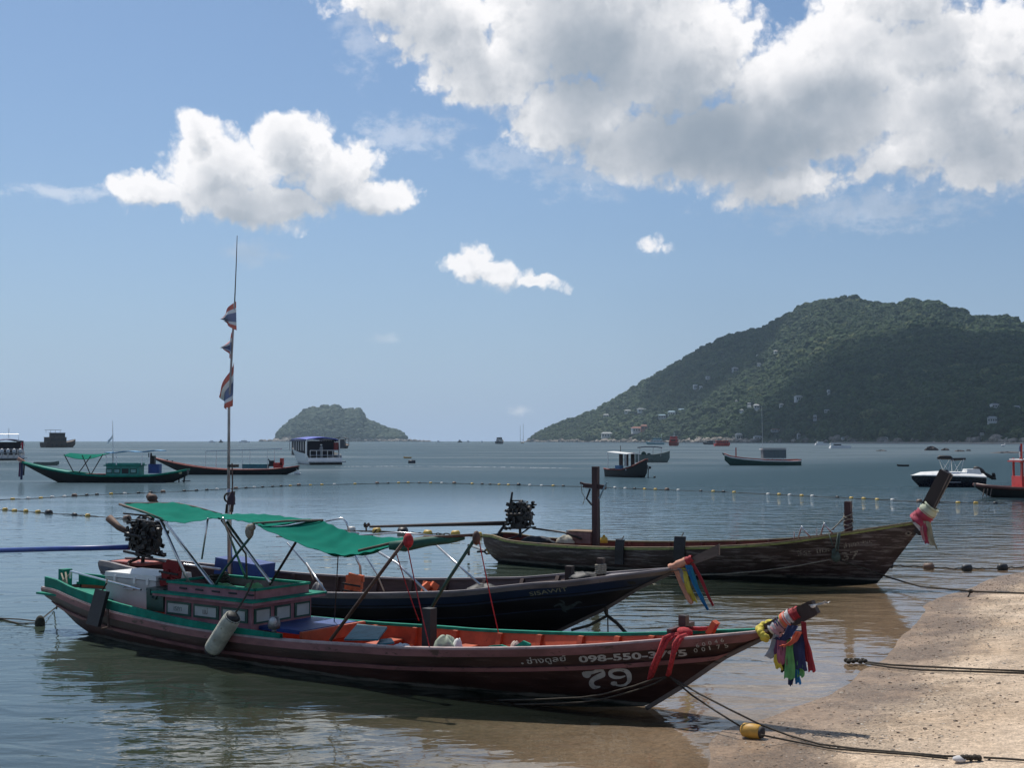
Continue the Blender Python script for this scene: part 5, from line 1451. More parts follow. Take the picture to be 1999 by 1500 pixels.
for (x, y) in ((1566, 1052), (1610, 1046)):
    mb = MB(); a, t_, c = L3(x - 8, y, .25), L3(x - 1, y - 24, .25), L3(x + 15, y - 4, .25)
    mb.tube([a, t_ - Vector((.02, 0, .05)), t_, t_ + Vector((.03, 0, -.05)), c], .017, 7); mb.build('bow_ladder_rail', M['steel'], b3, True)
    mb = MB(); mb.tube([L3(x - 16, y, -.1), L3(x - 16, y - 14, -.1)], .013, 6); mb.build('bow_ladder_rail', M['steel'], b3)
for i, (x, y0, y1) in enumerate(((1210, 1054, 1103), (1327, 1048, 1118))):
    f_ = on_boat(h3, 'rubber_fender', ('narrow black rubber fender hanging on the weathered boat right of its mast', 'wide black rubber fender hanging amidships on the weathered boat')[i], 'fender', L3(x, y0, -1.0), 'black fenders on the weathered boat')
    o_ = L3(x, y0, -1.0); mb = MB(); a = Vector((0, 0, 0)); b_ = L3(x - 3, y1, -1.03) - o_
    mb.sheet(lambda p, q: a.lerp(b_, p / 5) + Vector((( -1, 1)[q] * (.10 if i == 0 else .125), -.02 * math.sin(p), 0)), 6, 2, .05); mb.build('rubber_pad', M['black'], f_)
    mb = MB(); mb.tube([a + Vector((0, .03, -.05)), Vector((0, .2, .06))], .012, 5); mb.build('lanyard', M['rope'], f_)
e3 = engine(b3, L3(1014, 1012, 0), .98, 9, -.06)
mb = MB(); mb.tube([L3(995, 995, 0), L3(998, 975, 0), L3(1000, 961, 0)], [.035, .03, .025], 8); mb.build('exhaust_pipe', M['grease'], b3, True)
mb = MB(); mb.tube([L3(988, 1022, 0), L3(860, 1025, 0), L3(722, 1029, 0)], [.055, .045, .03], 9); mb.build('propeller_shaft', M['dwood'], b3, True)
pc = L3(714, 1028, 0); mb = MB()
for k in range(3):
    a = k * 2.094 + .4
    mb.sheet(lambda i, j: pc + Vector((.02 * (j - .5) + .03 * i * .3, math.cos(a) * i * .045 + (j - .5) * .08 * math.sin(a), math.sin(a) * i * .045 - (j - .5) * .08 * math.cos(a))), 4, 2, .012)
mb.tube([pc - Vector((.05, 0, 0)), pc + Vector((.06, 0, 0))], .03, 8); mb.build('propeller', M['rust'], b3)
mb = MB(); mb.tube([L3(735, 1034, 0), L3(727, 1046, 0), L3(719, 1052, 0)], .02, 5); mb.build('skeg', M['grease'], b3)
mb = MB(); mb.tube([L3(1040, 1032, 0), L3(1100, 1040, -.1), L3(1135, 1053, -.15)], .024, 7); mb.build('tiller', M['grease'], b3, True)
mb = MB(); mb.tube([L3(988, 1022, 0), L3(975, 1040, -.05), L3(962, 1060, -.05), L3(968, 1082, -.1)], .035, 7); mb.tube([L3(1035, 1030, -.1), L3(1010, 1048, -.3), L3(985, 1055, -.4), L3(975, 1075, -.4)], .02, 6); mb.build('hanging_hoses', M['black'], b3, True)
cratet = on_boat(h3, 'wooden_crate', 'pinkish wooden crate left of the mast on the weathered boat', 'crate', L3(1138, 1048, .1))
mcr = mat('pinkish_crate', (.21, .12, .11), .8, var=.3, vscale=6)
for k in range(3):
    mb = MB(); mb.box((0, -.22, -.10 + k * .085), (.62, .02, .075)); mb.box((0, .22, -.10 + k * .085), (.62, .02, .075)); mb.box((-.31, 0, -.10 + k * .085), (.02, .44, .075)); mb.box((.31, 0, -.10 + k * .085), (.02, .44, .075)); mb.build('slat', mcr, cratet)
for k in range(4):
    mb = MB(); mb.box((0, -.17 + k * .115, .13), (.66, .10, .02)); mb.build('lid_board', mat('tan_board', (.30, .20, .13), .8), cratet)
lump(h3, 'white_sack', 'cream sacking bundled left of the crate on the weathered boat', 'sack', L3(1105, 1055, -.2) + Vector((0, 0, -.06)), (.2, .15, .17), mat('cream_sack', (.42, .38, .29), .8), 30)
lump(h3, 'black_tarp_heap', 'black tarpaulin heap just right of the engine on the weathered boat', 'tarpaulin', L3(1045, 1056, 0) + Vector((0, 0, -.04)), (.42, .25, .14), M['black'], 31)
yb = on_boat(h3, 'yellow_jerrycan', 'small yellow plastic can beside the mast of the weathered boat', 'can', L3(1179, 1057, -.2))
mb = MB(); mb.tube([(0, 0, -.04), (0, 0, .07), (0, 0, .1)], [.09, .085, .04], 12); mb.tube([(0, 0, .1), (0, 0, .14)], .03, 8); mb.build('can_body', mat('yellow_plastic', (.55, .32, .03), .5), yb, True)
def ar3(px, py):
    y = .5
    for _ in range(30):
        p = L3(px, py, -y); k = h3.kz(p.x, p.z); y = .6 * y + .4 * abs(h3.P(p.x, k, 1).y)
    return p
fad = mat('flaking_pale_lettering', (.34, .30, .24), .8, var=.4, vscale=16, col2=(.05, .03, .03), thr=.5)
for s_, a, b_, hg in (('วิระ', (1557, 1086), (1585, 1083), .11), ('ขนะ', (1595, 1081), (1622, 1077), .10), ('ลำเภา', (1648, 1071), (1678, 1066), .10), ('ขน.', (1685, 1063), (1703, 1061), .09), ('37', (1645, 1095), (1678, 1091), .17)):
    p, q = ar3(*a), ar3(*b_); hull_text(h3, s_, p.x, p.z, q.x, q.z, hg, b3, fad, bold=.012, off=.021)
mb = MB(); pts_ = [ar3(1774 + 7 * math.cos(a * .785), 1042 + 4 * math.sin(a * .785)) for a in range(8)]
mb.add([h3.P(p.x, h3.kz(p.x, p.z), -1, .02) for p in pts_], [tuple(range(8))]); mb.build('painted_eye', fad, b3)
mb = MB(); pts_ = [ar3(1774 + 2.4 * math.cos(a * .785), 1042 + 2.6 * math.sin(a * .785)) for a in range(8)]
mb.add([h3.P(p.x, h3.kz(p.x, p.z), -1, .024) for p in pts_], [tuple(range(8))]); mb.build('painted_pupil', M['black'], b3)
o_ = L3(1805, 1008, 0)
gar = on_boat(h3, 'ribbon_garland', 'faded crimson and pale green sashes wrapped round the tall black stem post', 'garland', o_, 'offering sashes tied to boat bows')
wrap(gar, h3, o_, (1808, 1002), (1820, 988), .17, .15, FAB['white'] if False else fabric('pale_green_sash', (.42, .46, .34)), seed=5)
wrap(gar, h3, o_, (1793, 1020), (1810, 1000), .19, .17, fabric('crimson_sash', (.34, .035, .07)), seed=6, lump_=.2)
wrap(gar, h3, o_, (1784, 1016), (1796, 1010), .13, .17, fabric('crimson_sash', (.34, .035, .07)), seed=7, lump_=.2)
for k, (pts, w, c) in enumerate(((((1786, 1020), (1793, 1030), (1798, 1036)), [.12, .06], FAB['white']), (((1803, 1018), (1804, 1042), (1810, 1062)), [.16, .08], fabric('crimson_sash', (.34, .035, .07))),
                                 (((1808, 1018), (1814, 1045), (1820, 1065)), [.13, .09], fabric('straw_sash', (.36, .33, .22))), (((1812, 1020), (1820, 1050), (1830, 1074)), [.08, .03], fabric('straw_sash', (.36, .33, .22))), (((1798, 1020), (1800, 1040), (1804, 1056)), [.08, .05], FAB['pink']))):
    hang(gar, h3, o_, pts, w, c, -.16, seed=k + 40)
# block and tackle hanging on the side
bt = on_boat(h3, 'rope_tackle', 'knotted green and pale rope tackle hanging on the bow side of the weathered boat', 'rope', L3(1632, 1045, -.62)); o_ = L3(1632, 1045, -.62)
for pts, r_ in ((((1637, 1040, -.6), (1634, 1060, -.66), (1630, 1078, -.66), (1628, 1092, -.62)), .02), (((1640, 1040, -.6), (1637, 1068, -.66), (1634, 1090, -.62)), .014), (((1618, 1042, -.6), (1626, 1066, -.68)), .012)):
    mb = MB(); mb.tube([L3(*p) - o_ for p in pts], r_, 6); mb.build('rope_strand', mat('green_rope', (.06, .085, .07), .9, var=.4, vscale=20), bt, True)
mb = MB(); mb.ball(L3(1632, 1088, -.64) - o_, (.10, .06, .11)); mb.ball(L3(1628, 1080, -.66) - o_, (.05, .05, .09)); mb.build('knot', mat('green_rope', (.06, .085, .07)), bt, True)
# trash of pale pipes at the stern
sp3 = on_boat(h3, 'broken_frame', 'broken white and yellow float frame half sunk at the stern of the weathered boat', 'float frame', L3(945, 1075, 0)); o_ = L3(945, 1075, 0)
for nm, pts, r_, m_ in (('white_pipe', ((918, 1066, 0), (930, 1070, 0), (946, 1076, 0)), .03, M['white']), ('dark_post', ((915, 1063, 0), (915, 1085, 0)), .03, M['dwood']), ('dark_branch', ((932, 1078, 0), (945, 1077, 0), (958, 1068, 0)), .03, M['black']), ('yellow_piece', ((950, 1072, -.1), (956, 1082, -.1)), .025, mat('yellow_plastic', (.55, .32, .03))), ('dark_branch', ((938, 1072, 0), (950, 1082, .1), (966, 1080, .1)), .025, M['grease'])):
    mb = MB(); mb.tube([L3(*p) - o_ for p in pts], r_, 6); mb.build(nm, m_, sp3)

# ------------------------------------------------------------------ ropes, buoy and things on the beach
def gz(x, y): return float(ground_z(np.array([x]), np.array([y]))[0])
def ground_pt(px, py, lift=0.0):
    z = 0.0
    for _ in range(12):
        p = on_z(px, py, z); z = max(gz(p.x, p.y), 0) + lift
    return on_z(px, py, z)
by_ = ground_pt(1468, 1442, .0)
buoy = thing('mooring_buoy', 'yellow barrel float with a black end lying on the wet sand', 'buoy', by_, -.62)
mb = MB(); mb.tube([(-.105, 0, .068), (-.085, 0, .068), (0, 0, .068), (.075, 0, .068), (.092, 0, .068)], [.045, .066, .074, .067, .054], 18); mb.build('float_body', mat('yellow_float', (.60, .33, .055), .55, var=.2, vscale=9, col2=(.35, .20, .05), thr=.62), buoy, True)
mb = MB(); mb.tube([(.088, 0, .068), (.115, 0, .068), (.125, 0, .068)], [.058, .052, .02], 18); mb.tube([(-.122, 0, .068), (-.102, 0, .068)], [.025, .047], 14); mb.build('end_cap', mat('scuffed_black_rubber', (.05, .042, .038), .8, var=.4), buoy, True)
kn = h1.wpos(L1(1306, 1321, -.30))
def gpts(lst, lift=.02): return [ground_pt(x, y, lift) for x, y in lst]
r1 = thing('mooring_line', 'twin dark mooring ropes running from the red strop past the yellow float up the sand', 'rope', kn)
def loc_(pts): return [p - kn for p in pts]
mid1 = [kn, kn.lerp(ground_pt(1448, 1415, .1), .33) - Vector((0, 0, .04)), kn.lerp(ground_pt(1448, 1415, .1), .66) - Vector((0, 0, .04)), ground_pt(1450, 1422, .07), ground_pt(1480, 1428, .09)]
mb = MB(); mb.tube(loc_(mid1[:4]), .0095, 6); mb.build('rope_strand', M['rope'], r1, True)
mb = MB(); mb.tube(loc_([kn, kn.lerp(ground_pt(1490, 1416, .2), .33) - Vector((0, 0, .02)), kn.lerp(ground_pt(1490, 1416, .2), .66) - Vector((0, 0, .02)), ground_pt(1487, 1417, .12)] + gpts([(1540, 1437), (1600, 1454), (1680, 1464), (1760, 1470), (1840, 1477), (1868, 1478)])), .0095, 6); mb.build('rope_strand', M['rope'], r1, True)
mb = MB(); mb.tube(loc_([ground_pt(1486, 1436, .10)] + gpts([(1540, 1447), (1620, 1462), (1700, 1469), (1780, 1474), (1850, 1482)])), .0095, 6); mb.build('rope_strand', M['rope'], r1, True)
mb = MB(); mb.tube(loc_(gpts([(1920, 1480), (1960, 1482), (2010, 1486), (2100, 1494)])), .0095, 6); mb.build('rope_strand', M['rope'], r1, True)
kk = ground_pt(1895, 1481, .03)
mb = MB(); r_ = random.Random(3)
for k in range(5): mb.ball(kk - kn + Vector(((k - 2) * .034, r_.uniform(-.01, .01), r_.uniform(0, .01))), (.026, .032, .026), 8, 6)
mb.build('knot', M['rope'], r1, True)
mb = MB(); mb.ball(ground_pt(1873, 1483, .03) - kn, (.06, .05, .028), 9, 6); mb.build('rag', FAB['white'], r1, True)
kw = [h1.wpos(L1(*p)) for p in ((1304, 1322, -.32), (1280, 1326, -.42), (1240, 1340, -.52), (1180, 1356, -.58), (1140, 1362, -.66), (1050, 1366, -.74))] + [on_z(940, 1368, -.06)]
rb = thing('trailing_rope', 'thin rope sagging along the painted number of the front boat into the water', 'rope', kw[0])
for sft in (0, .05):
    mb = MB(); mb.tube([p - kw[0] + Vector((-.02, -.02, -sft * (k > 0))) for k, p in enumerate(kw)], .009, 5); mb.build('rope_strand', M['rope'], rb, True)
r3 = thing('mooring_line', 'single dark mooring rope from the weathered boat to the right edge of the beach', 'rope', h3.wpos(L3(1632, 1092, -.62))); k3 = r3.location.copy()
e_ = ground_pt(1895, 1155, .10)
pts = [k3, h3.wpos(L3(1700, 1115, -.3)), h3.wpos(L3(1735, 1128, .1)), k3.lerp(e_, .65) - Vector((0, 0, .14)), e_] + [ground_pt(1960, 1158, .1), ground_pt(2040, 1160, .08)]
mb = MB(); mb.tube([p - k3 for p in pts], .018, 6); mb.build('rope_strand', M['rope'], r3, True)
mb = MB(); mb.ball(e_ - k3, (.05, .04, .04)); mb.tube([e_ - k3, e_ - k3 + Vector((-.08, -.05, -.12))], .015, 5); mb.build('knot', M['rope'], r3, True)
rb = thing('trailing_rope', 'thin pale rope drooping along the hull of the weathered boat', 'rope', k3)
mb = MB(); mb.tube([h3.wpos(L3(*p)) - k3 for p in ((1622, 1093, -.66), (1560, 1105, -.85), (1490, 1115, -.97), (1420, 1121, -1.05), (1350, 1124, -1.1), (1250, 1127, -1.2))], .010, 5); mb.build('rope_strand', M['rope2'], rb, True)
a_ = ground_pt(1655, 1290, .03)
r4 = thing('mooring_line', 'doubled dark rope with a knotted end lying alone on the upper sand', 'rope', a_)
for k, off in enumerate((0, .0)):
    lst = [(1690, 1293), (1740, 1299), (1820, 1303), (1900, 1307), (2020, 1312)] if k == 0 else [(1690, 1296), (1740, 1304), (1800, 1309), (1900, 1312), (2020, 1316)]
    mb = MB(); mb.tube([p - a_ for p in gpts(lst, .03)], .013, 6); mb.build('rope_strand', M['rope'], r4, True)
mb = MB(); r_ = random.Random(8)
for k in range(9): mb.ball(ground_pt(1652 + k * 4.6, 1290 + r_.uniform(-1, 3), .04) - a_, (.034, .03, .03), 8, 6)
mb.build('knot', M['rope'], r4, True)

# ------------------------------------------------------------------ boats lying further out
def D_of(ywl): return H * F / (ywl - 861.0)
def far_boat(name, label, px, ywl, heading, group=None, cat='boat'):
    """Empty on the water under photo column px; heading: direction of local +x (the bow), degrees from +X world"""
    p = on_z(px, ywl, 0)
    o = thing(name, label, cat, p, R(heading), group)
    return o, p.y / F
def loft(L_, secs, cap=True):
    """secs: (x, half beam at rail, half beam at water, keel z, rail z)"""
    mb = MB(); n = len(secs); K = 5
    def pt(s_, j, sd):
        x, b_, bw_, zk, zs_ = s_; t = j / (K - 1)
        y = (0, bw_ * .75, bw_, (bw_ + b_) / 2, b_)[j]; z = zk + (zs_ - zk) * (0, .10, .34, .68, 1)[j]
        return Vector((x, sd * y, z))
    for sd in (-1, 1):
        mb.grid((lambda i, j: pt(secs[i], j, sd)) if sd > 0 else (lambda i, j: pt(secs[n - 1 - i], j, sd)), n, K)
    for s_ in (secs[0], secs[-1]):
        P_ = [pt(s_, j, -1) for j in range(K)] + [pt(s_, j, 1) for j in range(K)]
        mb.add(P_, [(j, j + 1, K + j + 1, K + j) for j in range(K - 1)])
    return mb
def deck(secs, dz=-.12, k=.94, i0=0, i1=None):
    s_ = secs[i0:i1]; mb = MB()
    mb.grid(lambda i, j: Vector((s_[i][0], (-1, 1)[j] * s_[i][1] * k, s_[i][4] + dz)), len(s_), 2); return mb
def railstrip(secs, w=.05, h=.06, off=.02, dz=0):
    mb = MB()
    for sd in (-1, 1):
        mb.tube([Vector((x, sd * (b_ + off), zs_ + dz)) for x, b_, bw_, zk, zs_ in secs], h / 2, 6)
    return mb
def part(parent, name, m_, fn, smooth_=False):
    mb = MB(); fn(mb); return mb.build(name, m_, parent, smooth_)
def longtail_secs(L_, B_, fb, bow, stern):
    """x from stern (-L/2) to bow (L/2)"""
    out = []
    for k in range(15):
        t = k / 14; x = -L_ / 2 + L_ * t
        b_ = B_ / 2 * max(.03, math.sin(math.pi * min(1, (t * .86 + .14)) ** 1.15) ** .7) * (1 if t < .98 else .3)
        zs_ = fb + bow * max(0, (t - .45) / .55) ** 1.8 + stern * max(0, (.25 - t) / .25) ** 1.5
        zk = -.3 if .14 < t < .72 else (-.3 + (fb + bow - .15 + .3) * max(0, (t - .72) / .28) ** 1.15 if t >= .72 else -.3 + (fb + stern * .5 + .1) * ((.14 - t) / .14))
        out.append((x, b_, b_ * .72, min(zk, zs_ - .06), zs_))
    return out
navy = mat('far_black_hull', (.012, .016, .018), .5, var=.3, vscale=1.5)
tealp = mat('far_teal_paint', (.05, .30, .25), .6, var=.3, vscale=2, col2=(.05, .14, .12), thr=.62)
redp = mat('far_red_paint', (.30, .045, .03), .6, var=.3, vscale=2)
# A: green long-tail with small cabin
sA = longtail_secs(11.6, 1.75, .48, .95, .42)
A, mpp = far_boat('longtail_boat', 'small green long-tail boat far left with teal cabin and green and blue awnings', 205, 942, 180, 'wooden long-tail boats')
loft(0, sA).build('hull', navy, A, True); railstrip(sA, h=.17, dz=-.03).build('gunwale', M['green'], A, True)
deck(sA, -.22).build('deck', tealp, A)
part(A, 'foredeck', tealp, lambda m: m.grid(lambda i, j: Vector((sA[10 + i][0], (-1, 1)[j] * sA[10 + i][1] * .97, sA[10 + i][4] + .01)), 5, 2))
part(A, 'seat_boxes', redp, lambda m: (m.box((.6, 0, .45), (1.6, .9, .3)), m.box((-.6, 0, .45), (.7, .9, .25))))
def X_A(px): return (205 - px) * mpp
cb = part(A, 'cabin', tealp, lambda m: m.box((X_A(244), 0, .78), (2.3, 1.15, .75)))
part(A, 'cabin_roof', M['green'], lambda m: m.box((X_A(244), 0, 1.18), (2.6, 1.4, .07)))
part(A, 'cabin_coaming', tealp, lambda m: m.box((X_A(244), 0, 1.28), (2.4, 1.1, .14)))
for k, x in enumerate((218, 233, 249, 265)):
    w_ = part(A, 'window', M['dgreen'] if k != 2 else M['black'], lambda m: m.box((X_A(x), .585, .80), (.46, .03, .34)))
    if k != 2: part(w_, 'pane', mat('pale_teal_panel', (.22, .42, .40), .5), lambda m: m.box((X_A(x), .605, .80), (.34, .02, .22)))
part(A, 'stern_box', M['blue'], lambda m: m.box((X_A(302), 0, .95), (.75, .7, .65)))
part(A, 'engine', M['black'], lambda m: (m.box((X_A(297), 0, 1.5), (.35, .4, .7)), m.box((X_A(293), .1, 1.9), (.2, .2, .3))))
part(A, 'awning', M['cloth'], lambda m: m.sheet(lambda i, j: Vector((X_A(130 + 80 * i / 9), -.7 + 1.4 * j / 5, 2.02 - .32 * j / 5 * math.sin(.5 + i / 9 * 2.3) - .10 * math.sin(i / 9 * 3.14))), 10, 6, .03))
part(A, 'awning', mat('pale_blue_tarp', (.09, .30, .50), .6, var=.1), lambda m: m.sheet(lambda i, j: Vector((X_A(210 + 108 * i / 9), -.75 + 1.5 * j / 5, 2.06 + .012 * i - .05 * math.sin(i * 1.4))), 10, 6, .05))
for x0, z0, x1, z1 in ((130, 1.95, 151, .6), (182, 1.85, 158, .6), (205, 1.95, 184, .6), (165, 1.9, 182, .55), (211, 2.0, 214, 1.3), (231, 2.0, 232, 1.2), (281, 2.0, 281, 1.2), (296, 2.05, 296, 1.3)):
    part(A, 'awning_pole', M['steel'] if x0 > 207 else M['dwood'], lambda m: m.tube([Vector((X_A(x0), .55, z0)), Vector((X_A(x1), .6, z1))], .035, 6))
part(A, 'mast', M['steel'], lambda m: m.tube([(X_A(220), 0, 1.3), (X_A(219), 0, 3.1), (X_A(218), 0, 4.3)], [.06, .03, .015], 6))
part(A, 'stem_post', mat('peach_post', (.55, .28, .20), .7), lambda m: m.bar((sA[-1][0] - .15, 0, sA[-1][4] - .05), (sA[-1][0] + .35, 0, sA[-1][4] + .22), .22, .12, up=(0, 1, 0)))
part(A, 'rudder_frame', M['black'], lambda m: (m.tube([(-5.2, .1, .5), (-5.2, .1, -.2)], .05, 6), m.tube([(-5.6, .1, .4), (-5.5, .1, -.2)], .06, 6), m.tube([(-5.4, .1, .1), (-6.0, .1, .1)], .03, 5)))
g_ = thing('ribbon_garland', 'long dark purple sashes hanging from the bow of the small green boat', 'garland', A.location + Vector((-(sA[-1][0] + .1), 0, sA[-1][4])), 0, 'offering sashes tied to boat bows')
for k, (dx, w_, l_) in enumerate(((-.1, .12, 1.0), (.05, .15, 1.2), (.2, .10, .9))):
    part(g_, 'ribbon', (FAB['purple'], FAB['navy'], FAB['black'])[k], lambda m: m.sheet(lambda i, j: Vector((dx + (j - .5) * w_, .03 * math.sin(i), -.05 - l_ * i / 5)), 6, 2, .03))
g_ = thing('flag', 'tiny faded flag halfway up the thin mast of the small green boat', 'flag', A.location + Vector((-X_A(218), 0, 3.25)), 0, 'flags on boat masts')
part(g_, 'cloth', FW, lambda m: m.sheet(lambda i, j: Vector((-.32 * i / 4, .04 * math.sin(i), -.1 * i + .05 - .22 * j / 3)), 5, 4, .02))
fl_ = thing('float_ball', 'round pale float hanging at the stern of the small green boat', 'float', A.location + Vector((5.35, -.35, .7)))
part(fl_, 'ball', mat('pale_yellow_float', (.7, .62, .35), .5), lambda m: m.ball((0, 0, 0), .14), True)
# beige skiff behind it
sS = [(-1, .45, .4, -.1, .3), (0, .5, .42, -.12, .28), (.8, .3, .2, -.08, .33), (1.15, .04, .03, .1, .4)]
S_, _ = far_boat('skiff', 'small grey-green skiff moored just behind the small green boat', 90, 909, 5, 'small open skiffs')
k_ = 1.3
sS2 = [(a * k_, b * k_, c * k_, d * k_, e * k_) for a, b, c, d, e in sS]
loft(0, sS2).build('hull', mat('grey_green_hull', (.16, .20, .18), .6), S_, True); deck(sS2, -.15, .9).build('floor', M['wood'], S_)
# B: red long-tail behind
sB = longtail_secs(12.4, 1.6, .45, 1.0, .30)
B_, mpb = far_boat('longtail_boat', 'long black and red long-tail boat with bare canopy frame behind the small green one', 442, 927, 180, 'wooden long-tail boats')
def X_B(px): return (442 - px) * mpb
loft(0, sB).build('hull', navy, B_, True); railstrip(sB, h=.11, dz=-.02).build('gunwale', mat('coral_gunwale', (.42, .10, .075), .6, var=.25, vscale=2), B_, True)
deck(sB, -.16).build('deck', redp, B_)
part(B_, 'stem_post', M['dwood'], lambda m: m.bar((sB[-1][0] - .1, 0, sB[-1][4] - .1), (sB[-1][0] + .4, 0, sB[-1][4] + .25), .14, .1, up=(0, 1, 0)))
for x in (404, 419, 475, 485, 524, 533):
    part(B_, 'canopy_post', M['steel'], lambda m: m.tube([Vector((X_B(x), .5 * (1 if x in (404, 475, 524) else -1), .45)), Vector((X_B(x), .5 * (1 if x in (404, 475, 524) else -1), 2.05 + (x - 404) * .001))], .03, 6))
for sd in (-1, 1):
    part(B_, 'canopy_rail', M['steel'], lambda m: m.tube([Vector((X_B(404), sd * .5, 2.0)), Vector((X_B(475), sd * .5, 2.12)), Vector((X_B(548), sd * .5, 2.2))], .032, 6))
part(B_, 'teal_hatch', M['teal'], lambda m: m.box((X_B(499), 0, .72), (2.1, 1.1, .38)))
part(B_, 'engine', M['black'], lambda m: (m.box((X_B(530), 0, .95), (.4, .4, .5)), m.tube([(X_B(528), 0, 1.1), (X_B(522), 0, 1.35)], .05, 6)))
part(B_, 'red_seat', mat('bright_red_seat', (.45, .03, .02), .5), lambda m: (m.box((X_B(543), 0, .8), (.75, .6, .45)), m.box((X_B(550), 0, 1.1), (.25, .6, .6))))
for x in (327, 337): part(B_, 'bow_bitt', M['dwood'], lambda m: m.box((X_B(x), .1, 1.12 if x < 330 else 1.0), (.09, .09, .4)))
part(B_, 'stern_float', M['white'], lambda m: (m.tube([(X_B(576), .4, .15), (X_B(588), .4, .08)], .09, 7), m.tube([(X_B(577), .2, .6), (X_B(586), .4, .1)], .03, 5)))
# C: speed ferry with blue roof, stern three-quarter view
def speed_ferry(label, px, ywl, heading, roofm, sc_=1.0, seed=1, people=True, outboards=0):
    o, q = far_boat('speedboat', label, px, ywl, heading, 'covered passenger speedboats')
    k = sc_
    secs = [(-6 * k, 1.85 * k, 1.7 * k, -.4 * k, .75 * k), (-5.4 * k, 1.9 * k, 1.75 * k, -.4 * k, 1.15 * k), (-2 * k, 1.95 * k, 1.7 * k, -.45 * k, 1.35 * k), (2 * k, 1.8 * k, 1.3 * k, -.4 * k, 1.65 * k), (4.4 * k, 1.2 * k, .6 * k, -.1 * k, 1.95 * k), (6 * k, .1 * k, .05 * k, 1.5 * k, 2.15 * k)]
    loft(0, secs).build('hull', mat('white_gelcoat', (.68, .70, .72), .35, var=.06, vscale=1), o, True)
    deck(secs, -.55 * k, .93, 0, 4).build('deck', mat('pale_deck', (.35, .36, .37), .6), o)
    part(o, 'foredeck', M['white'], lambda m: m.grid(lambda i, j: Vector((secs[3 + i][0], (-1, 1)[j] * secs[3 + i][1] * .97, secs[3 + i][4] + .02)), 3, 2))
    part(o, 'swim_platform', mat('grey_platform', (.42, .44, .45), .5), lambda m: m.box((-6.35 * k, 0, .32 * k), (.9 * k, 4.1 * k, .14 * k)))
    part(o, 'platform_step', M['black'], lambda m: m.box((-6.15 * k, 0, .12 * k), (.5 * k, 3.5 * k, .26 * k)))
    part(o, 'roof', roofm, lambda m: m.sheet(lambda i, j: Vector(((-4.6 + 8.4 * i / 8) * k, (-1.75 + 3.5 * j / 8) * k * (1 - .12 * (i / 8) ** 2), (2.75 + .22 * math.sin(j / 8 * math.pi) + .1 * math.sin(i / 8 * math.pi)) * k)), 9, 9, .09 * k))
    for sd in (-1, 1):
        part(o, 'side_frame', M['white'], lambda m: m.sheet(lambda i, j: Vector(((-5.2 + .5 * i) * k, sd * 1.82 * k, (.75 + (2.0 - .35 * i) * j / 2) * k)), 2, 3, .08 * k))
        part(o, 'valance', mat('dark_blue_edge', (.015, .025, .08), .6), lambda m: m.box((-.5 * k, sd * 1.76 * k, 2.62 * k), (8.2 * k, .05, .2 * k)))
        for n in range(8):
            part(o, 'roof_post', M['white'], lambda m: m.box(((-4.2 + n * 1.12) * k, sd * 1.74 * k, 2.05 * k), (.1 * k, .07 * k, 1.1 * k)))
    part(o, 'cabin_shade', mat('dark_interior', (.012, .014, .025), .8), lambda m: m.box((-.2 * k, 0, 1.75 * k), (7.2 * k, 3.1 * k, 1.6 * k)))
    rl_ = part(o, 'stern_rail', M['steel'], lambda m: [m.tube([Vector((-5.7 * k, -1.6 * k, z * k)), Vector((-5.7 * k, 1.6 * k, z * k))], .04 * k, 6) for z in (1.0, 1.55)] + [m.tube([Vector((-5.7 * k, y * k, .6 * k)), Vector((-5.7 * k, y * k, 1.55 * k))], .04 * k, 6) for y in (-1.6, -.9, -.3, .3, .9, 1.6)])
    for n in range(outboards):
        y = (-1.2 + n * .8) * k
        ob_ = part(o, 'outboard_motor', mat('pale_grey_cowling', (.5, .52, .53), .35, var=.08), lambda m: (m.ball((-6.3 * k, y, 1.25 * k), (.34 * k, .28 * k, .42 * k), 12, 8), m.box((-6.3 * k, y, .75 * k), (.22 * k, .16 * k, .7 * k))), True)
        part(ob_, 'cowling_band', M['dgreen'] if False else mat('grey_metal', (.16, .16, .17)), lambda m: m.tube([(-6.3 * k, y, 1.02 * k), (-6.3 * k, y, 1.08 * k)], .33 * k, 12))
    return o, k
C_, kC = speed_ferry('large white passenger speedboat with bright blue roof and dark interior, seen from behind', 609, 906, 113, mat('royal_blue_roof', (.02, .05, .42), .5, var=.15), 1.12)
part(C_, 'red_cooler', mat('dull_red_box', (.22, .03, .03), .6), lambda m: m.box((-5.6, -1.6, 2.2), (.3, .5, 1.0)))
D_, kD = speed_ferry('white passenger speedboat cut by the left edge with four pale outboard motors', 12, 898, 118, mat('navy_roof', (.015, .03, .12), .6), 1.05, outboards=4)
part(D_, 'roof_rail', M['steel'], lambda m: (m.tube([(-3, -1.4, 2.9), (-3, -1.4, 3.9), (-3, 1.4, 3.9), (-3, 1.4, 2.9)], .04, 6), m.tube([(-3, 0, 3.3), (-3, 0, 4.8)], .04, 6)))

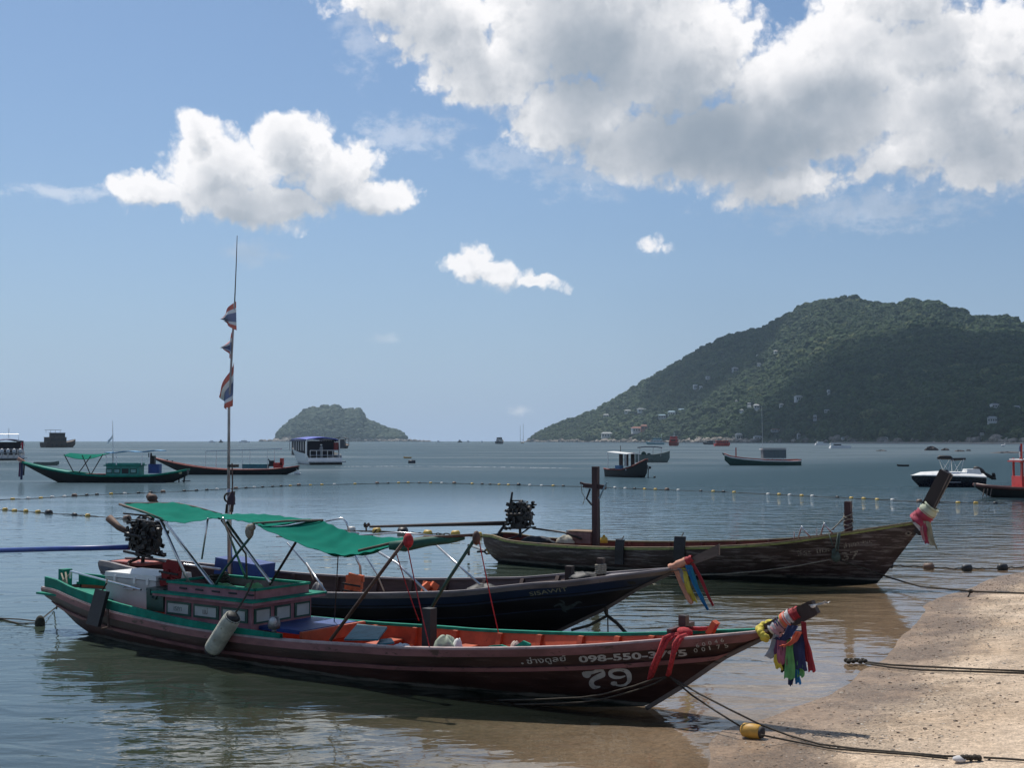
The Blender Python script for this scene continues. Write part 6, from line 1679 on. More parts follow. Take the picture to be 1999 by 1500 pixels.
# a simple seated or standing crew figure (far off, a few pixels tall), one continuous skin
def person(label, loc, h, rz, shirt, hat, seated=False):
    o = thing('person', label, 'person', loc, rz)
    me = bpy.data.meshes.new('body')
    if seated: V = [(0, 0, 0), (0, 0, .28), (0, 0, .52), (0, 0, .60), (0, .02, .72), (.2, 0, .5), (.26, .12, .28), (.2, .28, .2), (-.2, 0, .5), (-.26, .12, .28), (-.2, .28, .2), (.1, .38, .0), (.11, .42, -.4), (-.1, .38, 0), (-.11, .42, -.4)]
    else: V = [(0, 0, .92), (0, 0, 1.15), (0, 0, 1.42), (0, 0, 1.5), (0, .02, 1.63), (.2, 0, 1.4), (.27, .02, 1.12), (.3, .1, .88), (-.2, 0, 1.4), (-.27, .02, 1.12), (-.3, .1, .88), (.11, 0, .5), (.12, 0, .05), (-.11, 0, .5), (-.12, 0, .05)]
    me.from_pydata(V, [(0, 1), (1, 2), (2, 3), (3, 4), (2, 5), (5, 6), (6, 7), (2, 8), (8, 9), (9, 10), (0, 11), (11, 12), (0, 13), (13, 14)], [])
    bo = bpy.data.objects.new('body', me); COL.objects.link(bo); bo.parent = o
    md = bo.modifiers.new('skin', 'SKIN')
    rad = [.15, .14, .16, .06, .10, .07, .05, .04, .07, .05, .04, .085, .06, .085, .06]
    for i, r_ in enumerate(rad): me.skin_vertices[0].data[i].radius = (r_, r_ * .85)
    me.skin_vertices[0].data[0].use_root = True
    bo.modifiers.new('sub', 'SUBSURF').levels = 1
    me.materials.append(shirt)
    z = V[4][2]
    if hat: part(o, 'hat', hat, lambda m: (m.tube([(0, .02, z + .03), (0, .02, z + .12)], [.13, .10], 10), m.tube([(0, .04, z + .02), (0, .04, z + .04)], .18, 12)))
    else: part(o, 'hair', M['black'], lambda m: m.ball((0, 0, z + .03), (.11, .12, .10)), True)
    o.scale = (h, h, h)
    return o
grey_sh = mat('grey_shirt', (.28, .28, .29), .8)
ca, sa = math.cos(C_.rotation_euler.z), math.sin(C_.rotation_euler.z)
def cw(o, x, y, z): a = o.rotation_euler.z; return o.location + Vector((x * math.cos(a) - y * math.sin(a), x * math.sin(a) + y * math.cos(a), z))
person('person in grey with a white hat standing at the stern of the blue-roofed speedboat', cw(C_, -6.3, .4, .75), .98, 1.0, grey_sh, M['white'])
person('person in a red top standing at the right end of the speedboat with four motors', cw(D_, -5.2, -1.75, 1.2), .98, 1.0, mat('red_top', (.45, .03, .05), .8), None)

# generic far vessels: hull, deckhouse storeys, roof, windows, mast
def vessel(name, label, px, ywl, heading, L_, B_, fb, hm, hs, cat='boat', group=None, masts=(), rise=.8, windows=True, roofs=None, extra=None):
    o, q = far_boat(name, label, px, ywl, heading, group, cat)
    secs = [(-L_ / 2, B_ * .42, B_ * .38, -.3, fb * 1.1), (-L_ * .35, B_ * .48, B_ * .44, -.4, fb), (0, B_ * .5, B_ * .45, -.4, fb), (L_ * .28, B_ * .42, B_ * .3, -.35, fb + rise * .35), (L_ * .42, B_ * .22, B_ * .1, -.1, fb + rise * .75), (L_ / 2, B_ * .03, B_ * .02, fb * .6, fb + rise)]
    loft(0, secs).build('hull', hm, o, True)
    railstrip(secs, h=.12).build('rail', roofs or M['white'], o, True)
    deck(secs, -.1, .95).build('deck', M['wood'], o)
    for (x0, x1, w, z0, z1, m_) in hs:
        w_ = part(o, 'deckhouse', m_, lambda m: m.box(((x0 + x1) / 2, 0, (z0 + z1) / 2), (x1 - x0, w, z1 - z0)))
        part(w_, 'roof', roofs or M['white'], lambda m: m.box(((x0 + x1) / 2, 0, z1 + .05), (x1 - x0 + .5, w + .4, .1)))
        if windows:
            n = max(2, int((x1 - x0) / 1.0))
            for k in range(n):
                for sd in (-1, 1):
                    part(w_, 'window', M['black'], lambda m: m.box((x0 + (x1 - x0) * (k + .5) / n, sd * (w / 2 + .01), z0 + (z1 - z0) * .55), ((x1 - x0) / n * .62, .03, (z1 - z0) * .42)))
            for sd in (-1, 1):
                part(w_, 'window', M['black'], lambda m: m.box(((x0 if sd < 0 else x1) + sd * .01, 0, z0 + (z1 - z0) * .55), (.03, w * .6, (z1 - z0) * .42)))
    for (x, z0, z1, r_) in masts: part(o, 'mast', M['steel'] if L_ < 30 else M['steel'], lambda m: m.tube([(x, 0, z0), (x, 0, z1)], r_, 6))
    return o
brown = mat('weathered_brown_ship', (.06, .045, .04), .7, var=.4, vscale=1.5, col2=(.14, .11, .10), thr=.58)
E_ = vessel('dive_boat', 'dark brown two-deck wooden boat on the horizon at the far left', 116, 874, 60, 17, 5.6, 2.0, brown, [(-6.5, 2, 4.2, 2.0, 4.4, brown), (-4, 1.5, 3.6, 4.5, 6.3, brown)], rise=1.6, roofs=brown)
part(E_, 'awning', M['dwood'], lambda m: (m.box((-3.5, 0, 7.6), (6, 3.6, .12)),) + tuple(m.tube([(x, y, 6.3), (x, y, 7.6)], .06, 5) for x in (-6, -1) for y in (-1.5, 1.5)))
part(E_, 'tyre_fender', M['black'], lambda m: [m.ball((x, -2.75, 1.1), (.45, .15, .45), 8, 6) for x in (-6, -3.5, -1, 1.5)])
F_ = vessel('small_boat', 'small dark covered boat seen end-on right of the blue-roofed speedboat', 668, 876, 80, 7, 5.0, 1.1, mat('slate_hull', (.03, .04, .055), .6), [], rise=.9, roofs=mat('slate_hull', (.03, .04, .055)))
part(F_, 'canopy', M['black'], lambda m: m.sheet(lambda i, j: Vector((-2 + 4 * i / 4, -2.0 + 4 * j / 6, 3.9 + .35 * math.sin(j / 6 * 3.14))), 5, 7, .12))
for x in (-2, 2):
    for y in (-1.95, 1.95): part(F_, 'canopy_post', M['black'], lambda m: m.tube([(x, y, 1.0), (x, y, 3.95)], .1, 6))
part(F_, 'console', mat('slate_hull', (.03, .04, .055)), lambda m: (m.box((0, 0, 1.9), (1.4, 2.2, 2.0), taper=.8), m.box((.2, 0, 3.1), (1.0, 1.6, .5))))
G_ = vessel('dive_boat', 'dark blue two-deck boat on the horizon between the island and the hill', 976, 867, 70, 15, 5.4, 2.2, mat('slate_hull', (.03, .04, .055)), [(-5, 2, 4.2, 2.0, 4.3, M['white']), (-4, 1, 3.6, 4.4, 6.0, mat('slate_hull', (.03, .04, .055)))], rise=1.6, masts=[(1, 6, 9, .08)], windows=True)
Hs, _ = far_boat('sailboat', 'two-masted white yacht at anchor by the tip of the hill', 1020, 866, 85, None, 'yacht')
sh = [(-7, 1.4, 1.2, -.3, 1.2), (-2, 2.0, 1.7, -.4, 1.0), (3, 1.6, 1.1, -.3, 1.3), (6.5, .1, .05, .6, 1.8)]
loft(0, sh).build('hull', mat('cream_hull', (.6, .5, .32), .5), Hs, True); deck(sh, -.1).build('deck', M['white'], Hs); part(Hs, 'cabin', M['white'], lambda m: m.box((-1, 0, 1.7), (5, 2, 1.2)))
part(Hs, 'mast', M['dwood'], lambda m: m.tube([(1.5, -.7, 1), (1.5, -.7, 22)], [.22, .14], 6)); part(Hs, 'mast', M['dwood'], lambda m: m.tube([(-4, 2.2, 1), (-4, 2.2, 20)], [.2, .12], 6))
part(Hs, 'boom', M['dwood'], lambda m: (m.tube([(1.5, -.7, 4), (-3.4, .4, 4.1)], .2, 6), m.tube([(-4, 2.2, 4), (-7, 2.2, 4)], .15, 6)))
cyan = mat('pale_cyan_paint', (.22, .42, .46), .5, var=.15, vscale=1)
redb = mat('bright_red_boat', (.48, .03, .025), .5, var=.2, vscale=1)
I_ = vessel('ferry', 'pale blue and white two-deck ferry in front of the hill', 1279, 868.6, 168, 13.5, 4.6, 1.4, cyan, [(-5.5, 3, 3.8, 1.4, 3.4, M['white']), (-4.5, 1.5, 3.4, 3.5, 5.0, cyan)], rise=1.2, masts=[(-4.8, 5, 8, .12)])
J_ = vessel('dive_boat', 'bright red dive boat seen end-on, with dark red hull', 1316, 871, 75, 12, 5.6, 2.0, mat('dark_red_hull', (.22, .035, .025), .6), [(-4, 2.5, 4.4, 2.0, 4.0, redb), (-3, 1.5, 3.6, 4.1, 5.4, redb)], rise=1.3, masts=[(0, 5.4, 8, .10)])
K_ = vessel('dive_boat', 'low dark grey boat left of the smaller red boat', 1384, 868.4, 175, 9, 3.6, 1.2, mat('slate_hull', (.03, .04, .055)), [(-3, 1.5, 2.8, 1.2, 2.9, mat('slate_hull', (.03, .04, .055)))], rise=1.0)
L_ = vessel('dive_boat', 'smaller bright red boat with red deckhouse near the far shore', 1410, 871.5, 5, 8.6, 4.0, 1.3, redb, [(-3.3, 3.0, 3.4, 1.1, 2.9, redb)], rise=.7, roofs=redb)
# M: dark hulled boat with a white canopy, bow towards the camera and right
M_b = vessel('fishing_boat', 'black fishing boat with slanting white canopy and red stern, bow pointing right', 1226, 932, -52, 4.3, 1.5, .6, mat('far_black_hull', (.012, .016, .018)), [], rise=.85, roofs=mat('far_red_edge', (.2, .04, .03), .6))
part(M_b, 'canopy', M['white'], lambda m: m.sheet(lambda i, j: Vector((-1.7 + 2.3 * i / 5, -.75 + 1.5 * j / 4, 2.0 - .08 * i / 5 * 1.8 + .05 * math.sin(j / 4 * 3.14))), 6, 5, .06))
for x in (-1.6, .5):
    for y in (-.7, .7): part(M_b, 'canopy_post', M['white'], lambda m: m.tube([(x, y, .55), (x, y, 1.95 - (x + 1.6) * .04)], .035, 6))
part(M_b, 'back_screen', mat('brown_screen', (.05, .03, .03), .8), lambda m: [m.box((x, y, 1.4), (.4, .06, 1.1)) for x, y in ((-1.4, .55), (-.8, .6), (-.1, .62))])
part(M_b, 'blue_cooler', mat('mid_blue_plastic', (.06, .18, .34), .5), lambda m: m.box((-.8, -.2, .75), (.55, .4, .35)))
part(M_b, 'aerial', M['dwood'], lambda m: m.tube([(-1.5, .6, 2.0), (-1.5, .6, 2.5)], .025, 5))
an = thing('anchor_rope', 'black ropes and floats hanging from the bow of the white-canopied boat', 'rope', cw(M_b, 2.1, 0, 1.1))
part(an, 'rope_strand', M['black'], lambda m: (m.tube([(0, 0, 0), (.12, -.2, -.5), (.1, -.2, -1.1)], .04, 6), m.tube([(0, 0, 0), (.2, 0, -.3), (.12, 0, -.7)], .025, 6)))
part(an, 'float', M['black'], lambda m: (m.ball((.25, -.2, -.3), .11, 8, 6), m.ball((.6, -.3, -1.05), .10, 8, 6)))
N_b = vessel('work_boat', 'grey-green open boat with dark blue sun awning behind the white-canopied boat', 1274, 903, -8, 4.6, 2.0, 1.0, mat('grey_green_hull', (.16, .20, .18)), [], rise=.5, roofs=mat('grey_green_hull', (.16, .20, .18)))
part(N_b, 'awning', mat('navy_awning', (.015, .022, .06), .6), lambda m: m.sheet(lambda i, j: Vector((-2.0 + 3.3 * i / 6, -.9 + 1.8 * j / 4, 2.15 - .12 * abs(i / 3 - 1) ** 2)), 7, 5, .12))
for x in (-1.8, 0, 1.1):
    for y in (-.85, .85): part(N_b, 'awning_post', M['steel'], lambda m: m.tube([(x, y, .8), (x + .1, y, 2.1)], .035, 6))
part(N_b, 'engine_boxes', M['dgreen'], lambda m: (m.ball((-1.2, 0, 1.1), (.35, .3, .35)), m.ball((-.5, .1, 1.0), (.3, .3, .25))), True)
# O: long low boat with a cabin
O_b, mpo = far_boat('fishing_boat', 'long low green, white and red wooden boat with a grey box cabin', 1489, 909, 180)
def X_O(px): return (1489 - px) * mpo
sO = [(-4.4, .75, .7, -.2, .55), (-3, 1.0, .9, -.3, .5), (0, 1.1, 1.0, -.3, .55), (2.4, .8, .5, -.25, .75), (3.8, .4, .2, -.05, .95), (4.5, .05, .03, .6, 1.25)]
loft(0, sO).build('hull', mat('deep_green_hull', (.02, .07, .06), .6), O_b, True)
railstrip(sO, h=.15, dz=-.02).build('gunwale', M['white'], O_b, True); railstrip(sO, h=.12, dz=.14).build('gunwale', redp, O_b, True); deck(sO, .05).build('deck', redp, O_b)
part(O_b, 'cabin', mat('grey_cabin', (.13, .16, .17), .6, var=.15), lambda m: m.box((X_O(1510), 0, 1.35), (2.7, 1.5, 1.0)))
part(O_b, 'roof', M['white'], lambda m: m.box((X_O(1510), 0, 1.9), (3.0, 1.8, .09))); part(O_b, 'roof_edge', M['dwood'], lambda m: m.box((X_O(1510), 0, 1.99), (2.7, 1.6, .08)))
for k in range(5): part(O_b, 'window_strip', M['white'], lambda m: m.box((X_O(1493 + k * 8), .77, .72), (.32, .04, .16)))
part(O_b, 'mast', M['white'], lambda m: m.tube([(X_O(1489), 0, 2), (X_O(1488), 0, 7.0)], [.025, .014], 5)); part(O_b, 'bow_post', redp, lambda m: m.tube([(X_O(1437), 0, .9), (X_O(1437), 0, 2.1)], .07, 6))
part(O_b, 'stem_post', M['dwood'], lambda m: m.bar((4.4, 0, 1.1), (4.75, 0, 1.45), .14, .1, up=(0, 1, 0)))
# P: black and white sports boat
P_b, mpp_ = far_boat('sports_boat', 'black and white sports boat with a folded black awning and raised motor', 1850, 951, 180)
sP = [(-2.1, .95, .85, -.2, .62), (-1, 1.0, .85, -.3, .68), (.6, .9, .6, -.28, .72), (1.7, .55, .25, -.1, .74), (2.25, .06, .03, .5, .72)]
loft(0, sP).build('hull', mat('gloss_black_hull', (.012, .012, .02), .15, var=.1), P_b, True)
railstrip(sP, h=.09).build('rail', M['white'], P_b, True)
part(P_b, 'deck_moulding', M['white'], lambda m: m.grid(lambda i, j: Vector((sP[i][0], (-1, -.5, 0, .5, 1)[j] * sP[i][1] * 1.0, sP[i][4] + (.02, .17, .22, .17, .02)[j] * (1.15 if i < 3 else .8 if i == 3 else 0) + .02)), 5, 5), True)
part(P_b, 'engine_cover', M['white'], lambda m: m.box((-1.5, 0, .95), (.9, 1.1, .35), taper=.8)); part(P_b, 'windscreen', M['black'], lambda m: m.box((.2, 0, .98), (.25, 1.1, .18), taper=.8))
part(P_b, 'side_stripe', mat('silver_stripe', (.4, .42, .45), .4), lambda m: m.box((-.1, .925, .32), (.8, .02, .04)))
part(P_b, 'folded_awning', M['black'], lambda m: m.tube([(.62, 0, 1.78), (.5, 0, 1.85), (-.2, 0, 1.83), (-.35, 0, 1.72), (-1.15, 0, 1.76)], [.06, .14, .13, .10, .07], 8), True)
for (x0, x1) in ((.5, 0.0), (-.2, .2), (-.3, -.5), (-1.0, -.6)):
    for y in (-.6, .6): part(P_b, 'awning_pole', M['steel'], lambda m: m.tube([(x0, y * .2, 1.75), (x1, y, .85)], .014, 5))
om = part(P_b, 'outboard_motor', M['black'], lambda m: (m.ball((-2.0, 0, 1.02), (.42, .26, .22), 12, 8, Matrix.Rotation(-.5, 3, 'Y')), m.bar((-2.2, 0, .9), (-2.85, 0, .55), .2, .14, up=(0, 1, 0))), True)
part(om, 'propeller', M['black'], lambda m: (m.box((-2.95, 0, .62), (.05, .3, .3)), m.tube([(-2.75, 0, .5), (-3.05, 0, .5)], .06, 6), m.box((-2.9, 0, .75), (.2, .04, .25))))
# Q: red cabin boat cut by the right edge
Q_b, mpq = far_boat('fishing_boat', 'dark long-tail hull with red wheelhouse and white roof cut by the right edge', 1998, 971, 180)
sQ = [(-4.0, .8, .7, -.2, .55), (-1, 1.05, .9, -.3, .5), (.8, .8, .5, -.25, .55), (1.8, .4, .2, .05, .62), (2.5, .12, .08, .5, .72)]
loft(0, sQ).build('hull', navy, Q_b, True); railstrip(sQ, h=.2, dz=-.08).build('gunwale', mat('brown_red_rail', (.10, .035, .03), .5, var=.3, vscale=2), Q_b, True); deck(sQ, -.02).build('deck', redp, Q_b)
def X_Q(px): return (1998 - px) * mpq
part(Q_b, 'wheelhouse', redb, lambda m: m.box((X_Q(2010), 0, .8), (1.3, 1.3, .55)))
for (x, y) in ((1987, .6), (1989, -.6), (2035, .6), (2035, -.6)): part(Q_b, 'roof_post', redb, lambda m: m.box((X_Q(x), y, 1.45), (.09, .09, 1.1)))
part(Q_b, 'roof', M['white'], lambda m: m.box((X_Q(2014), 0, 1.93), (1.6, 1.6, .07))); part(Q_b, 'roof_edge', redb, lambda m: m.box((X_Q(2014), 0, 1.84), (1.75, 1.7, .06)))
part(Q_b, 'mast', redb, lambda m: m.tube([(X_Q(1990), .3, .8), (X_Q(1991), .3, 2.75)], .05, 6)); part(Q_b, 'cowl', M['white'], lambda m: m.ball((X_Q(1909), 0, .62), .1, 8, 6), True)
part(Q_b, 'railing', M['wood'], lambda m: [m.tube([(X_Q(1915 + 7 * k), .5, .45), (X_Q(1911 + 7 * k), .55, .05)], .03, 5) for k in range(3)])
fq = thing('flag', 'small red, white and blue flag on the red mast at the right edge', 'flag', cw(Q_b, X_Q(1991), .3, 2.7), 0, 'flags on boat masts')
for k, m_ in enumerate((FB, FW, FR)): part(fq, 'stripe', m_, lambda m: m.sheet(lambda i, j: Vector((-.10 - .03 * math.sin(j) + .14 * i / 3 , .02 * i, -.05 - .3 * k - .3 * j / 3)), 4, 4, .02))
# small craft and floats
def skiff(label, px, ywl, hd, k, m_, name='skiff'):
    o, _ = far_boat(name, label, px, ywl, hd, 'small open skiffs')
    s2 = [(a * k, b * k, c * k, d * k, e * k) for a, b, c, d, e in sS]
    loft(0, s2).build('hull', m_, o, True); deck(s2, -.12 * k, .9).build('floor', M['wood'], o); railstrip(s2, h=.06 * k).build('rail', m_, o, True); return o
skiff('tiny yellow and orange skiff in open water below the island', 796, 895, 180, .62, mat('amber_skiff', (.6, .33, .06), .5))
skiff('tiny black dinghy in front of the hill, left of the sports boat', 1763, 911, 180, .60, M['black'])
bo_, _ = far_boat('barrel_buoy', 'dark grey barrel buoy below the tiny yellow skiff', 804, 905, 0, None, 'buoy'); part(bo_, 'drum', mat('slate_hull', (.03, .04, .055)), lambda m: m.tube([(-.45, 0, .15), (.45, 0, .15)], .28, 10), True); part(bo_, 'lug', M['steel'], lambda m: m.box((0, 0, .45), (.15, .15, .12)))
W_, _ = far_boat('speedboat', 'small white speedboat running along the far beach', 1640, 876, 180, None); part(W_, 'hull', M['white'], lambda m: m.box((0, 0, .6), (8, 2.4, 1.1), taper=.9)); part(W_, 'cabin', M['white'], lambda m: m.box((1.5, 0, 1.8), (4.5, 1.8, .35))); part(W_, 'windscreen', M['black'], lambda m: m.box((1.0, 0, 1.4), (2.5, 1.7, .5)))
W2, _ = far_boat('speedboat', 'white speedboat moored at the shore beneath the hill', 1604, 869.4, 180, None); part(W2, 'hull', M['white'], lambda m: m.box((0, 0, .7), (9, 2.4, 1.2), taper=.85)); part(W2, 'cabin', M['white'], lambda m: m.box((1, 0, 1.8), (4, 1.8, .9)))
for k, (px, y, wid, hgt, m_, lb) in enumerate(((414, 864.6, 13, 2.6, M['white'], 'pale grey ferry leftmost on the horizon'), (431.5, 864.6, 8, 3.4, brown, 'small brown boat on the horizon beside the flag mast'), (478, 864.6, 24, 3.0, M['white'], 'long white catamaran with tall mast on the horizon'),
      (856, 864.3, 8, 2.4, M['white'], 'tiny white boat on the horizon right of the island'), (898, 864.3, 9, 3.2, brown, 'brown boat on the horizon, second right of the island'), (914, 864.2, 7, 2.4, M['white'], 'small white boat on the horizon, third right of the island'), (941, 864.2, 5, 1.8, M['white'], 'tiny white boat close left of the dark blue two-deck boat'))):
    o, q = far_boat('distant_boat', lb, px, y, 180, 'boats along the horizon'); w = wid * q; h_ = hgt * q
    part(o, 'hull', m_, lambda m: m.box((0, 0, h_ * .35), (w, w * .28, h_ * .9), taper=.9)); part(o, 'deckhouse', m_, lambda m: (m.box((w * .06, 0, h_ * 1.1), (w * .5, w * .2, h_ * .8), taper=.9), m.tube([(w * .06, 0, h_), (w * .06, 0, h_ * (3.1 if wid > 20 else 2))], .2, 5)))
# rocks breaking the surface at the right
for k, (px, y, w, hh, lb) in enumerate(((1818, 880, 24, 7.5, 'dark reddish rounded rock, largest of those off the far beach'), (1846, 880, 15, 4.5, 'second dark rock right of the largest one off the far beach'), (1872, 882, 20, 3.2, 'low flat dark rock, third from the left off the far beach'), (1890, 881, 10, 3, 'small low dark rock at the end of the row'),
                                       (1968, 885, 70, 3.2, 'long low reef breaking the surface near the right edge'), (1720, 881, 20, 2.4, 'thin dark reef strip left of the rocks'))):
    p = on_z(px, y, 0); q = p.y / F; o = thing('rock', lb, 'rock', p, 0, 'rocks off the far beach'); r = random.Random(k + 5)
    ph = [r.uniform(0, 6) for _ in range(4)]
    def g(i, j):
        u = 2 * math.pi * i / 23; v = math.pi / 2 * j / 7; rad = 1 + .16 * math.sin(3 * u + ph[0]) + .1 * math.sin(7 * u + ph[1] + 3 * v) + .07 * math.sin(11 * u + ph[2] + 9 * v)
        return Vector((w * q / 2 * rad * math.cos(u) * math.cos(v), w * q * .3 * rad * math.sin(u) * math.cos(v), hh * q * rad * math.sin(v) - .1))
    part(o, 'boulder', mat('wet_dark_rock', (.05, .038, .036), .6, var=.5, vscale=.8, bump=.1, bscale=2), lambda m: m.grid(g, 24, 8))
bd = thing('seabird', 'white bird standing on the long low reef', 'bird', on_z(1958, 884, .0) + Vector((0, 0, 1.2)))
part(bd, 'body', M['white'], lambda m: (m.ball((0, 0, .5), (.5, .22, .25)), m.tube([(.35, 0, .55), (.5, 0, .9)], .1, 6), m.ball((.52, 0, .95), .13, 8, 6), m.tube([(.05, 0, 0), (.05, 0, .35)], .04, 5)), True)
# pale sand strip at the foot of the hill on the right
A_, B__ = np.meshgrid(np.linspace(1620, 2500, 60), np.linspace(0, 1, 4), indexing='ij')
x, y, z = hill_pt(A_.ravel(), A_.ravel() * 0); t_ = B__.ravel(); k_ = 1 - t_ * .018
vs = np.stack([x * k_, y * k_, 1.7 * (1 - t_) - .2], 1); i, j = np.meshgrid(np.arange(59), np.arange(3), indexing='ij'); a = (i * 4 + j).ravel()
link('far_beach', np_mesh('far_beach', vs, np.stack([a, a + 1, a + 5, a + 4], 1), mat('far_sand', (.36, .31, .25), .9)), kind='structure', label='pale strip of sand along the foot of the hill')
# wakes: thin foam on the water
foam = mat('foam', (.62, .66, .70), .7, var=.1)
for (x0, y0, x1, y1, w) in ((655, 911.5, 830, 911.0, 1.6), (830, 911.0, 1115, 914.5, 1.6), (148, 864.0, 172, 864.2, .7), (1640, 876.6, 1668, 877.2, .9), (60, 903, 130, 904, 1.0)):
    r = random.Random(int(x0)); n = 60; mb = MB()
    for k in range(n):
        a = on_z(x0 + (x1 - x0) * k / n, y0 + (y1 - y0) * k / n, .03); b_ = on_z(x0 + (x1 - x0) * (k + .9) / n, y0 + (y1 - y0) * (k + .9) / n, .03)
        wd = w * a.y / 150 * r.uniform(.15, 1.0) * math.sin((k + .5) / n * math.pi) ** .4; a = a + Vector((0, r.uniform(-.4, .4), 0)); b_ = b_ + Vector((0, r.uniform(-.4, .4), 0))
        mb.add([a, b_, b_ + Vector((0, wd, 0)), a + Vector((0, wd, 0))], [(0, 1, 2, 3)])
    tag(mb.build('boat_wake', foam), 'thin white foam left by a passing boat', kind='stuff')

# ------------------------------------------------------------------ float lines
fy, fw_, fk, fo = mat('float_yellow', (.58, .38, .07), .5, var=.2, vscale=3), mat('float_white', (.62, .60, .55), .5, var=.2, vscale=3), mat('float_black', (.015, .016, .018), .5), mat('float_brown', (.16, .10, .07), .6, var=.3, vscale=4)
meshes_ = {}
def float_mesh(m_, r_, l_):
    key = (m_.name, r_, l_)
    if key not in meshes_:
        mb = MB(); mb.tube([(-l_ / 2, 0, 0), (-l_ * .36, 0, 0), (l_ * .36, 0, 0), (l_ / 2, 0, 0)], [r_ * .5, r_, r_, r_ * .5], 10); meshes_[key] = mb.mesh('float', m_, True)
    return meshes_[key]
def float_line(label, path, step, big, seed, near=False, cols=None, r0=.13, gaps=0.12, rope_r=.025):
    r = random.Random(seed); pts = [on_z(x, y, 0) for x, y in path]
    o = thing('float_line', label, 'float line', pts[0]); o0 = pts[0]
    mb = MB(); rp_ = []
    for a, b_ in zip(pts, pts[1:]):
        for q in range(8): rp_.append(a.lerp(b_, q / 8) - o0 + Vector((0, 0, r.uniform(-.004, .03))))
    rp_.append(pts[-1] - o0)
    mb.tube(rp_, rope_r, 5); mb.build('rope', M['rope'], o)
    d = 0; n = 0; total = 0
    for a, b_ in zip(pts, pts[1:]):
        seg = (b_ - a).length; dirr = (b_ - a).normalized()
        while d < seg:
            p = a + dirr * d; n += 1
            if r.random() > gaps:
                isb = (n % big == 0)
                m_ = r.choice(cols or (fy, fy, fw_, fk, fk, fw_)) if not isb else r.choice((fk, fo))
                ob = bpy.data.objects.new('float', float_mesh(m_, round(r0 * (1.7 if isb else 1), 3), round(r0 * (3.2 if isb else 2.8), 3))); COL.objects.link(ob); ob.parent = o
                ob.location = p - o0 + Vector((r.uniform(-.03, .03), r.uniform(-.06, .06), r0 * r.uniform(.1, .45)))
                ob.rotation_euler = (0, r.uniform(-.12, .12), math.atan2(dirr.y, dirr.x) + r.uniform(-.2, .2))
            d += step * r.uniform(.9, 1.1)
        d -= seg
    return o
float_line('long swimming-area float line of yellow, white and black floats across the whole bay', [(-10, 977.5), (60, 975), (190, 967), (300, 963), (460, 955), (580, 949), (690, 946), (800, 943.5), (905, 945), (1000, 948), (1130, 951), (1280, 957), (1400, 961), (1500, 966), (1645, 973), (1800, 981), (1890, 983.5), (1968, 984)], .84, 7, 5, r0=.075, gaps=.14, rope_r=.018)
float_line('nearer float line at the left edge ending behind the outboard engine', [(-10, 995), (40, 999), (110, 1004), (170, 1008), (210, 1011), (275, 1017)], .92, 6, 9, cols=(fy, fy, fw_, fo, fk), r0=.08, rope_r=.016)
float_line('short float line with larger floats reaching the stern of the weathered boat', [(640, 1035), (745, 1039), (815, 1042), (850, 1043), (890, 1045), (957, 1050)], 1.0, 4, 12, cols=(fy, fy, fw_), r0=.10, gaps=0, rope_r=.02)
float_line('float line of brown and yellow floats running up to the beach behind the weathered boat', [(1735, 1106), (1797, 1108), (1862, 1112), (1925, 1111.5), (1990, 1110), (2060, 1108)], .95, 5, 14, cols=(fo, fk, fo, fy), r0=.085, gaps=0, rope_r=.016)
# weed-covered mooring float at the left
wf = thing('mooring_float', 'dark weed-covered mooring float left of the front boat\'s stern', 'buoy', on_z(78, 1222, 0))
part(wf, 'float', mat('weedy_float', (.05, .05, .035), .9, var=.5, vscale=12, bump=.02), lambda m: m.ball((0, 0, .03), (.08, .08, .13), 10, 8), True)
pw = on_z(78, 1222, 0)
ml_ = thing('mooring_line', 'two thin wet ropes running left from the stern of the front boat', 'rope', pw)
for pts in ((L1(118, 1180, -.2), L1(112, 1192, -.2)),):
    s0 = h1.wpos(pts[0]); s1 = on_z(105, 1190, .02)
    part(ml_, 'rope_strand', M['rope'], lambda m: m.tube([s0 - pw, s1 - pw, Vector((0, 0, .08))], .012, 5)); part(ml_, 'rope_strand', M['rope'], lambda m: m.tube([Vector((0, 0, .06)), on_z(40, 1210, .03) - pw, on_z(-20, 1207, .02) - pw], .011, 5)); part(ml_, 'rope_strand', M['rope'], lambda m: m.tube([Vector((0, 0, .04)), on_z(35, 1218, .01) - pw, on_z(-20, 1203, .01) - pw], .011, 5))
bl_ = thing('stern_lashing', 'pale rope bundle lashed round the green stern post of the front boat', 'rope', h1.wpos(L1(128, 1165, -.1)), h1.rz); ol = L1(128, 1165, -.1)
for pts in (((120, 1120, -.1), (130, 1150, -.15), (125, 1185, -.2)), ((136, 1122, -.1), (118, 1140, -.15), (114, 1170, -.2), (110, 1190, -.2)), ((128, 1118, -.12), (134, 1160, -.2), (120, 1186, -.2), (112, 1160, -.2))):
    part(bl_, 'rope_strand', M['rope2'], lambda m: m.tube([L1(*p) - ol for p in pts], .014, 5), True)

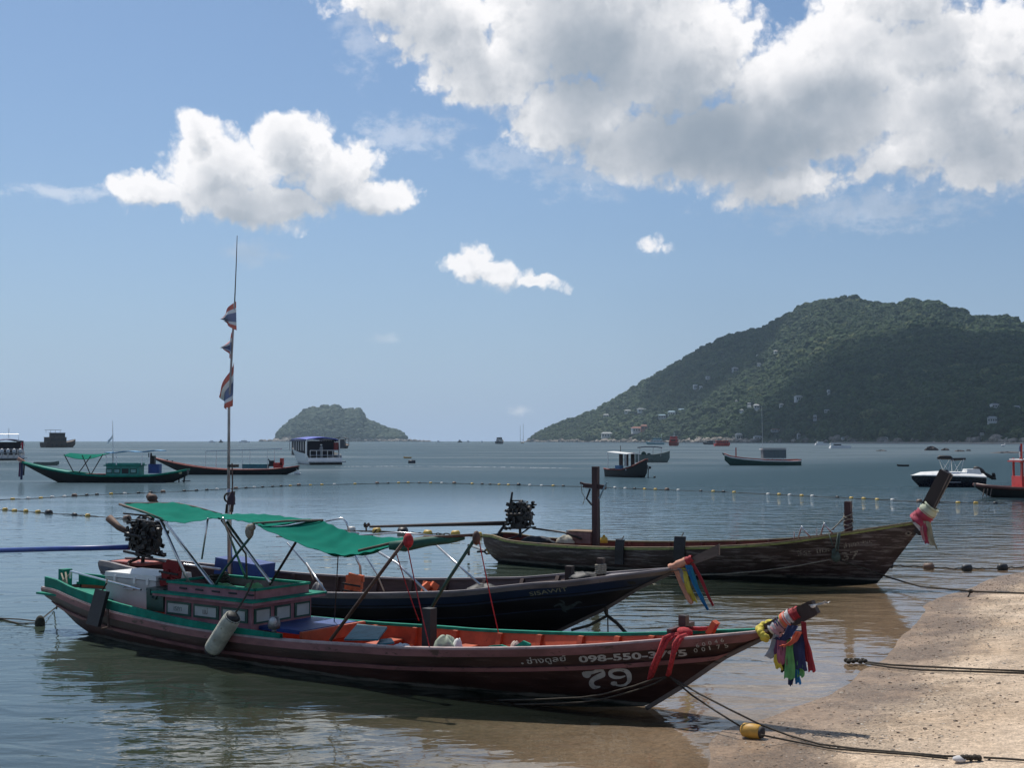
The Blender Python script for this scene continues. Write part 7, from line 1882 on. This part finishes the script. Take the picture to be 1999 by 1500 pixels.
# ------------------------------------------------------------------ houses on the hill
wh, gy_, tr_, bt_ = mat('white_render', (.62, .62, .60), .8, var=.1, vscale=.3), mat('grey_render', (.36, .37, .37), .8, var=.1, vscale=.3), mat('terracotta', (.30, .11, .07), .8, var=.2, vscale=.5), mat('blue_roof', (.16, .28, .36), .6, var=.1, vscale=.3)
HOUSES = [(1183, 817, 13, 6, gy_, gy_, 'small grey house low on the left slope of the hill'), (1225, 808, 16, 5, wh, gy_, 'white house at the left end of the low row'), (1252, 806, 20, 6, wh, gy_, 'long white house in the low row left of the blue roofs'),
 (1292, 818, 18, 6, gy_, bt_, 'house with pale blue roof, left of three'), (1311, 812, 18, 7, wh, bt_, 'house with pale blue roof, middle of three'), (1330, 807, 16, 6, gy_, bt_, 'house with pale blue roof, right of three'),
 (1243, 844, 26, 8, wh, tr_, 'row house with terracotta roof down at the shore'), (1257, 840, 16, 8, tr_, tr_, 'terracotta building above the boulders'), (1184, 853, 24, 8, wh, gy_, 'long white bungalow right on the shore'),
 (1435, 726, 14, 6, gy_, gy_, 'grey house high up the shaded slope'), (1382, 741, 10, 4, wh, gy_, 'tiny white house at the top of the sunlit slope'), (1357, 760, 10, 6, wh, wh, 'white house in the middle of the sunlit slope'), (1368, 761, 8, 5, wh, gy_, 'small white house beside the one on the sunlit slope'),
 (1482, 700, 12, 5, wh, gy_, 'white house near the ridge'), (1482, 716, 10, 4, wh, gy_, 'white house just under the one near the ridge'), (1515, 692, 9, 5, wh, wh, 'uppermost little white house'),
 (1462, 803, 9, 8, wh, gy_, 'tall white block in the central cluster'), (1476, 800, 13, 7, wh, wh, 'wide white block in the central cluster'), (1447, 808, 9, 5, wh, gy_, 'small white block at the left of the central cluster'), (1462, 794, 9, 4, wh, gy_, 'highest block of the central cluster'),
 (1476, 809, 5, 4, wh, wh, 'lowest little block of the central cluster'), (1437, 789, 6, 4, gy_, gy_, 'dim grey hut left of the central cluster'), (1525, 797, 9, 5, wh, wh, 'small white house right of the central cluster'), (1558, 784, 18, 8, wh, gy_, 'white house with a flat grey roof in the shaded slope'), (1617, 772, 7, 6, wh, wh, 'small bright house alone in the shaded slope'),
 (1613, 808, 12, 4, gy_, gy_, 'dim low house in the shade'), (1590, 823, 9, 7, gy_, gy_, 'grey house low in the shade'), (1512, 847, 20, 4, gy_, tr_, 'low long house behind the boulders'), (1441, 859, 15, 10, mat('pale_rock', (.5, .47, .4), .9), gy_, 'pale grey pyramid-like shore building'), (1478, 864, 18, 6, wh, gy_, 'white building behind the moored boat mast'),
 (1558, 856, 8, 7, gy_, gy_, 'small grey shore house'), (1940, 800, 20, 7, wh, gy_, 'wide white villa on the right slope'), (1983, 808, 17, 9, wh, gy_, 'bright white villa nearest the right edge'), (1934, 828, 22, 9, wh, gy_, 'white villa with long balcony, lowest of the right three'), (1914, 852, 9, 3, gy_, gy_, 'dim low house near the far beach at right'),
 (1726, 866, 12, 3, wh, gy_, 'low white beach hut at the far sand'), (1645, 868, 9, 3, wh, gy_, 'tiny beach hut behind the white speedboat')]
for px, py, w, h_, wm, rm, lb in HOUSES:
    if py < 850: w *= .92
    x, y, z = hill_at(px, py + h_ * .3); q = y / F; W, Hh = w * q * .85, h_ * q * .95
    o = thing('house', lb, 'house', (x, y - 3, z + 2.5 if py < 850 else z + 1), R(random.Random(px).uniform(-25, 25)), 'houses on the hillside')
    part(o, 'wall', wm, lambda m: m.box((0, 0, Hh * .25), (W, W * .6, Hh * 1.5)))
    part(o, 'roof', rm, lambda m: m.add([(-W * .56, -W * .38, Hh), (W * .56, -W * .38, Hh), (W * .56, W * .38, Hh), (-W * .56, W * .38, Hh), (-W * .35, 0, Hh * 1.35), (W * .35, 0, Hh * 1.35)], [(0, 1, 5, 4), (2, 3, 4, 5), (1, 2, 5), (3, 0, 4), (3, 2, 1, 0)]))
    n = max(2, int(w / 5))
    for k in range(n): part(o, 'window', M['black'], lambda m: m.box((-W / 2 + W * (k + .5) / n, -W * .302, Hh * .5), (W / n * .55, .2, Hh * .4)))

# ------------------------------------------------------------------ unseen clouds added above the view to shade the hill: bodies of mist
cm = bpy.data.materials.new('cloud_mist'); cm.use_nodes = True; t = cm.node_tree; t.nodes.clear()
pv = t.nodes.new('ShaderNodeVolumePrincipled'); pv.inputs['Color'].default_value = (1, 1, 1, 1); pv.inputs['Density'].default_value = .02
o_ = t.nodes.new('ShaderNodeOutputMaterial'); t.links.new(pv.outputs[0], o_.inputs['Volume'])
def shade_cloud(px, t_, alt, rx, ry, rz_, seed, rot=0.0):
    x, y, z = [float(q[0]) for q in hill_pt(np.array([float(px)]), np.array([t_]))]
    k = (alt - z) / sdir.z; c = Vector((x, y, z)) + sdir * k
    mb = MB(); r = random.Random(seed); ph = [r.uniform(0, 6) for _ in range(9)]
    mb.ball((0, 0, 0), 1.0, 40, 20); vs = []
    for v in mb.v:
        v = Vector(v); a = math.atan2(v.y, v.x); e = v.z
        f_ = 1 + .16 * math.sin(2 * a + ph[0]) + .12 * math.sin(3 * a + ph[1] + 2 * e) + .09 * math.sin(5 * a + ph[2] - 3 * e) + .07 * math.sin(9 * a + ph[3] + 5 * e) + .05 * math.sin(14 * a + ph[4] + 9 * e)
        vs.append(Vector((v.x * rx * f_, v.y * ry * f_, v.z * rz_ * (1.0 if v.z > 0 else .45) * f_)))
    mb.v = [tuple(q) for q in vs]
    o = mb.build('cloud', cm, None, True); o.location = c; o.rotation_euler = (0, 0, rot)
    tag(o, 'unseen cloud placed high above the hill to shade it', kind='stuff'); return o
shade_cloud(1830, .30, 1500, 430, 380, 130, 3, -.5)
shade_cloud(2080, .12, 1450, 300, 330, 110, 5, -.3)
shade_cloud(1640, .06, 1400, 260, 200, 90, 6, -.9)
shade_cloud(1400, .80, 1500, 170, 330, 110, 8, -.25)
